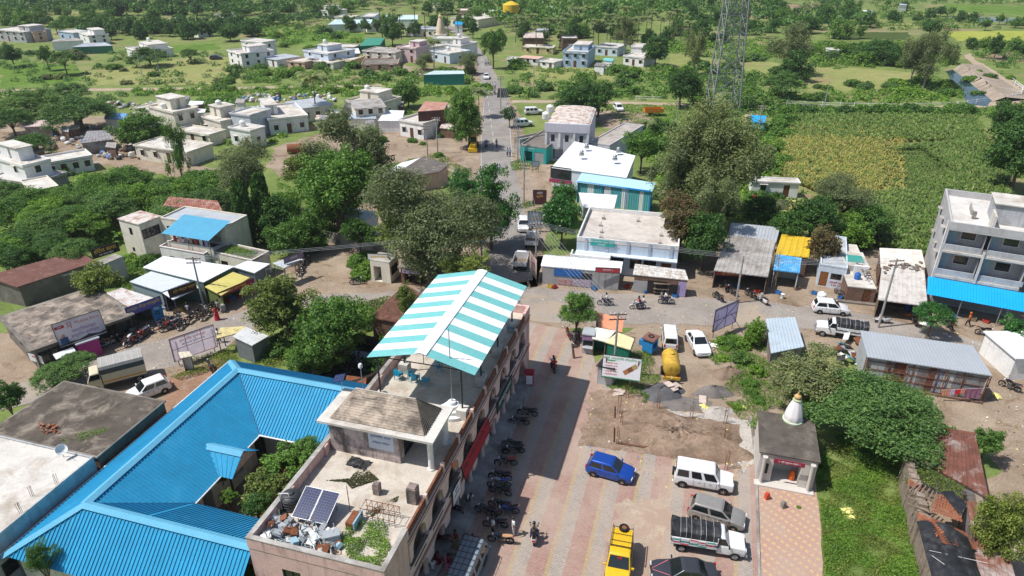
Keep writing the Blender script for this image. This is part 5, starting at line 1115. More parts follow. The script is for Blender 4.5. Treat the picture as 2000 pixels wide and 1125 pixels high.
# ---- pickups and lorry
def pickup(label,p,rz,tarp=None,slat=True,bonnet=1.05,bedL=2.6,cabm=None,bedH=.62,load=True,rear_cab=False):
 r_=thing('pickup_truck',label,'truck',p,rz);cm=cabm or WHITEC;x0=-bedL+.35
 loft([(x,f*.82,a,b)for x,f,a,b in((2.3,.86,.42,.95),(2.22,.94,.38,1.10),(1.8,.97,.36,1.18),(1.2,1,.36,1.22),(.45,1,.36,1.18),(.40,.98,.4,1.15))]).build('body',cm,r_,.55)
 cabin(r_,cm,1.22,.44,.85,.48,.78,.66,1.18,1.84,1);MB().box(x0,.36,-.5,.5,.5,.62).build('chassis',DARK,r_)
 MB().box(x0,.36,-.86,.86,.78,.84).build('bed_floor',WOOD,r_)
 for s_ in(-1,1):
  MB().box(x0,.36,s_*.86,s_*.90,.845,.845+bedH).build('side_board',cm,r_)
  if slat:
   cols=[(.75,.75,.75),(.06,.38,.33),(.70,.10,.10),(.75,.55,.08),(.45,.20,.50)]
   for i in range(5):
    xa=x0+.08+(.36-x0-.16)*i/5;xb=xa+(.36-x0-.16)/5-.07
    for k in range(5):
     m=mat('slat_%d'%((k+i)%5),cols[(k*2+i)%5]if k%2 else cols[0],.6);z=.88+bedH*k/5.2;MB().box(xa,xb,s_*.902,s_*.925,z,z+bedH/5.2-.03).build('slat',m,r_)
 MB().box(x0-.04,x0,-.86,.86,.845,.845+bedH).build('tail_board',cm,r_);MB().box(.37,.41,-.86,.86,.845,.845+bedH+.3).build('head_board',cm,r_)
 for x in(1.62,x0+.75):
  for s_ in(-1,1):wheel(r_,x,s_*.74,.36,.21,plain('grey_rim',(.3,.3,.3),.5),s_)
 for s_ in(-1,1):MB().box(2.22,2.32,s_*.6-.14,s_*.6+.14,.84,1.0).build('headlight',LAMPW,r_);MB().cb((1.15,s_*.94,1.3),.08,.16,.22).build('mirror',DARK,r_)
 MB().box(2.31,2.42,-.8,.8,.45,.62).build('bumper',STEEL,r_);MB().box(2.3,2.33,-.35,.35,.7,.98).build('grille',DARK,r_)
 if load:
  b=MB();nx,ny=12,8;g_=random.Random(len(label));vs=[]
  for j in range(ny+1):
   for i in range(nx+1):
    y=-.93+1.86*j/ny;e=1-abs(j/ny*2-1)**4;z=.84+bedH+.02+(.52*e)+.06*math.cos(i*1.57)*e+g_.gauss(0,.02);vs.append((x0-.05+(.55-x0)*i/nx,y,z if 0<j<ny else.84+bedH*.45+g_.gauss(0,.03)))
  for i in(0,nx):
   pass
  b.add(vs,[(j*(nx+1)+i,j*(nx+1)+i+1,(j+1)*(nx+1)+i+1,(j+1)*(nx+1)+i)for j in range(ny)for i in range(nx)])
  for i in(0,nx):b.add([vs[j*(nx+1)+i]for j in range(ny+1)],[tuple(range(ny+1))])
  tp=b.build('tarpaulin',tarp or TARPK,r_)
  for i in range(1,7):
   x=x0+(.5-x0)*(i+rnd.uniform(-.2,.2))/7;MB().path([(x,-.945,1.2),(x,-.86,.9+bedH+.40),(x,-.4,.9+bedH+.57),(x,.4,.9+bedH+.57),(x,.86,.9+bedH+.40),(x,.945,1.2)],.008,4).build('rope',WHITEF,tp)
 return r_
p,h=place((1339,1080),(1432,1095),1.7);pickup('white pickup with painted slatted sides and black tarpaulin on the square',p,h,slat=True,bedL=3.0)
p,h=place((1667,668),(1608,658),1.7,-1);pickup('white pickup with black-covered load parked beside the long grey shed',p,h,slat=False,bedL=2.9)
pickup('white pickup with empty black bed parked by the main road corner',(P(1018,508,.8).x,P(1018,508,.8).y,0),R(82),slat=False,bedL=2.3,load=False)
pickup('pale pickup parked under the poles beside the fig trees',(P(1040,468,.8).x,P(1040,468,.8).y,0),R(84),slat=False,bedL=2.3,load=False)
# covered lorry by the bush
lx=P(236,748);lr=thing('lorry','cream lorry with a roped grey canvas cover beside the feathery bush','lorry',(lx.x,lx.y,0),R(211));lr.scale=(.86,.95,.95);CRM=plain('cream_lorry_paint',(.60,.54,.38),.5)
loft([(x,f*.98,a,b)for x,f,a,b in((2.9,.92,.5,1.3),(2.85,.97,.45,1.5),(1.6,1,.45,1.55),(1.55,.98,.5,1.5))]).build('body',CRM,lr,.5);cabin(lr,CRM,2.85,1.57,2.5,1.6,.95,.86,1.5,2.25,1)
MB().box(-2.7,1.45,-.5,.5,.6,.8).build('chassis',DARK,lr);MB().box(-2.7,1.45,-1.05,1.05,.85,.95).build('bed',WOOD,lr)
for s_ in(-1,1):
 for k in range(7):MB().box(-2.7,1.45,s_*1.05,s_*1.09,.96+.16*k,1.10+.16*k).build('side_plank',CRM if k!=1 else plain('orange_stripe',(.6,.3,.03)),lr)
 for x in(-1.9,2.2):wheel(lr,x,s_*.86,.45,.26,plain('dull_rim',(.2,.2,.2)),s_)
MB().box(-2.74,-2.7,-1.05,1.05,.96,2.1).build('tail_board',CRM,lr)
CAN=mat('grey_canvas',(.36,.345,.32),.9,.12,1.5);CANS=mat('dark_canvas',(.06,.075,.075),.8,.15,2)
MB().add([(x,y,z)for x in(-2.75,1.5)for y,z in((-1.1,2.55),(-1.0,2.85),(0,2.95),(1.0,2.85),(1.1,2.55))],[(0,1,6,5),(1,2,7,6),(2,3,8,7),(3,4,9,8),(0,1,2,3,4),(5,6,7,8,9)]).build('canvas_top',CAN,lr)
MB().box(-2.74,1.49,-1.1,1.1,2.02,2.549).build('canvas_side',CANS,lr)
for i in range(7):
 x=-2.4+.6*i;MB().path([(x,-1.1,2.6),(x,-1.0,2.87),(x,0,2.97),(x,1.0,2.87),(x,1.1,2.6)],.016,4).build('rope',WHITEF,lr)
# yellow water tanker trailer
tp=P(1306,722);tv=P(1303,695)-P(1309,735);tt=thing('water_tanker','yellow water tanker trailer parked before the grey gravel heap','tanker',(P(1307,727).x,P(1307,727).y,0),math.atan2(tv.y,tv.x));TY=mat('worn_yellow_tank',(.60,.38,.05),.55,.12,1.5,(.32,.2,.06),.35,1.2)
M_=Matrix.Translation((0,0,1.35))@Matrix.Rotation(R(90),4,'Y');MB().lathe([(.2,-1.75),(.62,-1.72),(.78,-1.6),(.80,0),(.78,1.0),(.62,1.12),(.2,1.15)],20,M=M_).build('tank',TY,tt,.6)
for x in(-1.2,-.3,.6):MB().torus((0,0,0),.8,.03,20,4).build('band',TY,tt,.6,(x,0,1.35),R(90))
MB().lathe([(.26,2.1),(.26,2.26),(.2,2.3)],12).build('filler_cap',TY,tt);MB().box(-1.9,1.6,-.5,.5,.5,.62).build('chassis',TY,tt);MB().box(-2.0,-1.85,-.8,.8,.45,.75).build('bumper',TY,tt)
MB().tube((-1.78,0,.75),(-2.1,0,.62),.05).build('outlet',STEEL,tt);ld=MB()
for s_ in(-1,1):ld.tube((-1.84,s_*.2,.7),(-1.78,s_*.2,1.9),.02,n=4)
ld.build('ladder',TY,tt)
for s_ in(-1,1):wheel(tt,-.3,s_*.75,.42,.25,plain('dull_rim2',(.3,.2,.05)),s_)
for s_ in(-1,1):MB().box(-1.95,-1.93,s_*.62-.1,s_*.62+.1,.78,.9).build('tail_light',LAMPR,tt)
# yellow loader under the roadside tree
lo=P(925,292);ld=thing('loader','yellow backhoe loader standing under the roadside tree','loader',(lo.x,lo.y,0),R(-92));loft([(x,f,a,b)for x,f,a,b in((1.3,.5,.6,1.3),(1.2,.55,.5,1.4),(0,.6,.5,1.45),(-1.6,.6,.5,1.2))]).build('body',YELC,ld,.5)
cabin(ld,YELC,-.0,-1.5,-.1,-1.45,.7,.62,1.4,2.7,1)
MB().prism([(1.6,-.9),(2.3,-.9),(2.3,.9),(1.6,.9)],.15,.8).build('bucket',YELC,ld);MB().path([(.9,.62,1.2),(1.7,.62,.8)],.09).path([(.9,-.62,1.2),(1.7,-.62,.8)],.09).build('arm',YELC,ld);MB().path([(-1.6,0,1.1),(-2.4,0,2.6),(-3.0,0,1.4)],.11).build('boom',YELC,ld)
for x,r_ in((.9,.45),(-1.0,.68)):
 for s_ in(-1,1):wheel(ld,x,s_*.75,r_,.34,YELC,s_)
# ---------------------------------------------------------------- motorcycles
TNK=dict(black=plain('bike_black',(.012,.012,.014),.25,.1,.5,.5),red=plain('bike_red',(.30,.012,.012),.3,0,.5,.5),blue=plain('bike_blue',(.012,.03,.16),.3,0,.5,.5),white=plain('bike_white',(.70,.70,.70),.3,0,.5,.4),silver=plain('bike_silver',(.3,.3,.31),.3,.5))
SEATM=dict(black=plain('bike_seat',(.02,.02,.021),.6),tan=plain('tan_seat',(.45,.24,.12),.7),red=plain('red_seat',(.35,.06,.05),.7),blue=plain('blue_seat',(.04,.08,.25),.7));ENG=plain('engine_metal',(.22,.22,.22),.4,.7)
def make_bike():
 r_=thing('motorcycle','x','motorcycle')
 for x in(.64,-.64):
  w_=MB().torus((0,0,0),.265,.045,16,6).build('wheel',RUBBER,r_,.9,(x,0,.31));sp=MB();sp.disc((0,0,0),.06,-.05,.05,8)
  for k in range(5):a=6.283*k/5;sp.tube((0,0,0),(.235*math.cos(a),0,.235*math.sin(a)),.014,n=4)
  sp.torus((0,0,0),.235,.018,14,4);sp.build('rim',ENG,w_)
 b=MB();b.path([(.42,0,.80),(.1,0,.52),(-.35,0,.42)],.035);b.path([(.42,0,.84),(-.1,0,.72),(-.62,0,.74)],.03);b.path([(-.35,.09,.42),(-.64,.09,.31)],.03);b.path([(-.35,-.09,.42),(-.64,-.09,.31)],.03);b.build('frame',DARK,r_)
 MB().box(-.18,.22,-.13,.13,.26,.54).build('engine',ENG,r_)
 MB().add([(x,y*s_,z)for x,y,z in((.42,.07,.86),(.40,.07,.98),(.22,.15,.97),(.20,.15,.80),(-.12,.10,.90),(-.14,.11,.76))for s_ in(-1,1)],[(0,1,3,2),(2,3,5,4),(4,5,9,8),(0,2,4,6),(1,7,5,3),(4,8,10,6),(5,7,11,9),(8,9,11,10),(0,6,7,1),(6,10,11,7)]).build('fuel_tank',TNK['black'],r_,.7)
 MB().add([(x,y*s_,z)for x,y,z in((-.10,.10,.80),(-.10,.09,.86),(-.45,.14,.82),(-.45,.13,.88),(-.85,.10,.88),(-.86,.08,.94))for s_ in(-1,1)],[(2,3,7,6),(6,7,11,10),(0,4,5,1),(4,8,9,5),(0,2,6,4),(4,6,10,8),(1,5,7,3),(5,9,11,7),(0,1,3,2),(8,10,11,9)]).build('seat',SEATM['black'],r_,.6)
 f=MB()
 for s_ in(-1,1):f.tube((.64,s_*.08,.31),(.44,s_*.08,.98),.025,n=5)
 f.build('fork',ENG,r_);MB().path([(.30,.36,1.04),(.40,.22,1.06),(.43,0,1.0),(.40,-.22,1.06),(.30,-.36,1.04)],.018,5).build('handlebar',DARK,r_)
 MB().lathe([(.04,-.06),(.10,0),(.105,.06),(.09,.08)],10,M=Matrix.Translation((.50,0,.90))@Matrix.Rotation(R(90),4,'Y')).build('headlight',LAMPW,r_,.6)
 for s_ in(-1,1):
  MB().tube((.36,s_*.24,1.05),(.38,s_*.30,1.20),.008,n=4).build('mirror_stalk',DARK,r_);MB().cb((.38,s_*.32,1.23),.03,.11,.07).build('mirror',DARK,r_)
 MB().path([(.1,-.14,.36),(-.2,-.16,.28),(-.75,-.17,.36)],[.025,.04,.05],7).build('exhaust',CHROME,r_)
 for x0,a0,a1 in((.64,20,160),(-.64,40,170)):
  m=MB();pts=[(x0+.345*math.cos(R(a)),.31+.345*math.sin(R(a)))for a in range(a0,a1+1,20)]
  for i in range(len(pts)-1):m.quad((pts[i][0],-.07,pts[i][1]),(pts[i+1][0],-.07,pts[i+1][1]),(pts[i+1][0],.07,pts[i+1][1]),(pts[i][0],.07,pts[i][1]))
  m.build('mudguard',TNK['black'],r_)
 MB().box(-.95,-.86,-.06,.06,.78,.86).build('tail_light',LAMPR,r_);MB().path([(-.45,.14,.86),(-.9,.12,.96),(-.9,-.12,.96),(-.45,-.14,.86)],.014,4).build('grab_rail',CHROME,r_);MB().tube((-.1,.12,.3),(-.18,.32,.02),.015,n=4).build('side_stand',DARK,r_)
 for s_ in(-1,1):MB().box(-.42,-.12,s_*.10,s_*.15,.58,.76).build('side_panel',TNK['black'],r_)
 return r_
def make_scooter():
 r_=thing('scooter','x','scooter');m=TNK['white']
 for x in(.56,-.56):
  w_=MB().torus((0,0,0),.20,.05,14,6).build('wheel',RUBBER,r_,.9,(x,0,.25));MB().disc((0,0,0),.15,-.04,.04,10).build('rim',ENG,w_)
 MB().add([(x,y*s_,z)for x,y,z in((.46,.20,.35),(.30,.22,.38),(.36,.17,1.0),(.26,.17,1.0))for s_ in(-1,1)],[(0,1,5,4),(2,6,7,3),(0,4,6,2),(1,3,7,5),(4,5,7,6),(0,2,3,1)]).build('leg_shield',m,r_,.5)
 MB().box(-.2,.34,-.16,.16,.26,.34).build('footboard',DARK,r_)
 loft([(x,w_,a,b)for x,w_,a,b in((-.1,.14,.32,.70),(-.25,.19,.30,.76),(-.6,.2,.34,.80),(-.85,.13,.5,.80))]).build('body',m,r_,.6);MB().box(-.82,-.05,-.13,.13,.785,.87).build('seat',SEATM['black'],r_)
 MB().path([(.24,.33,1.06),(.32,.15,1.08),(.34,0,1.05),(.32,-.15,1.08),(.24,-.33,1.06)],.018,5).build('handlebar',DARK,r_);MB().cb((.38,0,1.03),.12,.2,.14).build('headlight',LAMPW,r_);MB().tube((.56,0,.25),(.40,0,.6),.04).build('fork',DARK,r_)
 for s_ in(-1,1):MB().cb((.30,s_*.30,1.22),.03,.11,.08).build('mirror',DARK,r_)
 MB().box(.40,.76,-.09,.09,.46,.50).build('mudguard',m,r_);MB().box(-.92,-.84,-.1,.1,.62,.72).build('tail_light',LAMPR,r_);return r_
BIKE0=make_bike();SCO0=make_scooter();USED=[0,0]
def bike(px,py,rz,tank_='black',seat='black',label='{n} motorcycle',group=None,scooter=False,loc=None,stand=True):
 k=1 if scooter else 0;src=SCO0 if scooter else BIKE0;r_=src if not USED[k]else copy_tree(src);USED[k]=1
 p=loc or P(px,py);r_.location=(p[0],p[1],.005 if loc is None else p[2]);r_.rotation_euler=(R(-6)if stand else 0,0,rz)
 for c in r_.children:
  n=c.name.split('.')[0]
  if n in('fuel_tank','mudguard','side_panel','body','leg_shield'):withmat(c,TNK[tank_])
  if n=='seat':withmat(c,SEATM[seat])
 for q in('label','category','group'):
  if q in r_ and q!='category':del r_[q]
 tag(r_,label,'scooter' if scooter else 'motorcycle',group);return r_
def rider(px,py,rz,tops,tank_,lb,lbp,scooter=False,bot='navy'):
 b=bike(px,py,rz,tank_,'black',lb,'ridden motorcycles',scooter,stand=False);c,s_=math.cos(rz),math.sin(rz);l=b.location
 for i,t in enumerate(tops):x=-.22-.42*i;person((l.x+c*x,l.y+s_*x,0.01),rz,'ride' if i==0 else 'pillion',t,bot,lbp[i],'riders')
# row along the arcade, backs to the square
row=[(1030,812,'black','black'),(1013,830,'black','black'),(1001,876,'black','black'),(1003,886,'black','black'),(988,909,'black','red'),(977,937,'black','black'),(975,951,'silver','blue'),(977,965,'black','black'),(977,994,'black','black'),(990,1005,'blue','black'),(950,1005,'black','black'),(968,1030,'black','black'),(978,1060,'black','tan')]
for i,(x,y,t_,s_)in enumerate(row):bike(x,y,R(172+rnd.uniform(-14,14)),t_,s_,'{f} motorcycle from the far end of the row parked along the arcade','motorcycles along the arcade')
bike(885,1000,R(150),'black','black','dark motorcycle parked under the arches behind the painted column','motorcycles under the arches');bike(858,1060,R(170),'red','black','red motorcycle parked deep under the near arches','motorcycles under the arches')
rider(1043,1052,R(86),['khaki','black'],'white','white scooter with two riders leaving along the striped square',['scooter driver in a light brown shirt on the striped square','pillion rider in black with a backpack on the striped square'],True)
rider(1080,722,R(98),['white','red'],'black','motorcycle with two riders at the mouth of the square',['motorcycle driver in white at the mouth of the square','pillion rider in red at the mouth of the square'])
rider(1182,597,R(175),['white'],'black','motorcycle ridden by a man in white just behind the roadside tree',['man in white riding behind the roadside tree'])
rider(1245,604,R(182),['maroon','white'],'white','silver-white motorcycle with two riders on the cross street',['motorcycle driver in maroon on the cross street','pillion rider in white behind the driver in maroon'],False)
rider(1301,594,R(-8),['white','grey'],'black','motorcycle heading right with two riders before the kiosks',['driver in white heading right before the kiosks','pillion rider in grey heading right before the kiosks'])
rider(966,184,R(-90),['white'],'black','motorcycle coming down the far main road before the bund',['man in white riding down the far main road']);rider(936,250,R(90),['blue'],'black','motorcycle keeping to the edge of the main road by the tall tree',['rider in blue beside the tall roadside tree'])
rider(122,176,R(180),['black'],'black','lone motorcycle far away on the dirt track across the meadow',['rider in black on the far dirt track'])
# bikes before the left shops
for x,y,t_ in((418,604,'black'),(402,622,'black'),(376,628,'black'),(392,614,'black'),(350,632,'black'),(343,640,'silver'),(336,636,'black'),(329,645,'red'),(356,640,'black'),(322,636,'silver')):bike(x,y,R(70+rnd.uniform(-25,25)),t_,'black','{n} motorcycle from the left in the cluster before the tyre shop','motorcycles before the tyre shop')
for x,y,t_ in((285,655,'white'),(276,664,'red'),(265,668,'black'),(256,672,'white'),(249,662,'black'),(262,660,'silver')):bike(x,y,R(60+rnd.uniform(-20,20)),t_,'black','{n} motorcycle from the left in the row beside the pink kiosk','motorcycles beside the pink kiosk')
for x,y in((222,672),(212,676),(156,705)):bike(x,y,R(60+rnd.uniform(-20,20)),'black','black','{n} dark motorcycle from the left under the phone shop banner','motorcycles under the phone shop banner')
for x,y in((590,525),(600,515),(588,535)):bike(x,y,R(80+rnd.uniform(-20,20)),'black','black','{n} motorcycle from the left under the open steel shelter','motorcycles under the steel shelter')
bike(698,556,R(5),'black','black','motorcycle with a tall box frame parked before the bank kiosk');bike(413,722,R(120),'black','black','dark motorcycle in the weeds beside the small white stall')
for x,y,s_ in((1402,586,0),(1417,566,0),(1428,574,0),(1466,581,0),(1490,592,1)):bike(x,y,R(100+rnd.uniform(-25,25)),'white' if s_ else 'black','black','{n} two-wheeler from the left along the shacks of the cross street','two-wheelers before the shacks',bool(s_))
bike(1722,631,R(175),'white','black','white scooter parked behind the covered pickup',None,True);bike(1784,632,R(80),'black','black','motorcycle parked beside the rubbish below the small round tree');bike(1850,640,R(90),'black','black','motorcycle parked in the shade of the small round tree');bike(1922,656,R(-25),'black','black','black motorcycle standing in the dirt before the grey apartment house');bike(1970,760,R(130),'black','black','motorcycle standing beside the right-hand wall of the side lane')
bike(1638,578,R(100),'silver','black','motorcycle parked between the white tank and the brick house');bike(1110,658,R(100),'red','black','red motorcycle parked under the roadside tree by the square');bike(1125,672,R(70),'black','black','dark motorcycle parked beside the roadside barrel')
bike(1068,306,R(10),'black','black','scooter-like dark motorcycle before the green shop');bike(1862,213,R(0),'black','black','motorcycle parked on the track by the canal railing');bike(1000,222,R(90),'black','black','motorcycle parked beside the main road kerb far away')
# people on foot
def man(px,py,rz,pose,a,b,lb,**k):return person(P(px,py),R(rz),pose,a,b,lb,'people on foot',**k)
man(963,1045,200,'stand','white','black','man in white shirt and black trousers standing among the parked motorcycles');man(1003,1046,190,'stand','white','white','man dressed all in white walking on the striped square')
man(914,985,-60,'bend','white','black','person with a dark helmet stooping beside the painted column',hair=DARK);man(890,1072,60,'stand','maroon','khaki','woman in a dark red top standing by the grey van',sari=True);man(924,1070,120,'stand','navy','pink','child in dark blue standing before the grey van',scale=.75)
man(855,1105,30,'sit','maroon','maroon','woman in maroon sitting under the near arches',sari=True);man(876,1110,60,'sit','maroon','pink','woman in maroon sitting between the arches and the grey van',sari=True);man(846,1118,90,'sit','white','white','man in white sitting at the foot of the near arch')
man(425,625,150,'stand','red','red','woman in a red sari standing before the yellow-roofed shop',sari=True);man(428,612,60,'walk','grey','navy','man walking behind the woman in the red sari');man(318,622,40,'bend','skyblue','navy','man in light blue bending beside the tyre shop');man(368,612,100,'sit','white','navy','man in white sitting on a motorcycle before the barber shop');man(404,612,200,'sit','skyblue','navy','man in light blue sitting before the barber shop')
man(593,520,100,'sit','white','navy','man in white sitting on a motorcycle under the steel shelter');man(928,660,0,'stand','white','navy','man hidden at the stall')if False else None
man(1130,556,180,'stand','khaki','black','man in a tan shirt standing at the blue snack counter');man(1147,558,200,'stand','blue','navy','man in a blue shirt standing at the blue snack counter')
for k,(x,y)in enumerate(((967,338),(972,338),(976,339))):man(x,y,-90,'walk','skyblue','navy','{n} of three schoolboys in pale blue shirts walking down the main road')
for k,(x,y)in enumerate(((991,306),(996,306))):man(x,y,-90,'walk','skyblue','navy','{n} of two schoolboys walking together near the grass island')
for k,(x,y)in enumerate(((948,291),(951,290),(970,289))):man(x,y,-90,'walk','blue','navy','{n} from the left of the people in blue beside the loader')
for k,(x,y)in enumerate(((948,128),(951,128),(954,127),(957,128))):man(x,y,-90,'walk','white','navy','{n} from the left of the walkers far up the main road')
for k,(x,y)in enumerate(((962,175),(967,174))):man(x,y,90,'walk','white','black','{n} of two people on the far road by the dark triangular tent')
man(1889,638,120,'walk','orange','black','person in an orange hooded top sweeping before the grey apartment house',hair=cloth('orange',CLOTH['orange']));man(1966,640,100,'stand','white','grey','man in white shirt and grey trousers under the blue awning');man(1440,370,0,'stand','white','navy','person in white among the bushes behind the eucalyptus trees');man(1472,398,0,'stand','maroon','maroon','woman in a brown sari behind the eucalyptus trees',sari=True)
for k,(x,y)in enumerate(((478,915),(490,900),(512,898),(585,880),(468,925),(455,945))):person(K(30+k*.9,-28.5+(k%3)*1.1),R(60*k),'sit','white' if k<3 else 'blue','navy','{n} seated pupil from the left in the school courtyard','pupils in the courtyard')
man(428,670,30,'walk','white','black','man stepping out under the yellow stall canopy')
# ================================================================ the dug plot, stalls, temple and sheds right of the square
tag(heap('earth_mound','x',1325,852,6.2,2.7,.75,G_DUG,5,rz=-KA,n=40,rings=16,ro=.07),'broad mound of dug brown earth between the rebar columns','earth mound')
def rebar(px,py,label,h=1.9,n=4):
 r_=thing('rebar_column',label,'rebar',P(px,py),-KA,'rebar columns of the dug plot')
 for q in range(n):a,b=.22*(q%2),.22*(q//2);MB().tube((a,b,0),(a+rnd.uniform(-.12,.12),b+rnd.uniform(-.1,.1),h*rnd.uniform(.85,1.1)),.017,n=4).build('bar',RUST,r_)
 for z in(.4,.8,1.2):MB().path([(0,0,z),(.22,0,z),(.22,.22,z),(0,.22,z),(0,0,z)],.011,4).build('stirrup',RUST,r_)
for px,py in((1205,808),(1283,800),(1347,818),(1413,828),(1210,838),(1203,868),(1413,868),(1415,918),(1222,780)):rebar(px,py,'{n} rebar column from the left round the dug plot')
for a,b,lb in(((1203,868),(1275,878),'rusty bar cage lying along the front of the dug plot'),((1200,795),(1198,865),'rusty bar cage lying along the left edge of the dug plot')):
 A,B=P(*a),P(*b);r_=thing('bar_cage',lb,'rebar',A);d=B-A
 for k in range(2):MB().tube((0,0,.12+.12*k),d+Vector((0,0,.12+.12*k)),.03,n=4).build('bar',RUST,r_)
heap('gravel_heap','dark grey gravel heap behind the yellow tanker',1295,768,2.2,1.5,.75,G_GRAV,2);heap('gravel_spill','thin grey gravel spread beside the dark gravel heap',1335,790,2.6,1.4,.16,G_ASH,8);heap('ash_heap','cracked grey ash heap before the brown grit heap',1393,768,1.7,1.0,.8,G_ASH,3);heap('grit_heap','round brown grit heap in the weeds',1422,732,1.6,1.2,.85,G_SAND,4);heap('earth_heap','small brown earth heap at the back of the dug plot',1243,780,1.2,.7,.4,G_DUG,6);heap('rubble_heap','pale cement rubble at the corner of the dug plot',1403,803,1.5,.8,.3,G_CEM,7)
for i,(px,py,z)in enumerate(((1206,770,0),(1210,765,.05),(1312,768,.62),(1318,764,.6),(1305,764,.7),(1372,783,.1))):
 b=MB().box(-.5,.5,-.32,.32,0,.05).build('stone_slab',mat('pinkish_slab',(.55,.45,.40),.8));p=P(px,py);b.location=(p.x,p.y,z+.06);b.rotation_euler=(rnd.uniform(-.15,.15),rnd.uniform(-.2,.2),rnd.uniform(0,3));tag(b,'{n} loose stone slab counted from the left between the stalls and the heaps','slab','loose slabs')
def sack(px,py,m,lb,s=.45):
 p=P(px,py);b=MB();g_=random.Random(px);n=8;vs=[((i/n-.5)*2*s+g_.gauss(0,.05),(j/n-.5)*s*1.3+g_.gauss(0,.05),.03+max(0,.22*math.sin(3.14*i/n)*math.sin(3.14*j/n)+g_.gauss(0,.04)))for j in range(n+1)for i in range(n+1)]
 return tag(b.add(vs,[(j*(n+1)+i,j*(n+1)+i+1,(j+1)*(n+1)+i+1,(j+1)*(n+1)+i)for j in range(n)for i in range(n)]).build('plastic_sack',m,None,.9,(p.x,p.y,.05),rnd.uniform(0,3)),lb,'sack')
YS=plain('yellow_sack',(.72,.66,.22),.6);WS=plain('white_sack',(.72,.72,.68),.6)
for px,py,m,lb in((1376,796,YS,'yellow sack lying at the rear edge of the dug plot'),(1321,758,YS,'yellow sack lying on the gravel heap'),(1396,677,WS,'white sack lying below the purple billboard'),(1448,798,YS,'small yellow sack in the weeds by the kerb wall'),(1655,1000,YS,'crumpled pale yellow plastic in the green patch'),(1662,1014,YS,'pale yellow sack lying in the green patch, lower one'),(1947,775,YS,'yellow bag dropped beside the long shed')):sack(px,py,m,lb)
# ---- billboards
WBD=mat('white_vinyl',(.74,.74,.76),.6,.03);LIL=vinyl('lilac_vinyl',(.45,.41,.66));LIL2=vinyl('pale_lilac_vinyl',(.68,.62,.76))
def ayur(b):
 for i in range(5):text('• आयुर्वेदिक उपचार',.17,REDP,b,(-1.0,-.006,.35-.27*i),(R(90),0,0))
 for i,c in enumerate(((.35,.16,.06),(.20,.07,.04),(.40,.28,.12))):
  o=MB().box(-.26,.26,-.012,-.002,-.22,.22).build('picture',solid('photo_print_%d'%i,c),b);o.location=(.45+.36*i,0,-.32+.28*i);o.rotation_euler=(0,R(-36),0)
 o=MB().box(-.35,.35,-.012,-.002,-.06,.06).build('emblem',GRNP,b);o.location=(-1.0,0,.62);MB().box(-1.7,1.7,-.012,-.002,-1.06,-.98).build('stripe',GRNP,b)
p=P(1214,719,2.2);sign('billboard','white hospital billboard with red list and photo strip beside the tarpaulin stalls',p,3.5,2.15,R(-14),WBD,[('आनंदे आयुर्वेदिक हॉस्पिटल, शिंदा',.30,.1,.83,GRNP)],True,R(-14),extra=ayur)
a,b=P(1390,662),P(1434,642);c=(a+b)/2;yw=math.atan2(b.y-a.y,b.x-a.x)
pb=sign('billboard','purple billboard on a dark frame standing in the weeds by the cross street',(c.x,c.y,2.15),(b-a).length,2.6,yw,LIL,[],True,0,DARKF)
w_=(b-a).length;MB().tube((-w_/2,-.02,.9),(w_/2,-.02,3.3),.03).tube((-w_/2,-.03,2.1),(w_/2,-.03,2.1),.03).tube((0,-.03,.8),(0,-.03,3.4),.03).tube((w_*.2,.1,2.4),(w_*.5,-1.2,0),.03).build('brace',DARKF,pb)
# ---- stalls
GRT=mat('green_tarpaulin',(.01,.16,.10),.7,.2,2);ORT=mat('orange_tarpaulin',(.72,.30,.17),.75,.1,1);YWT=mat('yellow_white_tarpaulin',(.70,.64,.36),.75,.1,.8);WHT2=mat('pale_tarpaulin',(.66,.64,.56),.75,.12,1)
shed('tarp_stall','stall under an orange tarpaulin behind the roadside tree','stall',[(1168,637,2.2),(1215,649,2.1),(1219,622,2.5),(1164,609,2.6)],ORT,GRT,open_='frl',amp=.01,pitch=.9);shed('tarp_stall','stall under a pale tarpaulin next to the grey kiosk','stall',[(1156,661,2.1),(1184,668,2.0),(1203,646,2.4),(1164,639,2.4)],WHT2,GRT,open_='f',amp=.01,pitch=.8)
shed('tarp_stall','stall with yellow-white tarpaulin roof and green cloth walls','stall',[(1182,668,2.0),(1231,683,1.9),(1239,661,2.3),(1206,649,2.4)],YWT,GRT,amp=.01,pitch=.8)
k=house('kiosk','narrow grey kiosk with a purple poster beside the tarpaulin stalls','kiosk',(1138,653),(1160,656),(1141,640),2.25,mat('grey_kiosk_tin',(.42,.42,.42),.6),TIN,par=0,over=.08,front=[(.5,1.0,.9,.7,'o')]);block(k,'poster',.05,k.w-.05,-.03,-.005,1.68,2.1,mat('purple_poster',(.35,.2,.38),.6,.4,5));block(k,'counter',.02,k.w-.02,-.3,-.005,.82,.88,TIN)
k=house('kiosk','small bright blue kiosk with a brown roof beside the white van','kiosk',P(1256,661,1.7),P(1275,668,1.7),P(1278,655,1.7),1.7,solid('kiosk_blue',(.03,.24,.55)),solid('brown_sheet',(.20,.10,.08)),par=0,over=.12,z0=.25,world=True,right=[(.5,.9,.7,.6,'o')]);tag(MB().torus((0,0,0),.25,.06,14,5).build('old_tyre',RUBBER,None,.9,hw(k,k.w*.5,k.d*.55,1.86)),'small tyre lying on the roof of the blue kiosk','tyre').rotation_euler=(R(90),0,0)
shed('tin_booth','grey tin booth standing behind the white billboard','booth',[(1164,714,2.1),(1200,721,2.1),(1210,707,2.2),(1176,700,2.2)],TARPK,TIN,amp=.02)
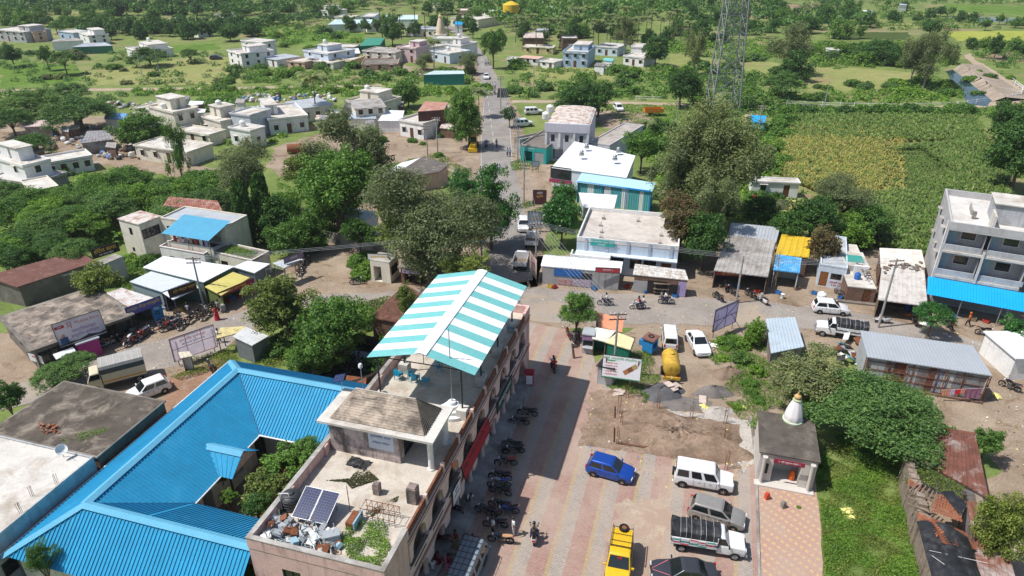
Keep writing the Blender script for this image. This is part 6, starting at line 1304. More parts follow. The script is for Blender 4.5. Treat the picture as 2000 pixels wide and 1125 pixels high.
k=house('ticket_box','red and white letter kiosk at the far corner of the arcade','box',(1026,729),(1042,730),(1026,722),1.5,solid('red_kiosk_paint',(.45,.03,.04)),REDB,par=0,over=.05);block(k,'panel',.08,k.w-.08,-.02,-.004,.3,1.25,WPAINT)
post_thing('tree_stump','bare wooden stump leaning at the edge of the paving','stump',P(1121,700),1.8,.13,WOOD).rotation_euler=(0,R(-8),0);tag(MB().lathe([(.28,0),(.3,.3),(.28,.6),(.28,.88)],12).build('barrel',solid('maroon_drum',(.16,.05,.05)),None,.6,P(1128,663)),'maroon drum standing under the roadside tree','barrel')
# ---- temple
SOOT=mat('sooty_slab',(.10,.085,.07),.95,.3,1,(.2,.17,.14),.3,.8,.3);TW=mat('temple_white',(.58,.54,.49),.8,.06);t=house('temple','small white temple with dark weathered slab roof and scalloped doorway','temple',(1487,880),(1600,900),(1602,822),3.0,TW,SOOT,par=.14,over=.12,slabm=SOOT,front=[(.5,2.0,.2,2.2,'o'),(.12,.5,.9,1.0,'g')])
for x in(.35,t.w-.35):MB().lathe([(.2,0),(.2,.2),(.14,.25),(.14,2.4),(.2,2.7)],12,(x,-.25,0)).build('column',TW,t.root,.6)
MB().box(-.1,t.w+.1,-.6,0,0,.18).build('step',TW,t.root);b=MB().box(t.w/2-1.1,t.w/2+1.1,-.42,-.37,2.42,2.78).build('name_board',solid('maroon_board',(.30,.02,.05)),t.root);text('॥ श्री हनुमान मंदिर ॥',.2,WPRINT,b,(t.w/2,-.43,2.6),(R(90),0,0));MB().lathe([(.18,.2),(.25,.5),(.2,.9),(.1,1.1)],10,(t.w/2+.6,.7,0)).build('orange_idol',solid('orange_idol_paint',(.7,.13,.02)),t.root,.8)
sk=thing('temple_spire','white ribbed temple spire with gilded tip on the small temple','spire',P(1548,820,2.95));sk.scale=(.84,.84,.84);CRW=mat('spire_white',(.78,.73,.72),.7,.05)
MB().lathe([(.95,0),(.95,.15),(.85,.2)],20).build('base',solid('pale_green_base',(.5,.6,.42)),sk);MB().lathe([(.82,.2),(.86,.35),(.80,.8),(.66,1.4),(.48,1.95),(.34,2.3)],32,ripple=.035,rn=8).build('body',CRW,sk,.9);MB().lathe([(.36,2.28),(.42,2.4),(.34,2.52)],16).build('collar',solid('green_collar',(.45,.5,.3)),sk);MB().lathe([(.2,2.5),(.34,2.66),(.34,2.8),(.2,2.95),(.08,3.0),(.12,3.1),(.03,3.3),(.01,3.5)],12).build('finial',mat('gilded_finial',(.55,.34,.14),.5),sk,.8)
for px,py,m,lb in((1497,975,solid('red_stub_paint',(.6,.08,.04)),'short red post standing on the temple paving'),(1529,992,CONC,'small grey shrine block on the temple paving')):tag(MB().box(-.14,.14,-.14,.14,0,.55).box(-.1,.1,-.1,.1,.552,.66).build('small_post',m,None,0,P(px,py),.3),lb,'post')
bush(1560,992,6,L_LIME,'tiny potted tulsi plant on the temple paving',name='pot_plant',cat='plant')
# ---- long grey shed with patched tin wall
Sg=[(1694,697,3.0),(1939,734,3.05),(1900,675,3.5),(1680,645,3.5)];r_=shed('long_shed','long shed with smooth grey tin roof and a wall patched from old sheets','shed',Sg,mat('pale_grey_tin',(.40,.43,.46),.5,.05,.4,metal=.15),TIN,open_='f',posts=RUST,pitch=.3,amp=.012)
A,B=P(*Sg[0]),P(*Sg[1]);A.z=B.z=0;d=B-A;L_=d.length;d.normalize();n_=Vector((-d.y,d.x,0))*.25;o0=A+n_-r_.location;T=Matrix.Translation(o0)@Matrix.Rotation(math.atan2(d.y,d.x),4,'Z');g_=random.Random(2);x=.1;k=0
pal=[TIN,TING,TIN,mat('blue_grey_tin',(.30,.35,.42),.5,.12),TING,RTIN,mat('pale_patch_tin',(.48,.48,.46),.6,.15)]
while x<L_-.4:
 w_=min(g_.uniform(.55,1.1),L_-x-.1);b=MB();c=[T@Vector(q)for q in((x,0,.25),(x+w_-.02,0,.25),(x+w_-.02,0,2.95),(x,0,2.95))]
 n=int(w_/.12)+1;vs=[]
 for i in range(n*2+1):tt=i/(n*2);off=Vector((d.y,-d.x,0))*(.025 if i%2 else 0);vs+=[c[0].lerp(c[1],tt)+off,c[3].lerp(c[2],tt)+off]
 b.add(vs,[(2*i,2*i+2,2*i+3,2*i+1)for i in range(n*2)]).build('wall_sheet',pal[g_.randrange(7)],r_);x+=w_;k+=1
for z in(.9,1.7,2.5):MB().tube(T@Vector((0,-.06,z)),T@Vector((L_,-.06,z)),.035,n=4).build('rail',RUST,r_)
for q in range(6):MB().tube(T@Vector((L_*q/5,-.08,0)),T@Vector((L_*q/5,-.08,3)),.045,n=5).build('upright',RUST,r_)
MB().box(0,L_,-.35,-.1,0,.22,T).build('plinth',BRICKM,r_)
cw=[P(1838,762,1.2),P(1938,757,1.75)];MBl=MB().tube(cw[0],cw[1],.012,n=4);tag(MBl.build('clothes_line',WHITEF),'thin clothes line along the patched shed wall','rope')
for i,(t0,t1,dz,c,lb)in enumerate(((.02,.18,.75,(.65,.28,.18),'orange cloth hanging at the left end of the clothes line'),(.19,.28,.8,(.55,.45,.6),'lilac cloth hanging second on the clothes line'),(.29,.38,.7,(.6,.03,.04),'red cloth hanging in the middle of the clothes line'),(.39,.48,.6,(.68,.25,.2),'pale orange cloth beside the red cloth on the line'),(.50,.80,1.35,(.30,.13,.2),'large striped maroon cloth on the clothes line'))):
 a,b=cw[0].lerp(cw[1],t0),cw[0].lerp(cw[1],t1);v=[];n=6
 for i2 in range(n+1):q=a.lerp(b,i2/n);v+=[q+Vector((0,-.015,.01)),q+Vector((0,-.05+.05*(i2%2),-dz*.75*(1+.04*(i2%3))))]
 o=MB().add(v,[(2*q,2*q+2,2*q+3,2*q+1)for q in range(n)]).build('hung_cloth',mat('laundry_%d'%i,c,.9,.2,5));md=o.modifiers.new('t','SOLIDIFY');md.thickness=.012;tag(o,lb,'cloth','laundry')
shed('small_shed','small shed with pale blue-grey sheet roof beside the grey-green trees','shed',[(1506,690,1.7),(1571,677,1.7),(1553,619,2.1),(1496,622,2.1)],mat('pale_blue_grey_sheet',(.42,.50,.56),.55,.08,.6,(.35,.3,.25),.2,.8),TING,pitch=.4,amp=.02)
for i in range(16):
 px,py=rnd.uniform(1635,1682),rnd.uniform(668,715);b=MB().box(-.45,.45,-.3,.3,-.02,.02).box(-.45,.45,-.3,-.27,.02,.12).build('scrap_sheet',[TIN,WS,solid('teal_scrap',(.2,.4,.4)),RUST,DARKF][i%5]);p=P(px,py);b.location=(p.x,p.y,rnd.uniform(.2,.9));b.rotation_euler=(rnd.uniform(-.8,.8),rnd.uniform(-.8,.8),rnd.uniform(0,3));tag(b,'{n} piece of scrap counted from the left beside the long shed end','scrap','scrap beside the long shed')
# ---- rusty roofs and the fallen tile-roofed house
shed('rusty_shed','wide rusty tin-roofed shed below the feathery green tree','shed',[(1785,893,2.3),(1932,973,2.3),(1905,845,3.0),(1822,832,3.0)],RTIN,TING,pitch=.35);shed('rusty_shed','rusty lean-to roof along the right side of the fallen house','shed',[(1915,1140,2.2),(1990,1150,2.2),(1945,990,2.4),(1888,978,2.5)],mat('patchy_rust_sheet',(.20,.085,.055),.85,.3,1.2,(.46,.43,.41),.45,.7),TING,pitch=.35,open_='fb')
rh=thing('ruined_house','half-fallen mud-walled house with broken terracotta roof and black tarpaulin','house',P(1840,1050));o0=rh.location;l=lambda px,py,z:P(px,py,z)-o0
MUD=mat('mud_wall',(.29,.23,.18),.95,.25,2,(.13,.10,.08),.4,1,.6);wp=[(1760,935),(1764,965),(1775,1010),(1787,1060),(1800,1110),(1815,1170)];g_=random.Random(5);mw=MB()
for i in range(len(wp)-1):
 a,b=l(*wp[i],0),l(*wp[i+1],0)
 for k in range(6):
  p0,p1=a.lerp(b,k/6),a.lerp(b,(k+1)/6+.01);hh=2.6+g_.gauss(0,.1)-(.3 if i==0 else 0);nn=Vector((-(b-a).y,(b-a).x,0)).normalized()*(.28+g_.gauss(0,.03));mw.prism([(q.x,q.y)for q in(p0-nn,p1-nn,p1+nn,p0+nn)],0,hh)
mw.build('mud_wall',MUD,rh);mw=MB()
for s in(((1765,930),(1890,985)),((1890,985),(1925,1150))):
 a,b=l(*s[0],0),l(*s[1],0);nn=Vector((-(b-a).y,(b-a).x,0)).normalized()*.22;mw.prism([(q.x,q.y)for q in(a-nn,b-nn,b+nn,a+nn)],0,2.0)
mw.build('back_wall',MUD,rh);MB().quad(l(1770,935,.03),l(1890,985,.03),l(1930,1150,.03),l(1820,1150,.03)).build('floor',G_DIRT,rh)
def tiles(q,rows,nm='tile_row'):
 q=[l(*p)for p in q]
 for k in range(rows):
  a,b=k/rows,(k+1.08)/rows;up=Vector((0,0,.06));MB().corr(q[0].lerp(q[3],a)+up,q[1].lerp(q[2],a)+up,q[1].lerp(q[2],min(b,1)),q[0].lerp(q[3],min(b,1)),.2,.06).build(nm,TERRA,rh)
tiles([(1788,1000,2.7),(1812,1060,2.7),(1845,1040,3.2),(1812,1008,3.2)],5);tiles([(1818,1000,3.0),(1880,1022,2.6),(1866,975,2.6),(1830,965,3.0)],7);tiles([(1815,1010,3.2),(1840,1062,3.2),(1908,1075,2.5),(1886,1040,2.5)],7);tiles([(1772,948,2.5),(1800,962,2.5),(1806,955,2.8),(1775,935,2.6)],3)
for k in range(7):MB().tube(l(1775+9*k,962+5*k,2.6),l(1795+7*k,938+5*k,3.1),.05,n=5).build('rafter',WOOD,rh)
for k in range(3):MB().tube(l(1772,955+14*k,2.55),l(1830,982+12*k,2.8),.05,n=5).build('purlin',WOOD,rh)
b=MB();n=16;c=[l(1790,1018,2.75),l(1828,1160,2.75),l(1925,1150,2.6),l(1890,1050,2.75)];vs=[];g_=random.Random(9)
for j in range(n+1):
 for i in range(n+1):
  s,t_=i/n,j/n;p=c[0].lerp(c[1],s).lerp(c[3].lerp(c[2],s),t_);r2=math.hypot(s-.32,(t_-.5));vs.append(p+Vector((0,0,.55*math.sin(3.14*t_)-(.18 if r2<.24 else 0)+.05*math.sin(14*t_+3*s)+g_.gauss(0,.025))))
b.add(vs,[(j*(n+1)+i,j*(n+1)+i+1,(j+1)*(n+1)+i+1,(j+1)*(n+1)+i)for j in range(n)for i in range(n)]).build('tarpaulin',TARPK,rh,1.2)
b=MB();c=[l(1838,960,3.05),l(1876,1008,2.7),l(1888,985,2.6),l(1860,958,2.9)];b.quad(*c).build('tarpaulin',TARPK,rh)
for a,b_ in(((1815,1075),(1930,1100)),((1820,1085),(1905,1145))):MB().tube(l(*a,3.15),l(*b_,3.0),.015,n=4).build('rope',WHITEF,rh)
# right-hand wall at the frame edge
k=house('boundary_house','pale plastered house corner at the right edge of the side lane','house',(1985,700),(2100,700),(1985,650),2.4,WHITEW,TINW,par=0,over=.2);MB()
# ================================================================ grey apartment house and the row of small houses
ap=house('apartment_house','three-storey grey apartment house with recessed balconies and blue sheet awning','apartment house',(1858,433),(2030,458),(1838,367),9.9,mat('bare_grey_plaster',(.47,.46,.46),.9,.1,.7,(.34,.33,.32),.4,.4,.05,streak=((.28,.27,.26),.4)),mat('grey_white_roof',(.62,.60,.57),.9,.1,.6,(.42,.37,.32),.4,.5,.1),par=.85,pw=.2,
 front=[(.24,4.3,3.75,2.5,'o'),(.74,4.6,3.75,2.5,'o'),(.24,4.3,6.75,2.2,'o'),(.74,4.6,6.75,2.2,'o'),(.2,2.4,.2,2.3,'s'),(.5,2.4,.2,2.3,'s'),(.8,2.4,.2,2.3,'s')],left=[(.2,.7,7.1,1.0,'w',True),(.5,.7,7.1,1.0,'w',True),(.75,.7,7.1,1.0,'w',True),(.2,.7,4.1,1.0,'w',True),(.5,.7,4.1,1.0,'w',True),(.75,.7,4.1,1.0,'w',True)])
W2=ap.w
for z in(3.75,6.75):
 for x0,x1 in((W2*.24-2.15,W2*.24+2.15),(W2*.74-2.3,W2*.74+2.3)):
  block(ap,'balcony_parapet',x0,x1,.02,.14,z,z+.55,GREYW);m=MB();xc=(x0+x1)/2+.3;m.box(xc-.75,xc+.75,1.55,1.585,z+.8,z+1.9);o=m.build('window',WHITEF,ap.root);MB().box(xc-.68,xc+.68,1.53,1.549,z+.87,z+1.83).build('pane',GLASS,o)
  if z>5 or True:MB().box(xc-2.0,xc-1.2,1.52,1.58,z+.02,z+2.0).build('door',solid('pale_blue_door',(.35,.5,.6)),ap.root)
block(ap,'floor_band',-.03,W2,-.12,-.003,3.3,3.6,CONCL);block(ap,'floor_band',-.03,W2,-.12,-.003,6.35,6.6,CONCL);block(ap,'pillar',W2*.48-.12,W2*.48+.12,-.25,-.125,3.3,7.1,CONCL);MB().tube((-.08,1.2,.3),(-.08,1.2,9.6),.06).build('drain_pipe',WHITEF,ap.root)
headroom(ap,W2*.52,W2+2,3.6,7.4,9.15,2.3,GREYW,False);block(ap,'stair_wall',W2*.5-.1,W2*.5+.15,.8,3.3,9.16,10.9,CONCL);block(ap,'chimney_stub',W2*.3,W2*.3+.35,4.2,4.6,9.16,10.0,CONC);block(ap,'dividing_parapet',W2*.3,W2*.32,5.6,8,9.16,9.75,CONC)
MB().corr((-.6,-3.2,2.35),(W2+2,-3.2,2.35),(W2+2,-.15,3.2),(-.6,-.15,3.2),.28,.04).build('awning',CYTIN,ap.root)
for x in(2.8,6.5,9.5):MB().tube((x,-3.0,0),(x,-3.0,2.35),.05).build('awning_post',STEEL,ap.root)
h=house('small_house','small pale blue house with brown door and flat grey roof','house',(1603,515),(1656,523),(1662,464),2.9,PALEBLUE,mat('grey_blue_roof',(.42,.45,.48),.9,.15,.8,(.25,.2,.17),.35,.6),par=.3,front=[(.22,.9,.05,1.9,'d'),(.66,1.2,1.1,.8,'w')],wf=BROWNF,dm=solid('orange_brown_door',(.26,.10,.03)));text('लक्ष्मी कृपा',.3,REDP,h.root,(h.w*.7,-.02,.75),(R(90),0,0));text('ॐ शुभ लाभ',.25,REDP,h.root,(h.w*.7,-.02,.4),(R(90),0,0))
h=house('small_house','roofless brick house with green floor patch and whitewashed inner wall','house',(1656,560),(1712,566),(1660,478),1.9,BRICKM,CONCL,par=.0,front=[(.72,.8,.05,1.7,'d')]);block(h,'inner_wall',1.0,h.w-.4,3.2,3.5,1.95,3.2,WHITEW);block(h,'terrace',.15,h.w-.15,4.2,8.6,1.95,2.75,CONCL);block(h,'green_patch',.4,h.w-.5,5.2,7.4,2.752,2.77,solid('teal_floor_paint',(.05,.30,.26)));tank(hw(h,1.3,2.2,1.95),.35,.9,TKBL,'blue drum standing in the roofless brick house',name='barrel')
for i in range(40):b=MB().box(-.13,.13,-.07,.07,0,.08).build('loose_brick',BRICKM if i%2 else CONC);b.location=hw(h,h.w-.9+rnd.gauss(0,.35),3.3+rnd.gauss(0,1.2),2.78+rnd.random()*.12);b.rotation_euler=(0,0,rnd.uniform(0,3));tag(b,'{n} loose brick counted from the left on the roofless brick house','brick','bricks on the roofless house')
shed('low_house','low house with a broad patched white sheet roof next to the apartment house','house',[(1715,585,2.3),(1812,598,2.3),(1805,520,2.9),(1722,522,2.9)],mat('dirty_white_sheet',(.56,.53,.49),.7,.08,.7,(.30,.22,.17),.35,.9),BRICKM,open_='f',pitch=.5,amp=.015);shed('low_house','low house with chalky white roof bordering the maize field','house',[(1720,522,2.6),(1808,522,2.6),(1800,488,2.9),(1718,484,2.9)],mat('chalky_roof',(.70,.66,.60),.9,.08,.8,(.48,.4,.32),.35,.7,.2),BRICKM,pitch=.6,amp=.01)
for i in range(36):b=MB().box(-.2,.2,-.12,.12,0,.14).build('loose_stone',CONCD if i%3 else BRICKM);p=P(1722+85*rnd.random(),524+rnd.gauss(0,5),2.75);b.location=p+Vector((0,0,rnd.random()*.15));b.rotation_euler=(0,0,rnd.uniform(0,3));tag(b,'{n} stone counted from the left in the rubble line across the white roofs','stone','rubble line on the white roofs')
tank(P(1603,587),.52,1.15,TKW,'white ribbed water tank standing beside the cross street');tag(MB().lathe([(.18,0),(.2,.1),(.14,.3),(.2,.55),(.24,.6)],10).build('wash_basin',WHITEF,None,.7,P(1527,583)),'white basin standing before the blue-roofed shack','basin')
tag(MB().box(0,14,-.3,.3,0,.22).build('street_kerb',CONCD,None,0,P(1628,588),R(-14)),'broken stone kerb along the cross street before the brick house','kerb')
# ---- shacks
s1=shed('tea_shack','large shack with blackened patched tin roof and open front','shack',[(1394,528,2.4),(1500,541,2.4),(1515,470,3.4),(1420,458,3.4)],ASB,BRICKM,open_='f',pitch=.5);sign('shop_board','red shop board with yellow letters under the blackened shack roof',P(1425,535,2.0),3.2,.5,R(-8),solid('red_shop_board',(.28,.04,.03)),[('श्री साई हॉटेल',.34,0,0,YELP)],False)
shed('rear_shack','grey tin roof rising behind the blackened shack','shack',[(1420,470,3.0),(1516,474,3.0),(1524,444,3.5),(1428,435,3.5)],TIN,TING,pitch=.4);shed('yellow_shack','shack roofed with a roped yellow tarpaulin','shack',[(1514,497,2.8),(1580,503,2.8),(1586,465,3.3),(1527,457,3.3)],mat('yellow_tarpaulin',(.62,.42,.03),.6,.15,1,(.35,.22,.04),.3,1),BRICKM,pitch=.8,amp=.04)
shed('blue_shack','small shack with shiny blue corrugated roof and pale posts','shack',[(1510,527,2.3),(1562,533,2.3),(1566,504,2.9),(1516,496,2.9)],mat('shiny_blue_sheet',(.08,.33,.62),.35,.2,1.5,(.35,.55,.75),.35,1.2),CREAM,open_='f',posts=PALEBLUE,pitch=.25)
for k in range(40):a=P(1497+rnd.random()*16,545+rnd.random()*22);tag(MB().tube((0,0,0),(.3+rnd.gauss(0,.12),.8+rnd.gauss(0,.2),3.4+rnd.random()),.025,.015,4).build('cane',mat('dry_cane',(.36,.27,.15),.9,.3,4),None,0,a),'{n} dry cane from the left in the bundle leaning between the shacks','cane','bundle of dry canes')if k<26 else None
# ---- kiosk row and white hall
kr=shed('kiosk_row','row of kiosks with one long white sheet roof at the crossing','kiosk row',[(1056,519,2.4),(1213,533,2.4),(1217,511,2.9),(1062,497,2.9)],TINW,mat('grey_kiosk_sheet',(.40,.39,.38),.7,.1),pitch=.35,amp=.015,doors=[('f',.34,3.4,1.25,.95,plain('blue_cloth_panel',(.02,.14,.45),.6),'blue_curtain'),('f',.30,1.5,.1,.75,mat('printed_panel',(.5,.3,.3),.6,.6,4),'poster'),('f',.52,2.3,.1,1.0,mat('snack_counter',(.45,.38,.45),.6,.6,5),'counter'),('f',.52,2.4,1.1,.8,DARK,'hatch')]+[('f',.705+.085*i,.72,.05,2.1,SHUT,'shutter_leaf')for i in range(4)])
a=P(1128,545,1.9);MB().corr((-1.4,-.5,1.75),(1.4,-.5,1.75),(1.4,.3,2.1),(-1.4,.3,2.1),.2,.02).build('counter_awning',CYTIN,kr).location=(P(1137,552).x-kr.location.x,P(1137,552).y-kr.location.y,0)
sign('shop_board','red and white shop board on the kiosk row above grey shutters',P(1187,528,2.75),2.8,.55,R(-6),solid('red_white_board',(.5,.06,.07)),[('पानटपरी १',.3,0,.02,WPRINT)],False);sign('advert_board','slanting pink and orange advertising hoarding beside the kiosk row',P(1041,517,1.9),3.0,2.6,R(-75),mat('pink_advert',(.7,.5,.45),.6,.3,1.5),[('सेल',.6,0,.2,PURP)],True)
shed('kiosk_row','second kiosk row with leaf-littered white roof under the bronze tree','kiosk row',[(1236,536,2.3),(1345,547,2.3),(1338,527,2.9),(1240,515,2.9)],mat('littered_sheet',(.60,.58,.55),.7,.1,1,(.28,.2,.14),.5,2.2),BRICKM,open_='',pitch=.35,amp=.015,doors=[('f',.13,1.6,.05,1.5,SHUT,'shutter'),('f',.45,2.2,.05,1.7,DARK,'dark_front_panel'),('f',.74,1.8,.3,1.2,DARK,'dark_front_panel'),('f',.93,.9,.05,1.9,solid('lilac_panel',(.40,.32,.55)),'lilac_panel')])  # black panels paint the shade of open fronts on a closed wall
ct=thing('wooden_cart','weathered wooden vending cart before the second kiosk row','cart',P(1290,574),R(-5));MB().box(-.9,.9,-.45,.45,.75,.85).build('deck',WOOD,ct);MB().box(-.85,.85,-.4,.4,.35,.4).build('shelf',WOOD,ct)
for x in(-.8,.8):
 for y in(-.4,.4):MB().tube((x,y,0),(x,y,1.5),.035,n=4).build('post',WOOD,ct)
MB().box(-.95,.95,-.5,.5,1.5,1.54).build('canopy',WOOD,ct)
hl=house('white_hall','long white hall with a broad flat concrete roof and green name board','hall',(1127,462),(1326,481),(1157,404),4.6,PALEBLUE,mat('hall_roof',(.56,.51,.46),.9,.14,.5,(.36,.31,.27),.4,.4,.2),par=.65,pw=.16,parm=WHITEW,front=[(.1,1.6,.9,1.5,'g'),(.42,1.5,1.0,1.4,'g'),(.60,1.4,1.0,1.4,'g'),(.74,1.5,1.0,1.4,'g'),(.9,1.2,.1,2.1,'d')])
block(hl,'sun_shade',.0,hl.w,-.9,-.02,2.75,2.87,PALEBLUE);block(hl,'porch_slab',-.4,hl.w*.36,-2.4,-.91,2.65,2.8,WHITEW)
for x0,x1,y0,y1 in((-.4,hl.w*.36,-2.4,-2.25),(-.4,-.25,-2.24,-.92),(hl.w*.36-.15,hl.w*.36,-2.24,-.92)):block(hl,'porch_parapet',x0,x1,y0,y1,2.802,3.25,WHITEW)
for k in range(5):block(hl,'pilaster',hl.w*(.08+.21*k),hl.w*(.08+.21*k)+.35,-.10,-.017,2.9,4.58,solid('grey_blue_trim',(.45,.5,.58)))
b=block(hl,'name_board',hl.w*.14,hl.w*.38,-.2,-.105,3.7,4.5,solid('teal_board',(.03,.36,.33)));text('सहकारी सेवा संस्था मर्यादित',.30,WPRINT,b,(hl.w*.27,-.205,4.25),(R(90),0,0));text('कार्यालय',.26,WPRINT,b,(hl.w*.25,-.205,3.9),(R(90),0,0))
for i,(x,y)in enumerate(((2.3,8),(2.2,5.5),(2.6,3.3),(2.8,1.5),(6.8,8.2),(10,1.4),(10,4))):tag(MB().box(-.22,.22,-.22,.22,0,.18).tube((-.1,-.1,.18),(-.1,-.1,.6),.015).tube((.1,.1,.18),(.1,.1,.6),.015).tube((.1,-.1,.18),(.1,-.1,.6),.015).build('column_stub',CONC,None,0,hw(hl,x,y,4.06)),'{n} column stub from the left on the white hall roof','stub','column stubs on the hall roof')
for k,y in enumerate((5.4,6.8)):dish(hw(hl,10.4,y,4.06),('nearer' if k==0 else 'farther')+' of two grey dishes on the white hall roof',.5,.5,STEEL)
# ================================================================ left street
AB=lambda a,b:math.atan2(P(*b).y-P(*a).y,P(*b).x-P(*a).x)
YL=AB((64,681,2.6),(254,613,2.6))
h=house('phone_shop','long low shop block with dark blotched flat roof behind the phone banner','shop',(64,681),(254,613),(130,578),2.6,CONCD,mat('blotched_roof',(.125,.105,.088),.95,.35,.9,(.40,.33,.265),.55,.75,.3),par=.12,over=.35,slabm=CONCD,front=[(.12,1.8,.1,1.9,'g'),(.30,1.6,.1,2,'o'),(.52,2.2,.1,2,'o'),(.72,2.2,.1,2,'o'),(.9,2.2,.1,2,'o')],left=[(.2,.8,1,.9,'w'),(.5,.8,1,.9,'w')])
def sj(b):
 o=MB().box(-.35,.35,-.012,-.002,-.5,.1).build('portrait',solid('portrait_blue',(.05,.10,.2)),b);o.location=(-1.55,0,-.45);MB().lathe([(.02,-.2),(.16,-.1),(.17,.08),(.1,.2),(.02,.24)],10).build('portrait_head',solid('portrait_skin',(.4,.2,.13)),b).location=(-1.55,.08,-.22)
 MB().prism([(-2.1,-1.1),(2.1,-1.1),(2.1,-.85),(1.5,-.95),(.6,-.75),(-.4,-.98),(-1.2,-.9),(-2.1,-1.0)],.003,.012,Matrix.Rotation(R(90),4,'X')).build('print_border',INK,b);o=MB().box(-.42,.42,-.012,-.002,-.14,.14).build('logo_plate',REDP,b);o.location=(-1.6,0,.72);text('शुभम',.2,WPRINT,o,(0,-.018,0),(R(90),0,0))
sign('banner','large pale phone shop banner with red logo and a man in blue',P(156,642,3.2),4.2,2.4,YL-.06,vinyl('pale_lilac_print',(.66,.62,.72)),[('SJ',.7,-.75,.72,REDP),('Mobile Shop',.44,.85,.72,REDP),('वाढदिवसाच्या',.42,.35,-.02,PURP),('हार्दिक शुभेच्छा',.42,.35,-.5,PURP)],False,R(-16),extra=sj)
k=house('kiosk','pink kiosk with grey lid under the phone shop banner','kiosk',(150,674),(192,660),(160,655),1.9,solid('magenta_paint',(.42,.04,.22)),TIN,par=0,over=.1);shed('market_table','small white sheet table before the barred shop window','table',[(110,702,1.5),(148,685,1.5),(143,678,1.7),(103,692,1.7)],TINW,TIN,open_='frbl',amp=.01);sign('notice','small white and red notice on the corner of the blotched-roof block',P(70,700,1.3),1.9,.9,YL-1.2,WBD,[('मोबाईल',.35,0,.1,REDP)],False)
shed('tyre_shop','tyre shop with white and rusty ribbed roof and dark open front','shop',[(256,604,2.6),(304,583,2.6),(238,562,3.0),(208,572,3.0)],mat('rust_streaked_white',(.60,.58,.56),.7,.08,1,(.28,.12,.07),.38,1.3),TING,open_='f',pitch=.3);sign('shop_board','blue and white tyre shop board at the roof edge',P(281,598,2.7),3.6,.9,YL,solid('blue_shop_board',(.10,.10,.32)),[('टायर्स ॲन्ड सर्व्हिस',.42,0,.1,YELP)],False,R(-10))
sign('poster','tall blue poster with tyre rings beside the tyre shop',P(309,616,1.2),1.0,2.3,YL-.5,solid('poster_blue',(.02,.20,.42)),[('टायर',.3,0,.85,WPRINT)],False,extra=lambda b:[MB().torus((.0,-.02,z),.2,.05,14,4).build('tyre_print',INK,b)for z in(.35,-.6)])
shed('hotel_block','long hotel shed with brown rusty roof at the left edge','shed',[(33,561,2.6),(188,511,2.6),(152,490,3.1),(-30,540,3.1)],mat('brown_sheet_roof',(.155,.07,.055),.8,.2,.8,(.25,.18,.15),.2,1),CONCD,pitch=.35);shed('hotel_lean_to','white sheet lean-to along the brown hotel roof','shed',[(34,565,2.2),(146,531,2.2),(120,523,2.6),(38,551,2.6)],TINW,CONCD,pitch=.4,amp=.015)
h=house('hotel_wall','bare grey wall house carrying the hotel sign','house',P(192,522,2.9),P(241,502,2.9),P(222,498,2.9),2.9,GREYW,CONC,par=0,world=True);sign('shop_board','dark hotel sign with yellow letters on the grey wall',P(206,489,3.6),3.1,1.1,YL+.05,solid('dark_sign',(.04,.015,.02)),[('हॉटेल सागर',.62,0,.12,YELP),('चहा नाश्ता जेवण',.26,0,-.36,WPRINT)],False,R(-8))
GRN=solid('green_tin_wall',(.10,.17,.14));WSH=mat('bright_white_sheet',(.74,.78,.80),.5,.04,.5)
shed('shop','largest white-roofed shop of the left street beside the pole','shop',[(398,551,2.9),(458,520,2.9),(319,500,3.5),(279,522,3.5)],WSH,GRN,open_='f',pitch=.4,amp=.015);sign('shop_board','green and red board under the largest white roof',P(430,540,2.5),4.2,.7,YL,solid('green_red_board',(.10,.18,.10)),[('भाजी सेंटर',.4,-.6,0,REDP)],False)
shed('barber_shop','shop with pale grey sheet roof and purple posts beside the tyre shop','shop',[(316,570,2.6),(378,547,2.6),(299,528,3.1),(253,550,3.1)],mat('pale_sheet',(.58,.62,.65),.5,.05),mat('aqua_tin_wall',(.34,.44,.45),.6,.08),open_='f',pitch=.4,amp=.015);shed('shop_awning','white awning of the barber shop over parked motorcycles','awning',[(338,585,2.1),(388,562,2.1),(378,549,2.5),(316,571,2.5)],WSH,GRN,open_='frl',posts=solid('purple_post',(.22,.18,.42)),walls=False,pitch=.4,amp=.01)
sign('shop_board','dark shop board with orange letters on the barber shop awning',P(357,566,2.6),3.0,.9,YL,solid('dark_brown_board',(.05,.02,.02)),[('श्री जेन्ट्स पार्लर',.38,.2,.1,YELP)],False,R(-10));shed('sweet_shop','shop with yellow sheet roof and red flower-printed front','shop',[(432,577,2.1),(488,542,2.1),(455,531,2.7),(400,560,2.7)],mat('yellow_sheet',(.62,.54,.16),.55,.08,.8),solid('olive_wall',(.16,.20,.06)),open_='f',pitch=.3,amp=.02)
sign('shop_board','long maroon shop board below the yellow roof',P(462,562,2.0),4.6,.55,YL+.1,solid('maroon_shop_board',(.28,.02,.05)),[('मिठाई आणि बेकरी',.36,0,0,YELP)],False)
for a,lb in((433,'maroon flower pillar poster at the near corner of the yellow-roofed shop'),(492,'maroon flower pillar poster at the far corner of the yellow-roofed shop'),(476,'pink pillar poster inside the yellow-roofed shop front')):p=P(a,601 if a<440 else 578);sign('pillar_poster',lb,(p.x,p.y,1.0),.5,1.9,YL,mat('flower_print',(.35,.06,.10),.6,.6,6)if a!=476 else solid('pink_print',(.62,.25,.35)),[],False)
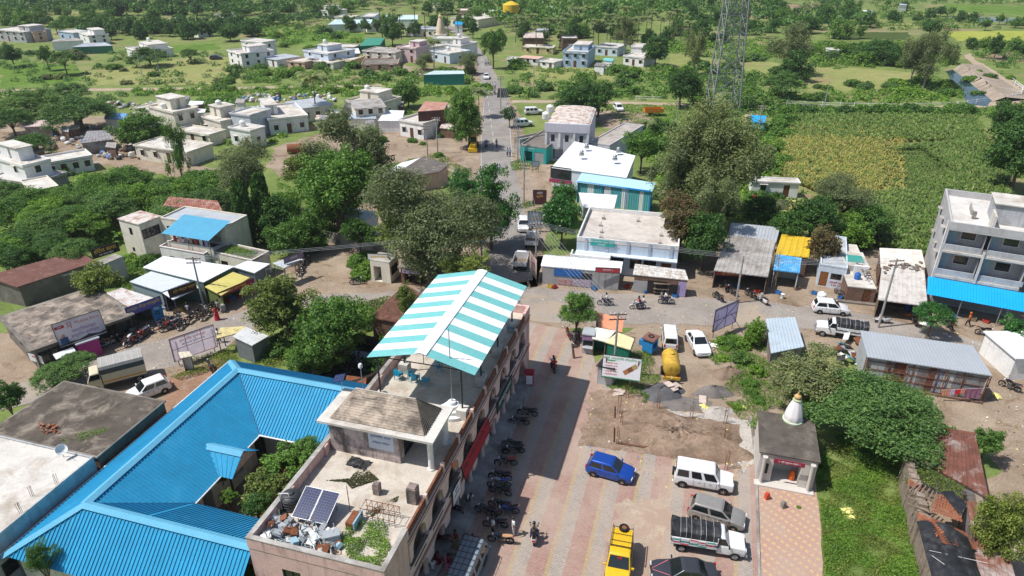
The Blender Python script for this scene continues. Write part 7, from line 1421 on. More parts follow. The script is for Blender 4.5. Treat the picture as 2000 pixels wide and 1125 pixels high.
shed('shop','small white-roofed shop between the yellow shop and steel shelter','shop',[(497,533,2.6),(528,515,2.6),(483,509,3.0),(456,521,3.0)],WSH,mat('slate_tin_wall',(.16,.19,.20),.6),pitch=.4,amp=.015);sh=shed('steel_shelter','open steel-pipe shelter with grey sheet roof','shelter',[(554,524,2.6),(588,507,2.6),(575,499,2.9),(532,514,2.9)],TIN,TIN,open_='frbl',posts=STEEL,walls=False);sign('shop_board','purple board on top of the steel shelter',P(574,503,3.2),2.6,.7,YL,solid('purple_grey_board',(.25,.2,.3)),[('रसवंती',.4,0,0,WPRINT)],False)
fr=thing('pipe_frame','bare pipe frame of an unfinished awning before the steel shelter','frame',P(530,560));
for a in((505,548),(525,560),(560,560),(590,548)):q=P(*a)-fr.location;MB().tube(q,q+Vector((0,0,2.4)),.04,n=5).build('post',STEEL,fr)
for a,b in(((505,548),(560,560)),((525,560),(590,548)),((560,560),(590,548))):MB().tube(P(*a)-fr.location+Vector((0,0,2.3)),P(*b)-fr.location+Vector((0,0,2.4)),.035,n=5).build('beam',STEEL,fr)
shed('tarp_stall','roadside stall under a yellow and brown striped tarpaulin','stall',[(422,661,2.0),(466,650,2.0),(480,637,2.2),(430,640,2.2)],mat('yellow_brown_tarp',(.55,.46,.22),.7,.3,2.5),GRT,open_='frbl',walls=False,amp=.01,pitch=.7);shed('tin_booth','grey tin booth beside the striped roadside stall','booth',[(492,675,2.2),(525,656,2.2),(480,638,2.4),(454,657,2.4)],mat('light_tin_roof',(.55,.56,.56),.6,.08,.8,(.3,.28,.26),.3,.7),mat('dark_tin_wall',(.17,.19,.20),.6,.1),pitch=.3,amp=.02)
c=P(379,670,1.9);sb=sign('billboard','lilac political billboard on a rusty frame beside the left street',c,4.2,2.5,AB((341,664,3),(405,642,3)),LIL2,[('हार्दिक शुभेच्छा',.42,0,.7,REDP),('स्वागतम् सुस्वागतम्',.3,0,.3,BLUEP)],True,0,RUST);MB().tube((-2.1,-.03,1.9),(2.1,-.03,1.9),.025).tube((-.7,-.03,.6),(-.7,-.03,3.2),.025).tube((.8,-.03,.6),(.8,-.03,3.2),.025).build('brace',RUST,sb)
shed('small_stall','little white stall with tiled hood in the weeds beside the lilac billboard','stall',[(352,700,1.7),(377,695,1.7),(370,686,2.0),(348,688,2.0)],mat('cream_hood',(.62,.56,.44),.8),WHITEW,open_='f',pitch=.4)
dw=thing('brick_well','round dark brick-lined well behind the blue roof','well',P(672,715));w_=MB()
for k in range(6):w_.lathe([(4.6-.02*k,-.02+.12*k),(4.6-.02*k,.10+.12*k),(4.1,.10+.12*k)],40)
for k in range(6):MB().torus((0,0,0),4.35,.16,48,4).build('brick_course',mat('dark_well_brick',(.055,.045,.04),.95,.3,2),dw,0,(0,0,.12+.16*k)).rotation_euler=(R(90),0,0)
MB().lathe([(4.2,.03),(4.2,.05)],32).build('well_water',plain('dark_well_water',(.008,.01,.01),.1),dw);shed('rusty_gate','low rusty grating behind the blue roof ridge','grating',[(675,742,.9),(715,750,.9),(716,738,1.0),(677,733,1.0)],RUST,RUST,open_='frbl',walls=False)
th=shed('tiled_house','old brick house with terracotta tiled roof behind the canopy','house',[(722,620,2.8),(790,632,2.8),(835,580,4.0),(790,555,3.6)],mat('old_brown_tile',(.17,.085,.06),.9,.35,3,(.32,.16,.11),.35,1.5),BRICKM,pitch=.22,amp=.06,rname='tiled_roof')
h=house('bank_kiosk','cream corner office with yellow-lettered sign under the grey-green tree','office',(722,507),(760,512),(730,490),2.9,CREAM,CONC,par=.15,front=[(.35,1.0,.1,2,'o')],right=[(.5,1.8,.9,1.2,'g')]);sign('shop_board','cream and orange office sign over the corner office door',P(738,502,3.0),2.5,.75,R(-6),WHITEW,[('सहकारी बँक',.42,0,0,YELP)],False);h=house('roadside_shop','low shop with purple posters under the grey-green tree','shop',(782,520),(838,526),(790,505),2.4,BRICKM,CONCD,par=.1,over=.3,front=[(.3,1.4,.2,1.6,'o'),(.7,1.5,.2,1.6,'o')]);block(h,'poster',.3,2.6,-.35,-.31,1.7,2.2,solid('purple_poster_print',(.4,.3,.5)))
tag(MB().box(0,13,0,.25,0,1.6).build('compound_wall',mat('stained_wall',(.40,.36,.31),.9,.15,1,(.15,.13,.11),.5,.6),None,0,P(625,470),R(-28)),'weathered compound wall behind the big neem trunk','wall');house('white_house','small white house half hidden between the neem and grey-green trees','house',(660,420),(715,430),(670,405),3,WHITEW,TINW,par=0,over=.2)
# ---- two-storey cream house with blue awning
h=house('cream_house','left wing of the cream two-storey house with rust-flecked white roof','house',(231,428),(271,439),(313,423),5.2,CREAM,WRTIN,par=0,over=.1,slabm=WRTIN,right=[(.25,1.3,3.1,1.3,'w'),(.65,1.3,3.1,1.3,'w')],front=[(.5,.6,3.4,1,'w'),(.4,.5,1,.6,'w')])
h=house('cream_house','main wing of the cream two-storey house under the bright blue awning','house',(313,424),(438,443),(333,398),5.3,CREAM,TIN,par=.3,front=[(.12,1,3.1,1.1,'w'),(.6,6.2,3.0,1.9,'o')]);MB().corr((h.w*.28,-3.0,4.6),(h.w,-3.0,4.6),(h.w,1.2,5.6),(h.w*.28,1.2,5.6),.3,.02).build('awning',mat('sky_blue_sheet',(.10,.35,.52),.65,.08,spec=.1),h.root);block(h,'gallery',h.w*.3,h.w,-2.6,-.02,2.4,2.6,CONC);block(h,'gallery_wall',h.w*.3,h.w,-2.6,-2.45,2.602,3.5,CREAM)
for i in range(7):block(h,'laundry',h.w*(.38+.08*i),h.w*(.43+.08*i),-2.3,-2.28,3.3,4.2,[solid('laundry_red',(.5,.08,.05)),WHITEF,solid('laundry_lilac',(.4,.35,.5)),solid('laundry_tan',(.55,.42,.3))][i%4])
for x in(.3,.65,.98):MB().tube((h.w*x,-2.8,2.6),(h.w*x,-2.8,4.6),.05).build('awning_post',STEEL,h.root)
house('low_annex','stained whitewashed annex with brown roof before the cream house','annex',(311,480),(398,495),(345,455),2.9,WHITEW,solid('brown_roof',(.20,.12,.10),.9),par=.25,front=[(.25,.8,1.2,.5,'w'),(.75,.9,.9,.9,'g')]);h=house('low_annex','cream annex with grass growing on its roof','annex',(411,490),(492,508),(450,474),2.9,CREAM,CONCD,par=.25,front=[(.3,1.1,1.0,.9,'g'),(.8,.9,1.0,.8,'w')]);weeds('roof_grass','grass growing on the cream annex roof',[hw(h,1,.5,0),hw(h,h.w-1,.6,0),hw(h,h.w-1,h.d-.5,0),hw(h,1,h.d-.5,0)],2500,.09,.3,L_LIME,2,'grass',2.7,.3,1,.4,True)
tank(P(351,462,2.9),.6,1.3,TKW,'white ribbed tank between the cream house wings');shed('rear_roof','rusty striped roof behind the cream house','shed',[(318,402,5.0),(435,412,5.0),(425,392,5.4),(330,384,5.4)],mat('red_rust_sheet',(.26,.10,.07),.8,.25,1,(.45,.33,.28),.4,1.3),CREAM,pitch=.4)
shed('grey_house','low house with soot-grey roof and rust-white end beside the open yard','house',[(752,352,2.8),(858,336,2.8),(876,321,3.3),(826,305,3.3)],mat('soot_grey_sheet',(.15,.135,.12),.9,.2,1,(.42,.34,.28),.25,.8),SALM,pitch=.4);shed('grey_house_lean_to','white lean-to sheet along the soot-grey roof','shed',[(727,352,2.4),(750,351,2.5),(826,307,2.9),(783,318,2.7)],TINW,SALM,pitch=.4,amp=.01)
# ================================================================ right of the main road
sr_=shed('showroom','large white-roofed showroom with four turbine vents','showroom',[(1077,327,4.0),(1224,347,4.0),(1241,304,4.5),(1122,276,4.5)],mat('showroom_white',(.76,.78,.80),.65,.03),TINW,pitch=.5,amp=.01,doors=[('f',.12,3.6,2.2,2.0,GLASS,'shop_window'),('f',.12,4.0,1.5,.6,solid('maroon_band',(.35,.05,.12)),'name_band')])
for i,(px,py)in enumerate(((1146,288),(1208,296),(1136,302),(1201,311))):v=thing('turbine_vent','%s turbine vent on the showroom roof'%('far left','far right','near left','near right')[i],'vent',P(px,py,5.0),0,'turbine vents');MB().box(-.4,.4,-.4,.4,-.1,.15).build('base',STEEL,v);MB().lathe([(.2,.15),(.3,.3),(.36,.5),(.3,.68),(.1,.78)],14,ripple=.06,rn=7).build('rotor',STEEL,v,.8)
wp=[(1126,355,3.4),(1274,374,3.4),(1281,357,3.8),(1137,335,3.8)];wr=shed('warehouse','warehouse with pale blue roof and teal and white striped wall','warehouse',wp,mat('pale_aqua_roof',(.42,.66,.74),.5,.03),solid('blue_trim',(.02,.25,.6)),open_='f',posts=solid('blue_trim',(.02,.25,.6)),pitch=.5,amp=.008)
a,b=P(*wp[0])-wr.location,P(*wp[1])-wr.location;a+=Vector((.2,.25,-.1));b+=Vector((-.2,.25,-.1));cuts=[0,.145,.235,.38,.47,.62,.705,.86,.915,1];TEAL=mat('teal_sheet',(.10,.38,.42),.5,.05)
for i in range(9):
 p,q=a.lerp(b,cuts[i]),a.lerp(b,cuts[i+1]);n=max(3,int((q-p).length/.3));vs=[]
 for k in range(2*n+1):t=p.lerp(q,k/(2*n))+Vector((0,-.05*(k%2),0));vs+=[(t.x,t.y,0),(t.x,t.y,t.z)]
 MB().add(vs,[(2*k,2*k+2,2*k+3,2*k+1)for k in range(2*n)]).build('wall_sheet',TEAL if i%2==0 else TINW,wr)
MB().tube(a+Vector((0,-.1,.05)),b+Vector((0,-.1,.05)),.16,n=4).build('eave_trim',solid('blue_trim',(.02,.25,.6)),wr);shed('small_shed','small white ribbed shed roof before the striped warehouse','shed',[(1139,405,2.5),(1200,407,2.5),(1206,381,2.8),(1130,376,2.8)],TINW,TIN,pitch=.3)
lv=house('lavender_hall','tall lavender hall with rust-flecked white barrel roof','hall',(1065,247),(1151,251),(1072,208),6.3,LAV,WRTIN,par=.1,front=[(.18,.7,3.6,1.3,'w'),(.5,.7,3.6,1.3,'w'),(.83,.7,3.6,1.3,'w'),(.3,2,.2,2,'o')]);n=8
for k in range(n):
 a0,a1=math.pi*k/n,math.pi*(k+1)/n;f=lambda t:(lv.w/2-(lv.w/2-.2)*math.cos(t),6.35+.4*math.sin(t));(xa,za),(xb,zb)=f(a0),f(a1);MB().corr((xa,.4,za),(xa,lv.d,za),(xb,lv.d,zb),(xb,.4,zb),.5,.03).build('roof_sheet',WRTIN,lv.root)
for k in range(4):block(lv,'pilaster',lv.w*k/3-.2+(.2 if k==0 else 0)-(.2 if k==3 else 0),lv.w*k/3+.2+(.2 if k==0 else 0)-(.2 if k==3 else 0),-.2,-.005,2.6,5.4,WHITEW)
block(lv,'front_parapet',-.1,lv.w+.1,-.25,.15,5.402,7.0,LAV);house('hall_annex','flat-roofed annex right of the lavender hall','annex',(1151,277),(1191,283),(1196,236),3.6,LAV,mat('annex_roof',(.40,.36,.32),.9,.2,.6,(.2,.17,.15),.4,.5),par=.3);h=house('green_shop','teal-fronted shop with dark roof terrace beside the main road','shop',(1017,281),(1067,287),(1050,230),3.3,solid('teal_shop_paint',(.03,.34,.32)),mat('dark_terrace',(.17,.15,.13),.9,.2,.8),par=.4,parm=CONC,front=[(.3,1.6,.1,2.0,'o'),(.72,1.8,.1,2,'s')]);text('किराणा दुकान',.3,WPRINT,h.root,(h.w*.4,-.03,2.6),(R(90),0,0));house('walled_yard','grey walled yard with stair beside the dark roof terrace','yard',(1004,268),(1016,272),(1030,228),3.2,CONC,CONC,par=.5,right=[(.5,2,1,1.5,'w')])
for px,py,lb in((1074,218,'white tank standing at the back left of the lavender hall'),(1066,232,'white tank on the front left of the lavender hall')):tank(P(px,py,6.3),.7,1.4,TKW,lb)
for px,py,z,lb in((1054,385,1.8,'dark photo studio board by the main road'),(1045,428,2.0,'blue-grey advertising board beside the fig trees'),(1046,320,1.6,'small blue board on the grass island')):
 sign('roadside_board',lb,P(px,py,z),2.0 if z>1.7 else 1.2,2.2 if z>1.7 else.9,R(-4),solid('board_%d'%px,(.10,.03,.04)if px==1054 else(.25,.3,.38)),[('फोटो',.5,0,.6,WPRINT),('स्टुडिओ',.35,0,.1,YELP)]if z>1.7 else[],True)
# lattice tower
MAST=mat('dull_galvanised',(.26,.27,.28),.6,.1,metal=.3);tw=thing('lattice_tower','tall galvanised lattice mast rising above the fields','tower',P(1409,214));hb,Ht,n=3.3,44,12
def lg(i,z):q=hb*(1-.62*z/Ht);return Vector((q*(1,1,-1,-1)[i],q*(1,-1,-1,1)[i],z))
for i in range(4):MB().tube(lg(i,0),lg(i,Ht),.2,.15,5).build('leg',MAST,tw)
z=0
for k in range(n):
 z1=z+(Ht/n)*(1.25-.5*k/n);z1=min(z1,Ht)
 for i in range(4):
  j=(i+1)%4;b=MB();b.tube(lg(i,z),lg(j,z1),.085,n=4).tube(lg(j,z),lg(i,z1),.085,n=4).tube(lg(i,z1),lg(j,z1),.08,n=4).tube(lg(i,(z+z1)/2),(lg(i,z)+lg(j,z1))/2,.03,n=4).tube(lg(j,(z+z1)/2),(lg(i,z)+lg(j,z1))/2,.03,n=4);b.build('bracing',MAST,tw)
 z=z1
ld=MB()
for s_ in(-.25,.25):ld.tube((s_,0,0),(s_,0,Ht),.05,n=4)
for k in range(60):ld.tube((-.25,0,.7*k),(.25,0,.7*k),.025,n=3)
ld.build('ladder',MAST,tw)
# poles and wires
PC=mat('grey_pole',(.34,.33,.31),.8,.1)
def pole(px,py,h_,label,arms=2,m=None):
 r_=thing('utility_pole',label,'pole',P(px,py),rnd.uniform(-.2,.2));MB().tube((0,0,0),(0,0,h_),.13,.09,8).build('shaft',m or PC,r_)
 for k in range(arms):
  z=h_-.3-.5*k;MB().box(-.8,.8,-.05,.05,z,z+.09).build('crossarm',RUST,r_)
  for x in(-.7,-.3,.3,.7):MB().lathe([(.04,z+.09),(.06,z+.15),(.03,z+.26)],6,(x,0,0)).build('insulator',WHITEF,r_)
 return P(px,py)+Vector((0,0,h_))
pt={}
for key,px,py,h_,lb in(('a',398,598,6.2,'grey pole rising through the white-roofed shops'),('b',1197,742,7.4,'pole with rusty crossarms behind the white billboard'),('c',1023,402,6.8,'pole on the grass verge of the main road'),('d',1046,540,7.2,'cluttered pole at the crossing beside the kiosk row'),('e',1715,640,8.2,'dark leaning pole before the low white-roofed house'),('f',836,318,7,'pole frame beside the open yard'),('g',1437,592,6,'thin pole beside the purple billboard'),('h',978,215,8,'tall thin pole beside the main road bend'),('i',312,145,8,'far pole in the meadow before the white villa'),('j',278,148,8,'far pole standing alone in the left meadow'),('k',1011,318,6.5,'pole rising from the grass island'),('l',1042,190,8,'far pole right of the main road bend'),('m',1320,250,6,'short pole behind the eucalyptus trees'),('n',1480,262,6,'dark pole beside the teal hut'),('o',1608,218,7,'leaning white pole by the canal railing'),('p',942,545,5,'street lamp pole behind the canopy'),('q',855,300,7,'second pole of the transformer frame')):pt[key]=pole(px,py,h_,lb,0 if key in 'gop' else 2)
def wires(a,b,n,label,sag=.5):
 r_=MB();d=(b-a);s=Vector((-d.y,d.x,0)).normalized()
 for k in range(n):
  o_=s*(k-(n-1)/2)*.4;pts=[a.lerp(b,t/8)+o_-Vector((0,0,sag*4*(t/8)*(1-t/8)+.15))for t in range(9)];r_.path(pts,.018,3)
 tag(r_.build('power_line',STEEL),label,'wires')
for a,b,n,lb in(('b','d',6,'bundle of wires running from the billboard pole to the crossing pole'),('d','g',4,'wires running over the kiosk row'),('g','e',4,'wires running past the shacks to the leaning pole'),('d','c',3,'wires along the verge of the main road'),('c','k',3,'wires from the verge to the grass island'),('k','h',3,'wires along the far main road'),('f','d',3,'wires crossing above the grey-green tree'),('a','d',3,'long wires from the white-roofed shops to the crossing')):wires(pt[a],pt[b],n,lb)
lp=P(942,545)+Vector((0,0,5));sl_=thing('street_lamp','double street lamp on the pole behind the canopy','lamp',lp);MB().box(-.6,.6,-.12,.12,-.05,.08).build('head',WHITEF,sl_);MB().box(-.1,.1,-.5,.5,-.04,.06).build('arm',STEEL,sl_)
# ================================================================ houses of the village behind
def far(label,A,B,C,h,wall,nf=2,nr=0,fl=1,roof=None,par=.4,head=None,tk=0,name='house',cat='house',over=.16,nl=0,o=CONCL):
 h*=.74 if A[1]<135 else.88
 fh=(h-par)/fl;F_=[((k+.5)/nf,.9,f*fh+.9,1.1,'w',o)for f in range(fl)for k in range(nf)];Rr=[((k+.5)/nr,.9,f*fh+.9,1.1,'w')for f in range(fl)for k in range(nr)];Ll=[((k+.5)/nl,.9,f*fh+.9,1.1,'w')for f in range(fl)for k in range(nl)]
 if F_ and nf>1:F_[nf//2]=(F_[nf//2][0],.95,.05,2.0,'d')
 H_=house(name,label,cat,A,B,C,h,wall,roof,par=par,front=F_,right=Rr,left=Ll,over=over)
 if head:headroom(H_,H_.w*head[0],H_.w*head[1],H_.d*.35,H_.d*.9,h-par+.1,1.7 if A[1]<135 else 2.1,wall)
 for k in range(tk):tank(hw(H_,H_.w*(.25+.5*k),H_.d*.6,h-par+(1.95 if head and k==0 and head[0]<.3 else.11)),.6,1.3,TKW if k==0 else TKB,('white' if k==0 else 'black')+' roof tank on the '+label)
 return H_
W_,C_,P_=WHITEW,CREAM,PALEBLUE
for a in(
('grey two-storey villa at the far left edge',(-20,57),(46,62),(20,50),5.5,GREYW,5,1,2,None,.4,(.6,.9)),('brown-fronted wing of the far left grey villa',(46,58),(64,63),(56,52),5,SALM,2,1,2),
('small slate blue house behind the left meadow',(112,60),(142,64),(125,54),4.5,BLUEW,2,0,1,None,.3),('slim white two-storey house left of the dark mango trees',(153,62),(172,69),(188,58),5,W_,1,2,2,None,.4,(.3,.9),1),
('white bungalow with stair room behind the umbrella tree',(246,92),(268,100),(318,87),3.8,W_,1,2,1,None,.4,(.1,.9),1),('tiny white hut in the far wooded field',(386,62),(415,59),(390,56),3,W_,2),('pale far bungalow near the top left tree line',(419,27),(436,28),(425,23),3.5,W_,2),('tan far hut left of the long tree row',(348,40),(372,38),(352,35),3,C_,2),
('white two-storey villa with cars before it',(444,97),(470,104),(513,92),6.2,W_,2,3,2,None,.5,(.3,.8),1),('pale rear block of the white villa',(470,78),(512,82),(475,72),7.2,W_,2,1,2),
('cream long house with flat roof left of the balcony house',(262,209),(338,219),(300,196),3.6,C_,4,0,1,None,.3),('cream two-storey balcony house with a tank tower',(338,218),(384,209),(352,194),6.2,C_,2,1,2,None,.5,(.3,.95),1),('low cream front yard block of the balcony house',(340,252),(408,262),(350,240),2.8,C_,3,0,1),
('cream roof-room house with white tank',(389,225),(430,236),(462,220),4.2,C_,2,1,1,None,.4,(.1,.6),2),('tall white house with blank blue-grey end wall',(487,224),(527,212),(468,214),5.7,mat('blank_end_wall',(.58,.62,.66),.85,.1,.6,(.4,.4,.4),.4,.5),0,0,1,None,.4),('whitewashed front part of the blank-walled house',(447,247),(488,254),(455,236),4.2,W_,2,1,1,None,.4,None,1),
('low cream house hidden behind the slender tree',(262,282),(365,296),(280,262),3.2,C_,4,0,1,None,.3,None,0,'house','house',.2),('white house with balustraded terrace',(524,232),(600,224),(520,205),3.9,W_,3,1,1,None,.5,(.05,.35)),('long stained cream house behind the palm',(588,212),(650,203),(580,196),3.6,C_,3,0,1,TIN,.1,None,0,'house','house',.3),
('cream terrace house with blocky roof room',(674,195),(735,203),(700,178),4.4,C_,2,1,1,None,.6,(.2,.8),1),('cream house with open balcony and red laundry',(694,212),(752,208),(700,195),5,C_,3,0,2,ASB,.1,None,0,'house','house',.3),('whitewashed house with ribbed front below the red porch',(780,232),(826,240),(790,215),4,W_,3,0,1,None,.5),
('long white low house with brown shutters left of the thicket',(61,322),(178,302),(58,308),3.2,W_,5,1,1,None,.45),('white stair house at the left edge',(-30,300),(44,322),(-10,280),5.5,W_,2,1,2,None,.5,(.2,.7)),('flat grey-roofed yard house below the white long house',(-20,345),(60,358),(40,322),2.6,CONC,1,0,1,mat('pale_yard_roof',(.52,.50,.48),.9,.1),.3),('cream yard room with blue drum left of the thicket',(42,352),(62,372),(100,352),3.2,C_,1,1,1,None,.3),
('grey-white low house at the left of the far row',(510,112),(540,117),(575,108),3.2,W_,2,1,1,TIN,.1,None,0,'house','house',.2),('pink low house in the far row',(561,118),(594,121),(570,108),3,SALM,2),('sky blue two-storey house in the far row',(592,97),(640,104),(650,90),5.8,P_,2,2,2,None,.5,(.2,.6),1),('cream low front of the sky blue house',(598,116),(650,122),(610,108),3,C_,3),('tan long low house right of the sky blue house',(650,116),(684,118),(650,106),3,YELW,3),('grey block behind the far row',(620,90),(690,92),(640,84),3.5,CONC,3),
('beige unfinished two-storey house with open bays',(708,98),(772,102),(715,90),5,C_,3,0,2,CONC),('pink two-storey house with tank in the far row',(775,90),(812,93),(790,82),6.5,mat('rose_plaster',(.62,.44,.46),.85,.1),2,0,2,None,.5,(.4,.9),1),('cream tall house right of the pink house',(812,88),(836,92),(820,80),5.5,C_,2,0,2),('pale blue house with shining tank by the main road',(842,98),(878,104),(900,95),4.5,P_,2,1,1,None,.5,None,1),('white house with blank wall by the main road',(870,85),(900,88),(875,76),6,W_,1,1,1,None,.5,(.1,.6),1),('white far roof block before the spire',(846,74),(886,75),(850,70),4.5,W_,2),
('ruined brown low house by the dry tree',(706,125),(776,124),(710,114),2.6,SALM,3,0,1,CONCD),('long cream school block before the palms',(792,55),(855,58),(795,50),4,C_,6,0,1,TIN,.05,None,0,'house','house',.3),('white low house behind the round tree',(716,50),(756,48),(720,44),3.5,W_,3),('white and blue two-storey house near the striped sheds',(705,32),(730,32),(708,25),6,P_,2,0,2),('tan barn left of the white and blue house',(653,32),(688,33),(660,28),4,C_,3),('lone white cubic house in the far meadow',(618,18),(640,21),(632,12),5,W_,2,1,1,None,.4,(.1,.5)),('beige public building beside the far road',(880,34),(934,38),(885,25),5,C_,4),('pale building left of the water tower',(950,22),(980,21),(952,17),4,C_,3),('pink far house behind the coconut palms',(894,20),(912,20),(896,16),5,SALM,2),('white far house at the top edge',(846,6),(866,7),(850,2),5,W_,2),
('yellow rain-streaked low house right of the main road',(1021,91),(1080,93),(1025,86),3.2,YELW,3,0,1,None,.2),('bright blue two-storey house with white balconies',(1100,99),(1148,101),(1112,86),6.6,BLUEW,3,0,2,None,.6,(.3,.9),1),('raw brick upper room behind the blue house',(1099,74),(1128,74),(1102,68),6,BRICKM,1),('pale long house right of the blue house',(1164,90),(1206,93),(1170,82),4,P_,3,0,1,None,.3),('small white two-storey house beside the round tree',(1218,108),(1258,112),(1230,100),4,W_,3,0,1),('white upper room of the small white house',(1233,90),(1255,91),(1236,84),6.5,W_,1),('low white cottage near the main road bend',(1055,118),(1082,121),(1060,112),2.8,W_,2),('pink-roofed cottage near the main road bend',(1012,112),(1050,115),(1016,107),2.8,W_,3,0,1,SALM,.1),('small white cottage at the far road edge',(990,114),(1011,115),(992,110),2.8,W_,2),('small white cottage among the right-hand fields',(1625,97),(1640,97),(1626,93),3,W_,1),('white house half hidden behind the eucalyptus',(1470,352),(1562,356),(1480,345),3,W_,2,0,1,None,.3)):far(*a)
for a in(
('asbestos_shed','long grey-roofed barn at the edge of the left meadow',[(100,82,3),(163,79,3),(150,74,3.5),(105,77,3.5)],ASB,W_),('green_shed','low green-roofed shed before the dark mango trees',[(140,92,2.5),(220,89,2.5),(205,83,3),(165,84,3)],TIN,solid('green_net',(.05,.2,.12))),('teal_shed','teal walled shed with pale roof beside the main road',[(826,146,3),(908,144,3),(905,138,3.3),(848,138,3.3)],mat('pale_teal_roof',(.5,.62,.62),.6),solid('teal_shed_wall',(.03,.22,.20))),
('green_net_shed','green-netted shed behind the far row',[(702,90,2.5),(742,88,2.5),(752,74,3),(716,74,3)],solid('green_net_roof',(.05,.26,.18)),GRT),('striped_shed','left of two long sheds with aqua striped roofs',[(640,48,3),(728,46,3),(728,38,3.8),(655,38,3.8)],mat('aqua_stripe_roof',(.52,.68,.68),.6,.2,.4),W_),('striped_shed','right of two long sheds with aqua striped roofs',[(745,38,3),(816,38,3),(816,29,3.8),(750,30,3.8)],mat('aqua_stripe_roof',(.52,.68,.68),.6,.2,.4),W_),
('tarp_shed','white tarpaulin roofs between the far row houses',[(657,108,2.8),(704,104,2.8),(700,94,3.2),(662,98,3.2)],TINW,CONC),('blue_shack','blue-roofed shack in the scrap yard',[(203,232,2.5),(248,234,2.5),(250,222,3),(208,218,3)],mat('blue_white_sheet',(.15,.32,.6),.6,.3,.6),C_),('scrap_shack','dark patched shack of the scrap yard',[(158,280,2.3),(222,272,2.3),(210,254,2.8),(170,256,2.8)],TING,TING),('scrap_shack','pink-sheeted shack left in the scrap yard',[(45,248,2.3),(100,246,2.3),(92,234,2.6),(50,237,2.6)],mat('pinkish_sheet',(.55,.42,.40),.8,.2),TING),('grey_lean_to','blue-grey roof in front of the cream balcony house',[(680,232,2.4),(735,232,2.4),(733,220,2.9),(690,218,2.9)],mat('slate_blue_sheet',(.36,.42,.48),.6),C_),('white_lean_to','white roof between the cream house and red porch',[(738,236,2.5),(785,236,2.5),(790,216,3),(752,215,3)],TINW,W_),('rust_roof_shed','rusty-roofed shed at the right of the main road',[(1020,74,3),(1062,74,3),(1060,64,3.5),(1028,63,3.5)],WRTIN,BRICKM),('green_roof_shed','pale green roof among the trees right of the road',[(1045,60,3),(1072,58,3),(1070,55,3.3),(1048,56,3.3)],TIN,W_),('small_shed','turquoise roof behind the blue house garden',[(1178,118,2.4),(1196,120,2.4),(1200,114,2.7),(1180,113,2.7)],AQUA,W_),('small_shed','dark sheet roof in the blue house garden',[(1160,128,2.4),(1180,130,2.4),(1184,124,2.7),(1166,122,2.7)],TING,W_),('white_barn','white gable barn in the far right fields',[(1685,30,3.5),(1706,30,3.5),(1706,20,4.5),(1686,20,4.5)],TINW,W_),('teal_hut','teal hut with pale blue roof below the mast',[(1472,238,2.3),(1494,240,2.3),(1497,226,2.6),(1466,225,2.6)],CYTIN,solid('teal_hut_wall',(.03,.38,.38))),('yellow_tent','yellow tarpaulin hut behind the dark trees',[(1502,415,2),(1560,412,2),(1555,390,2.8),(1505,390,2.8)],mat('pale_yellow_tarp',(.66,.58,.2),.7,.1),GRT),('blue_roof_hut','small blue-roofed hut beside the far road',[(888,48,3),(903,48,3),(904,42,3.3),(889,42,3.3)],CYTIN,W_),('red_porch','red tiled porch roof of the whitewashed house',[(815,218,5.2),(868,214,5.2),(875,200,5.6),(830,198,5.6)],mat('salmon_tile',(.42,.2,.15),.85,.15,1,(.5,.42,.36),.4,.8),mat('dark_red_wall',(.11,.05,.04),.9,.2)),('far_shed','pale far roof beyond the coconut palms',[(1070,18,3),(1094,18,3),(1092,13,3.5),(1072,13,3.5)],TINW,W_),('far_shed','blue far roof at the top of the right fields',[(1756,10,3),(1772,10,3),(1770,6,3.5),(1758,6,3.5)],TIN,W_)):shed(a[0],a[1],'shed',a[2],a[3],a[4],pitch=.6)
s=thing('far_temple_spire','cream temple spire rising above the far village','spire',P(861,66,3));MB().box(-2.2,2.2,-2.2,2.2,-3,0).build('hall',C_,s);MB().lathe([(1.7,0),(1.75,1),(1.4,3),(.9,5),(.5,6)],16,ripple=.06,rn=4).build('tower',mat('spire_cream',(.66,.52,.38),.8),s,.8);MB().lathe([(.6,6),(.75,6.3),(.4,6.8),(.1,7.4),(.02,8)],10).build('finial',YELW,s,.8)
s=thing('water_tower','yellow round water tower on pillars at the horizon side','water tower',P(998,52));MB().lathe([(3.4,6),(3.6,6.3),(3.6,9.2),(3.4,9.4),(.6,10.6)],20).build('tank',solid('tower_yellow',(.70,.45,.03)),s,.5)
for k in range(6):MB().tube((2.9*math.cos(k*1.047),2.9*math.sin(k*1.047),0),(2.9*math.cos(k*1.047),2.9*math.sin(k*1.047),6),.25,n=6).build('pillar',CONC,s)
tag(MB().box(0,(P(895,266)-P(778,256)).length,0,.3,0,1.5).build('compound_wall',C_,None,0,P(778,256),AB((778,256),(895,266))),'cream compound wall before the red porch house','wall')
s=thing('tent','dark triangular tent beside the far road','tent',P(982,189));s.scale=(.5,.6,.6);MB().add([(-3,-2,0),(3,-2,0),(3,2,0),(-3,2,0),(-2.4,0,3.6),(2.4,0,3.6)],[(0,1,5,4),(2,3,4,5),(0,4,3),(1,2,5)]).build('canvas',mat('dark_canvas_tent',(.03,.035,.03),.9),s);MB().tube((-2.4,0,0),(-2.4,0,3.9),.06).build('pole',WOOD,s)
tr=thing('farm_trailer','orange tipping trailer in the yard behind the hall','trailer',P(1275,226),.1);OR=solid('orange_trailer',(.6,.22,.02));MB().box(-2.2,2.2,-1,1,.9,1.0).build('floor',OR,tr);[MB().box(*q).build('side',OR,tr)for q in((-2.2,2.2,-1,-.94,1,1.8),(-2.2,2.2,.94,1,1,1.8),(-2.2,-2.14,-.94,.94,1,1.8),(2.14,2.2,-.94,.94,1,1.8))];[wheel(tr,-.4,s_*.9,.45,.25)for s_ in(-1,1)]
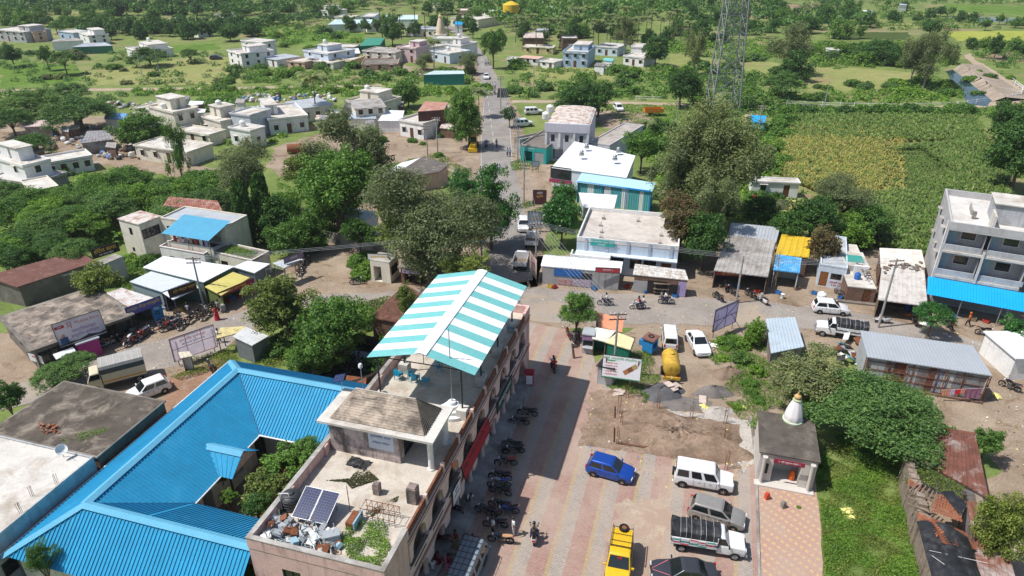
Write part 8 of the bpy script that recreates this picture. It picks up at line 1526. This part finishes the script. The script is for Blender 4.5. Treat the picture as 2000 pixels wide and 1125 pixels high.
tr=thing('tractor','green and yellow tractor behind the annex','tractor',P(1219,254),R(-90));loft([(1.6,.3,.6,1.2),(1.5,.38,.5,1.3),(.3,.4,.5,1.35),(-.6,.4,.5,1.0)]).build('body',solid('tractor_green',(.05,.25,.06)),tr);MB().box(-.9,.5,-.7,.7,2.2,2.3).build('canopy',DARKF,tr);[MB().tube((x,y,.9),(x,y,2.2),.04).build('post',DARKF,tr)for x in(-.8,.4)for y in(-.6,.6)];[wheel(tr,x,s_*.75,r_,.3,YELC)for x,r_ in((-.6,.7),(1.2,.4))for s_ in(-1,1)]
tag(MB().lathe([(.2,0),(.85,.05),(.9,.2),(.9,3),(.85,3.15),(.2,3.2)],16,M=Matrix.Rotation(R(90),4,'Y')).build('rusty_tank',RUST,None,.6,P(562,300)+Vector((0,0,.9)),.2),'rusty cylindrical tank lying in the open yard','tank')
for i in range(13):x,y=rnd.uniform(20,320),rnd.uniform(226,300);w=rnd.uniform(12,22);shed('scrap_hut','{n} low patched hut from the left in the scrap yard','hut',[(x,y,1.9),(x+w,y+rnd.uniform(-4,4),1.9),(x+w+2,y-8,2.3),(x+3,y-9,2.3)],[TING,ASB,TIN,RTIN,mat('dusty_tarp',(.4,.38,.36),.9,.2)][i%5],[BRICKM,TING][i%2],pitch=.5,group='scrap yard huts')
for i in range(26):x,y=rnd.uniform(250,880),rnd.uniform(196,258);w=rnd.uniform(14,30);shed('yard_shed','{n} small yard shed from the left among the middle village houses','shed',[(x,y,2),(x+w,y+rnd.uniform(-3,3),2),(x+w+3,y-8,2.3),(x+4,y-9,2.3)],[TINW,ASB,TIN,WRTIN,TING][i%5],[CREAM,BRICKM,WHITEW][i%3],pitch=.5,group='yard sheds')
# white rail fence along the track and canal bend
def rail(label,pts):
 r_=thing('rail_fence',label,'fence',P(*pts[0]));o0=r_.location;w=[P(*p)-o0 for p in pts]
 for i in range(len(w)-1):
  a,b=w[i],w[i+1];n=max(1,int((b-a).length/3.2))
  for k in range(n):p=a.lerp(b,k/n);MB().box(-.09,.09,-.09,.09,0,1.25).build('post',WHITEF,r_).location=p
  for z in(.55,1.1):MB().tube(a+Vector((0,0,z)),b+Vector((0,0,z)),.06,n=4).build('rail',WHITEF,r_)
rail('white rail fence along the track left of the gap',[(1536,206),(1640,210),(1750,212)]);rail('white rail fence along the track right of the gap up to the canal',[(1757,212),(1850,210),(1925,201)]);rail('white rail fence curving round the canal bend',[(1966,196),(1995,185),(1996,176),(1975,160)]);rail('short white rail fence right of the lavender hall',[(1242,197),(1290,198)])
# scrap yard: sacks and bales
g_=random.Random(21);SK=[WS,solid('grey_sack',(.42,.42,.42)),solid('blue_sack',(.12,.22,.42)),solid('brown_scrap',(.2,.14,.1)),DARKF,solid('pale_scrap',(.6,.56,.5))]
me=[]
for i in range(6):
 b=MB();b.lathe([(.2,0),(.55,.1),(.65,.4),(.5,.75),(.2,.85)],7,ripple=.15,rn=3);q=bpy.data.meshes.new('sack');q.from_pydata(b.v,[],b.f);me.append(q)
for lb,gp,n,x0,x1,y0,y1 in(('{n} sack or bale from the left in the scrap yard behind the thicket','scrap yard bales',70,70,225,250,292),('{n} white sack from the left in the heap behind the palm','sacks behind the palm',75,470,660,186,200),('{n} scrap bale from the left before the dark patched shack','bales before the shack',50,190,280,285,312),('{n} bale from the left beside the blue-roofed shack','bales by the blue shack',34,212,300,202,215)):
 for i in range(n):o=withmat(obj('scrap_bale',me[i%6],None,None,P(g_.uniform(x0,x1),g_.uniform(y0,y1))),SK[g_.choice((0,1,1,5,2,3,3,4,5))]);s=g_.uniform(.4,1.0);o.scale=(s,s,s*g_.uniform(.7,1.6));o.rotation_euler=(g_.uniform(-.3,.3),0,g_.uniform(0,6));tag(o,lb,'bale',gp)
# ================================================================ trees and growth
T_=tree
for a in(  # px, py, half width px, crown height m, kind, leaf, label, tall, trunk, dense
(655,370,96,7.5,'lumpy',L_NEEM,'huge neem tree with thick trunk beside the compound wall',1.1,3,1.8),(672,292,80,8,'tall',L_EUC,'tall olive eucalyptus behind the huge neem',.95,2,1.6),(728,306,34,6.5,'round',L_DARK,'dark round tree at the right of the olive eucalyptus',1.2,0,1.2),(848,432,132,7.4,'sparse',L_DRY,'huge grey-green half-bare tree beside the main road',.95,3,2.6),(790,432,80,6.6,'lumpy',L_OLIVE,'olive-green crown merging into the left of the half-bare tree',.9,0,1.6),(958,408,64,5.8,'lumpy',L_FIG,'glossy dark fig tree at the edge of the main road',1.3,0,1.8),(890,452,66,6,'sparse',L_DRY,'right half of the grey-green half-bare tree',1.05,3,1.6),(612,445,46,3.4,'lumpy',L_NEEM,'leafy tree filling the space left of the neem trunk',1.0,0,1.2),(700,455,40,3.4,'lumpy',L_DARK,'dark leafy tree right of the neem trunk',.9,0,1.1),(590,330,34,4.5,'round',L_OLIVE,'olive tree left of the huge neem crown',1,0,1),(900,362,40,6.2,'lumpy',L_FIG,'glossy fig crown behind the half-bare tree',.9,0,1.4),
(470,325,68,8,'sparse',L_DRY,'grey feathery tree over the vine-clad columns',.8,0,1.6),(540,425,36,3.8,'round',L_DARK,'dark round tree right of the vine-clad columns',1.3,0,1.1),(563,470,42,2.6,'round',L_NEEM,'bushy tree behind the steel shelter',.9,0,1.1),(560,400,30,4,'round',L_NEEM,'fresh green tree between the columns and the neem',1,0,1),
(557,608,78,3.8,'lumpy',L_OLIVE,'light olive tree in front of the left street stalls',.95,0,1.7),(660,632,84,4,'lumpy',L_NEEM,'dark bushy tree behind the blue roof',1,3,1.8),(603,700,46,2.2,'lumpy',L_NEEM,'low green tree at the blue roof edge',.9,0,1.2),(795,590,24,4.8,'round',L_OLIVE,'slim olive tree behind the tiled house',1.6,0,1),(905,530,62,4.4,'lumpy',L_OLIVE,'olive tree peeping over the striped canopy',.75,0,1.5),
(187,545,44,3.6,'round',L_OLIVE,'rounded light tree over the hotel roof',.75,0,1.4),(343,292,28,5.5,'tall',L_NEEM,'slender leafy tree before the low cream house',2.0,0,1),(1098,425,40,4.2,'round',L_FIG,'rounded dark fig tree, nearer of the pair left of the hall',1.25,0,1.5),(1103,383,26,4.6,'round',L_FIG,'smaller dark fig tree behind the rounded fig',1.2,0,1.2),
(1374,310,122,10.5,'tall',L_EUC,'tallest eucalyptus of the group behind the warehouse',.9,2,3.2),(1320,340,66,8.5,'tall',L_EUC,'left eucalyptus of the group beside the striped warehouse',.95,2,1.5),(1446,312,74,8.5,'tall',L_EUC,'right eucalyptus of the group before the maize',1.0,2,1.5),(1335,425,58,6,'lumpy',L_RED,'bronze-leaved tree overhanging the white hall',.9,0,1.5),(1378,465,46,4.5,'round',L_DARK,'dark green tree at the right end of the white hall',1.2,0,1.4),(1395,400,50,7,'tall',L_EUC,'drooping eucalyptus behind the bronze tree',.9,2,1.3),
(1255,285,34,5,'round',L_NEEM,'green tree right of the showroom roof',1,0,1.2),(1650,385,62,5.2,'sparse',L_DRY,'grey-green thorn tree at the edge of the ripe field',.8,0,1.6),(1590,420,50,4.4,'round',L_DARK,'dark tree behind the yellow shack',.85,0,1.4),(1660,452,40,2.6,'round',L_LIME,'bright green tree behind the small blue house',.8,0,1.2),(1608,480,32,3.6,'round',L_RED,'bronze-tipped tree over the small blue house',1.2,0,1.1),(1540,440,36,3.6,'round',L_DARK,'dark tree behind the blackened shack',.8,0,1.1),(1490,412,40,3.4,'round',L_DARK,'dark round tree left of the yellow tent',.8,0,1.1),(1700,430,40,3.5,'round',L_DARK,'dark low tree where the maize begins',.8,0,1.1),
(1128,607,42,3.4,'lumpy',L_NEEM,'small leafy tree on the corner of the paved square',.95,0,1.2),(1583,735,92,3.8,'lumpy',L_DRY,'broad grey-green tree behind the temple',.62,3,1.9),(1712,800,122,3.4,'umbrella',L_ACA,'wide feathery acacia beside the temple',.55,3,2.4),(1825,612,37,2.8,'umbrella',L_FIG,'small umbrella-shaped tree before the apartment house',.8,0,.8),(1990,645,30,2.4,'round',L_FIG,'round leafy tree at the right edge by the blue awning',.9,0,.8),(1968,1030,66,4.2,'lumpy',L_OLIVE,'leafy lime tree at the bottom right corner',1.35,0,1.6),(1930,862,30,2.2,'round',L_NEEM,'small round tree beside the side lane',.9,0,1),(2000,300,62,6.5,'round',L_DARK,'large dark tree at the right edge of the maize',1.0,0,1.4),(1965,225,40,6,'lumpy',L_DARK,'dark tree at the canal corner',.9,0,1.2),(2010,250,40,5,'round',L_DARK,'shadowy tree right of the canal corner',.9,0,1),(1475,650,22,1.6,'round',L_LIME,'tall leafy weed tree beside the small blue-grey shed',1.5,0,.8),
(105,730,44,1.6,'umbrella',L_ACA,'low feathery bush tree before the lorry',.55,0,1.2),(145,708,40,1.8,'umbrella',L_ACA,'feathery bush tree under the barred shop window',.55,0,1),(10,775,32,3,'round',L_DARK,'dark tree at the left edge of the lane',1,0,1),(915,228,48,6,'lumpy',L_NEEM,'tall leafy tree on the left verge of the main road',1.3,0,1.6),(1130,195,58,5,'lumpy',L_DARK,'dark tree behind the lavender hall',.8,0,1.5),(1170,190,38,4.5,'lumpy',L_DARK,'second dark tree behind the lavender hall',.9,0,1.2),(1332,165,40,5.5,'lumpy',L_DARK,'dark pair of crowns standing in the middle meadow',1.15,0,1.4),(1358,98,26,7,'tall',L_EUC,'lone tall eucalyptus left of the mast',1.3,2,1),(1282,98,28,5,'round',L_DARK,'round dark tree beside the small white house',.95,0,1),(1222,62,26,8,'tall',L_EUC,'eucalyptus before the coconut palms',1.1,2,1),(963,82,28,8,'lumpy',L_NEEM,'big green tree on the right of the far road',1.3,0,1.4),(765,62,22,5,'round',L_DARK,'round dark tree in the middle of the far village',1.1,0,1),(912,118,22,4,'sparse',L_DRY,'leafless grey tree beside the main road',1.1,0,.7),(826,118,26,3,'sparse',L_DRY,'grey thorn tree beside the ruined house',.8,0,.7),(796,182,28,3.5,'round',L_NEEM,'green tree behind the white lean-to',1.1,0,1),(995,222,16,3,'round',L_DARK,'small dark tree beside the walled yard',1.1,0,.8),
(1545,90,44,8,'tall',L_EUC,'tall eucalyptus pair left of the pale field',.95,2,1.3),(1820,105,46,9,'tall',L_EUC,'tall dense eucalyptus beside the canal',1.1,2,1.6),(1790,110,30,8,'tall',L_EUC,'left companion of the canal eucalyptus',1.2,2,1.2),(1720,98,46,4,'umbrella',L_DARK,'wide dark thorn tree behind the pale field',.6,0,1.2),(1530,160,34,4,'umbrella',L_ACA,'umbrella thorn at the left of the pale field',.8,0,1.1),(1555,130,30,4,'round',L_DARK,'dark tree below the eucalyptus pair',1,0,1),(1950,85,16,5,'round',L_DARK,'lone dark tree by the yellow field',1.1,0,.8),(1820,52,22,4,'round',L_DARK,'rounded tree on the far right field edge',.8,0,.8),(590,168,4,.5,'round',L_DARK,'small shrub at the foot of the palm',1,0,.6),
(150,215,70,4.5,'umbrella',L_ACA,'wide flat-topped acacia over the scrap yard',.5,0,1.6),(60,200,60,4,'umbrella',L_ACA,'flat-topped acacia at the left of the scrap yard',.55,0,1.4),(20,232,40,3.5,'umbrella',L_DARK,'dark flat acacia at the left edge',.6,0,1),(280,255,50,3.4,'round',L_NEEM,'dense green tree before the cream balcony house',.85,0,1.4),(60,280,42,3,'umbrella',L_DARK,'dark spreading tree behind the white long house',.6,0,1.1),(130,178,40,4,'umbrella',L_ACA,'second row acacia behind the scrap yard',.55,0,1),(290,108,34,3.4,'umbrella',L_ACA,'flat umbrella tree before the white bungalow',.7,0,1),(370,105,18,3,'umbrella',L_ACA,'small umbrella tree right of the white bungalow',.8,0,.8),(122,112,24,5,'umbrella',L_ACA,'leaning umbrella tree in the left meadow',.8,0,.9),(88,108,16,4.5,'round',L_DARK,'rounded dark tree in the left meadow',1,0,.8),(20,105,22,4,'round',L_DARK,'dark tree at the left edge of the meadow',.9,0,.8)):
 T_(a[0],a[1],a[2],a[3],a[4],a[5],a[6],None,tall=a[7],tr=a[8],dense=a[9])
for px,lb in((467,'nearer vine-clad dark column tree beside the cream house'),(505,'farther vine-clad dark column tree beside the cream house')):T_(px+8,417 if px<480 else 407,21,4.8,'column',L_DARK,lb,'vine columns',tall=3.2,dense=1.3)
g_=random.Random(31)
def zone(label,group,n,x0,x1,y0,y1,r0,r1,hc,kinds,ms,tall=(.8,1.2),dense=.55,y2=None,tr=0):
 for k in range(n):
  x=x0+(x1-x0)*(k+g_.random())/n;t=(x-x0)/(x1-x0);y=g_.uniform(y0,y1)+((y2-y0)*t if y2 is not None else 0);s=.45+.55*min(1,y/120)
  T_(x,y+2,g_.uniform(r0,r1)*1.12,g_.uniform(*hc)*.62,g_.choice(kinds),g_.choice(ms),label,group,tall=g_.uniform(*tall),dense=dense,tr=tr)
D_,N_,A_=L_DARK,L_NEEM,L_ACA
for a in(
('{n} tree from the left in the dark top-left tree line','top left tree line',20,-20,480,-2,8,10,20,(4,6),['round','lumpy'],[D_]),('{n} tree from the left in the far wood above the meadow','far left wood',14,20,480,12,26,9,18,(3.5,5),['round','lumpy'],[D_,N_]),('{n} mango tree from the left in the dark row behind the bungalow','mango row',18,170,500,46,64,12,20,(4,5),['round'],[D_]),('{n} tree from the left in the grove beside the grey villa','villa grove',12,10,230,30,50,10,20,(3.5,5),['round','umbrella'],[D_,N_]),('{n} tree from the left in the band behind the white villa','band behind villa',12,440,720,4,22,8,16,(4,5),['round'],[D_,N_]),('{n} tree from the left around the far striped sheds','shed trees',16,640,960,10,58,9,17,(4,7),['round','lumpy'],[D_,N_]),('{n} tree from the left in the far centre wood','centre wood',14,860,1320,0,30,10,20,(5,7),['round','lumpy'],[D_,N_]),
('{n} tree from the left below the coconut palms','below palms',18,1000,1400,44,74,11,19,(3.5,5),['round','lumpy'],[D_,N_]),('{n} tree from the left behind the mast','behind mast',16,1320,1560,4,70,9,18,(4,6),['round','lumpy','tall'],[D_,N_]),('{n} tree from the left in the grove left of the white barn','barn grove',16,1500,1700,6,66,10,20,(4,6),['round','lumpy'],[D_,N_]),('{n} tree from the left among the far right fields','far right trees',14,1690,2010,2,50,6,13,(3,4.5),['round'],[D_,N_]),('{n} bushy tree from the left behind the pale field','hedge behind field',12,1560,1860,94,124,12,20,(2,3.2),['round','umbrella'],[N_,A_,L_LIME]),('{n} tree from the left along the yellow field edge','yellow field edge',8,1800,2010,82,100,8,16,(2,3),['round'],[D_,N_])):zone(*a)
for k in range(26):palm(1010+13.5*k+g_.uniform(-5,5),g_.uniform(14,50),g_.uniform(13,17),g_.uniform(8,11),'{n} coconut palm from the left in the far palm grove','coconut grove')
for k in range(8):palm(740+22*k+g_.uniform(-6,6),g_.uniform(12,30),g_.uniform(8,11),g_.uniform(9,11),'{n} coconut palm from the left above the far village','village palms')
for a in((607,152,38,9,'lone tall coconut palm before the cream houses'),(845,82,17,8,'coconut palm in the far village before the white house'),(935,178,24,6,'palm top behind the roadside tree'),(1095,62,14,7,'palm standing beside the raw brick room'),(1265,240,20,3.2,'small palm behind the tractor yard'),(590,12,8,9,'single far palm near the top edge')):palm(*a)
# prosopis thicket of the left: every umbrella crown is a tree
for k in range(34):
 t=k/34;x=g_.uniform(-10,430);y=345+g_.random()*120*(1-.55*max(0,(x-150)/280))+(30 if x<120 else 0);T_(x,y,g_.uniform(36,56),g_.uniform(2.6,4),'umbrella',g_.choice([A_,A_,N_,L_LIME]),'{n} feathery crown from the left in the thorn thicket','thorn thicket',tall=g_.uniform(.5,.75),dense=1.1)
for k in range(12):T_(g_.uniform(-10,150),g_.uniform(455,500),g_.uniform(32,46),g_.uniform(2.6,3.6),'umbrella',g_.choice([A_,D_]),'{n} dark feathery crown from the left behind the hotel roof','thicket behind the hotel',tall=.65,dense=1.1)
# scrub: bushes one can tell apart
def scrub(label,group,n,x0,x1,y0,y1,r0,r1,ms,tall=.8):
 for k in range(n):bush(g_.uniform(x0,x1),g_.uniform(y0,y1),g_.uniform(r0,r1),g_.choice(ms),label,group,tall*g_.uniform(.8,1.2),.7)
LM=L_LIME
for a in(('{n} bush from the left in the left meadow','left meadow bushes',22,0,500,105,165,7,17,[A_,N_,L_DRY]),('{n} bush from the left in the far upper meadow','upper meadow bushes',14,500,700,50,108,8,16,[A_,N_,LM]),('{n} bush from the left between the far row and the dirt track','track bushes',20,500,920,132,160,9,20,[A_,N_,LM]),('{n} bush from the left on the bank below the dirt track','bank bushes',18,400,960,172,184,7,16,[N_,LM,A_]),('{n} bush from the left in the meadow right of the main road','right meadow bushes',20,1000,1330,128,190,9,22,[N_,A_,LM]),('{n} bush from the left around the mast','mast bushes',18,1340,1580,115,220,12,26,[N_,A_,LM]),('{n} hedge bush from the left along the canal track','canal hedge',28,1530,1920,216,226,12,22,[D_,N_]),('{n} bush from the left on the canal bank','canal bank bushes',18,1600,1860,162,196,9,22,[N_,A_,LM]),('{n} bush from the left beyond the canal','beyond canal bushes',8,1870,2000,112,186,7,16,[N_,LM]),('{n} bush from the left behind the eucalyptus trees','eucalyptus undergrowth',24,1260,1530,250,430,16,34,[N_,LM,D_]),('{n} bush from the left beside the maize','maize edge bushes',14,1490,1545,230,380,14,26,[LM,N_]),('{n} bush from the left behind the small houses','bushes behind small houses',14,1630,1800,455,490,12,24,[LM,N_]),('{n} bush from the left under the feathery acacia','acacia undergrowth',16,1590,1900,820,905,14,30,[LM,N_]),('{n} bush from the left behind the billboards','billboard bushes',14,1400,1500,660,800,10,22,[LM,N_,A_]),('{n} bush from the left behind the blue roof','blue roof bushes',20,530,800,620,720,16,32,[N_,LM,D_]),('{n} bush from the left around the cream house','cream house bushes',12,240,330,470,530,10,22,[LM,N_]),('{n} bush from the left below the big neem','neem undergrowth',16,528,640,440,492,16,27,[D_,N_]),('{n} bush from the left beside the bank office','bank bushes',10,690,730,505,550,14,26,[N_,LM]),('{n} bush from the left round the yard verges','yard bushes',14,520,900,262,345,6,14,[LM,N_])):scrub(*a)
# grass, weeds and crops nobody could count
weeds('weeds','lush green weeds covering the patch below the temple',[(1590,900),(1740,900),(1770,1000),(1800,1160),(1615,1160),(1600,980)],34000,.075,.42,LM,1)
weeds('weeds','second growth of weeds between the temple, the acacia and the fallen house',[(1588,880),(1700,860),(1770,900),(1765,990),(1790,1160),(1612,1160),(1600,960)],26000,.08,.3,L_OLIVE,21,lump=2.3);weeds('weeds','weeds covering the plot between the billboards and the temple',[(1380,700),(1420,650),(1500,655),(1600,760),(1590,800),(1500,800),(1480,850),(1440,815),(1400,770),(1430,740)],20000,.09,.6,LM,2);weeds('weeds','weeds round the white billboard and the tanker',[(1150,730),(1180,745),(1230,690),(1270,690),(1290,740),(1260,790),(1220,765),(1165,755)],7000,.085,.5,LM,3)
weeds('weeds','weeds along the left street verge and the small stall',[(330,735),(380,700),(430,690),(470,660),(540,690),(560,720),(460,712),(350,745)],7000,.09,.5,L_OLIVE,4);weeds('weeds','pale grassy weeds on the slope behind the tiled house',[(690,600),(760,585),(780,590),(730,640),(690,670),(640,640)],8000,.11,.7,L_OLIVE,5);weeds('weeds','grass between the cream house and the hotel wall',[(230,510),(300,490),(330,500),(260,560),(245,580),(205,570)],6000,.11,.45,LM,6);weeds('weeds','grass of the yard verges behind the neem',[(540,350),(620,330),(700,350),(760,320),(860,300),(935,345),(880,350),(720,345),(540,420)],9000,.16,.4,LM,7);weeds('weeds','grass island beside the main road',[(996,318),(1020,310),(1055,320),(1050,332),(1000,334)],2500,.12,.4,LM,8);weeds('weeds','grass round the pole on the main road verge',[(1018,398),(1060,392),(1062,412),(1025,415)],1600,.12,.4,LM,9)
weeds('weeds','rough grass on the old mud wall of the fallen house',[(1755,920),(1790,905),(1880,955),(1875,985),(1800,945),(1765,945)],2500,.09,.5,L_OLIVE,12,z=1.9);weeds('weeds','wild grass of the meadow right of the lavender hall',[(1180,205),(1380,205),(1400,260),(1250,300),(1200,290),(1220,250)],12000,.2,.5,LM,10);weeds('weeds','grass under the eucalyptus trees',[(1260,240),(1530,240),(1530,420),(1400,430),(1290,380)],20000,.22,.6,LM,17)
L_CORN=leafmat('maize_leaf',(.11,.20,.05),(.17,.27,.07),(.29,.33,.13),.35);L_RIPE=leafmat('ripe_leaf',(.25,.27,.09),(.35,.34,.12),(.43,.39,.16),.35);blades('young_crop','short young crop between the ripe strip and tall maize',[(1725,285),(1850,280),(1890,320),(1860,375),(1720,388)],6000,.7,.11,L_CORN,7,'crop',None,4)
blades('maize','maize standing in rows at the back of the field',[(1545,228),(1900,231),(1925,280),(1540,275)],6500,1.5,.13,L_CORN,1,'maize',(R(80),1.5),4);blades('maize','stray green plants in the ripening strip',[(1527,283),(1560,268),(1728,280),(1718,372),(1640,395),(1530,350)],2600,1.4,.12,L_CORN,5,'maize',None,4);blades('ripe_crop','ripening plants mixed into the maize edge',[(1530,250),(1760,255),(1770,400),(1680,440),(1640,395)],2200,1.35,.12,L_RIPE,6,'crop',None,4);blades('maize','tall maize filling the right and near part of the field',[(1725,300),(1900,280),(1962,300),(1966,430),(1830,420),(1800,505),(1690,478),(1650,425),(1722,385),(1800,380),(1850,340),(1800,295)],15000,1.7,.13,L_CORN,2,'maize',(R(80),.9),4);blades('ripe_crop','yellow ripening crop left of the maize',[(1527,283),(1560,268),(1728,280),(1718,372),(1640,395),(1530,350)],9000,1.3,.11,L_RIPE,3,'crop',None,4)
for i,a in enumerate((
('far_wood','dark wood closing the view at the top left',[(-120,-10),(880,-10),(880,6),(400,10),(-120,12)],420,3,5.5,D_,'wood',60,1.0),('far_wood','mixed wood behind the far left fields',[(-60,14),(120,14),(480,20),(640,8),(640,20),(480,36),(220,30),(-60,34)],200,2.2,4.5,D_,'wood',60,.9),('tree_belt','dark belt of trees behind the bungalow',[(150,56),(500,48),(640,34),(640,44),(480,62),(300,72),(170,70)],150,2,3.8,D_,'trees',70,.8),('far_wood','wood round the far sheds and palms',[(640,4),(1340,-8),(1340,40),(1100,70),(960,60),(900,20),(700,22)],330,2.6,5,N_,'wood',60,1.0),('far_wood','wood behind the mast and the barn',[(1320,-8),(1700,-6),(1660,20),(1690,62),(1560,76),(1400,84),(1330,60)],230,2.4,4.6,D_,'wood',60,.9),('hedgerow','hedgerows between the far right fields',[(1700,0),(2060,4),(2060,12),(1840,8),(1720,14),(2060,48),(2060,58),(1700,60),(1690,40)],170,1.2,2.8,N_,'hedge',60,.4),
('scrub','scattered scrub of the broad left meadow',[(-40,98),(480,104),(500,166),(-40,172)],190,.6,2.0,A_,'scrub'),('scrub','green scrub of the upper meadow behind the far row',[(500,44),(640,52),(720,86),(600,80),(510,100)],150,.9,2.2,LM,'scrub'),('scrub','scrub between the far row and the dirt track',[(480,128),(740,134),(930,152),(930,164),(480,168)],190,.6,2.0,N_,'scrub'),('hedge','unbroken green bank below the dirt track',[(260,176),(500,174),(960,170),(960,190),(700,188),(260,188)],260,.6,1.7,LM,'hedge'),('scrub','scrub round the village scrap yard',[(-30,180),(250,184),(250,200),(-30,250)],90,.8,2.2,A_,'scrub'),
('scrub','scrub of the meadow right of the main road',[(996,124),(1110,138),(1330,130),(1340,196),(1000,196)],210,.7,2.2,N_,'scrub'),('scrub','bright scrub right of the far houses',[(1260,84),(1480,78),(1560,110),(1440,118),(1300,104)],150,.9,2.4,LM,'scrub'),('scrub','thick scrub round the foot of the mast',[(1340,132),(1580,150),(1540,215),(1500,290),(1440,260),(1370,210)],200,.8,2.3,N_,'scrub'),('hedge','thick hedge behind the pale field',[(1560,90),(1860,84),(1850,130),(1700,132),(1600,136)],230,1,2.6,LM,'hedge'),('hedge','hedge between canal track and maize',[(1530,215),(1920,214),(1930,224),(1530,228)],150,.8,1.7,N_,'hedge'),('scrub','scrub of the canal bank',[(1590,182),(1700,176),(1850,150),(1890,202),(1590,206)],160,.6,1.8,LM,'scrub'),('scrub','scrub beyond the canal',[(1880,84),(2040,84),(2040,104),(1960,150),(1930,124),(1900,104)],110,.7,2,N_,'scrub'),('scrub','scrub along the maize and the right edge',[(1925,215),(2040,210),(2040,380),(1975,340),(1965,290)],90,.8,2.2,LM,'scrub'),('scrub','green growth between the middle village houses',[(250,205),(440,190),(900,200),(900,262),(620,250),(480,290),(330,262)],190,.4,1.3,LM,'scrub'),('scrub','scrub of the yards behind the white village houses',[(380,200),(470,186),(470,205),(400,215)],50,.6,1.6,N_,'scrub'),('undergrowth','green undergrowth below the eucalyptus trees',[(1250,250),(1300,240),(1530,300),(1530,440),(1420,430),(1290,380)],130,.7,1.9,LM,'undergrowth'),('undergrowth','low growth inside the thorn thicket',[(-30,350),(150,340),(420,350),(440,380),(240,420),(230,480),(-30,530)],150,.8,2.2,LM,'undergrowth'))):mass(*a,seed=40+i)
# ================================================================ small clutter of the street
g_=random.Random(77);LT=[WS,solid('litter_brown',(.25,.18,.12)),solid('litter_blue',(.15,.25,.4)),YS]
for i,(lb,pts,n)in enumerate((('scraps of paper and plastic on the cross street verge',[(1060,560),(1400,560),(1820,610),(2000,650),(2000,700),(1500,640),(1060,640)],420),('scraps of paper and plastic on the left street',[(30,700),(320,605),(600,520),(720,560),(480,640),(330,740),(150,760)],420),('pebbles and scraps strewn over the dug plot and square',[(1150,770),(1450,820),(1470,920),(1300,960),(1130,880)],380),('scraps and stones in the side lane',[(1900,850),(1940,740),(2040,720),(2060,1000),(1980,930)],160),('scraps along the main road verge',[(890,350),(900,250),(940,200),(1000,200),(1080,330),(1060,480),(960,470)],300))):
 gn=np.random.default_rng(90+i);xy=inpoly([P(*p)for p in pts],n,gn);N=unit(gn.normal(size=(n,3))*.4+np.array([0,0,1]));V,F=leaves(np.column_stack([xy,np.full(n,.075)]),N,.09,.6,gn);me_=_mesh_np('litter',V,F,LT[0]);[me_.materials.append(m)for m in LT[1:]];me_.polygons.foreach_set('material_index',gn.choice([0,1,1,1,2,3],n).astype(np.int32));tag(obj('litter',me_),lb,'litter',None,'stuff')
def crate(p,rz,m):
 b=MB()
 for z in(.02,.14,.26):
  for s_ in(-1,1):b.box(-.3,.3,s_*.2-.012,s_*.2+.012,z,z+.09);b.box(s_*.3-.012,s_*.3+.012,-.2,.2,z,z+.09)
 b.box(-.3,.3,-.2,.2,0,.02);return b.build('crate',m,None,0,p,rz)
for lb,gp,pts in(('{n} crate from the left before the kiosk row','crates before the kiosks',((1075,562),(1083,563),(1160,566),(1225,562),(1262,572),(1318,580))),('{n} crate from the left before the left street shops','crates before the left shops',((268,640),(300,622),(345,612),(352,608),(398,604),(446,590),(455,585),(470,580))),('{n} crate from the left before the shacks and small houses','crates before the shacks',((1405,560),(1440,562),(1478,572),(1520,574),(1556,566),(1590,575),(1640,585))),('{n} crate from the left under the blue awning','crates under the blue awning',((1862,622),(1900,626),(1925,630),(1950,632)))):
 for px,py in pts:tag(crate(P(px,py)+Vector((0,0,.04)),g_.uniform(0,3),g_.choice([solid('crate_blue',(.03,.15,.4)),solid('crate_red',(.4,.05,.04)),solid('crate_yellow',(.5,.36,.05)),WOOD])),lb,'crate',gp)
for px,py,m,lb in((1790,612,TKBL,'blue sack in the rubbish below the small round tree'),(1800,622,YS,'yellow sack in the rubbish below the small round tree'),(1806,634,WS,'white sack at the near end of the rubbish'),(1778,618,solid('orange_sack',(.6,.2,.05)),'orange sack at the left of the rubbish'),(1968,652,WS,'large white sack by the right-hand round tree')):sack(px,py,m,lb,.6)
for px,py,m,lb in((1772,606,TKBL,'blue drum beside the rubbish below the small round tree'),(385,470,TKBL,'blue drum on the stained annex side'),(598,490,TKBL,'blue drum beside the bushes of the big neem'),(437,608,solid('grey_drum',(.3,.3,.3)),'grey drum under the yellow-roofed shop')):tag(MB().lathe([(.27,0),(.29,.28),(.27,.3),(.29,.6),(.27,.85),(.2,.9)],14).build('barrel',m,None,.6,P(px,py)),lb,'barrel')
hz=MB().box(-700,700,-45,1300,-1,46).build('haze',None);hm,nt,b=_mk('haze');nt.nodes.remove(b);pv=nt.nodes.new('ShaderNodeVolumePrincipled');pv.inputs['Color'].default_value=(.82,.88,.95,1);pv.inputs['Density'].default_value=.00016;pv.inputs['Anisotropy'].default_value=.2
nt.links.new(pv.outputs[0],nt.nodes['Material Output'].inputs['Volume']);hz.data.materials.append(hm);tag(hz,'thin pale air haze over the whole village','haze',None,'stuff')
letters_to_mesh();finish_groups()
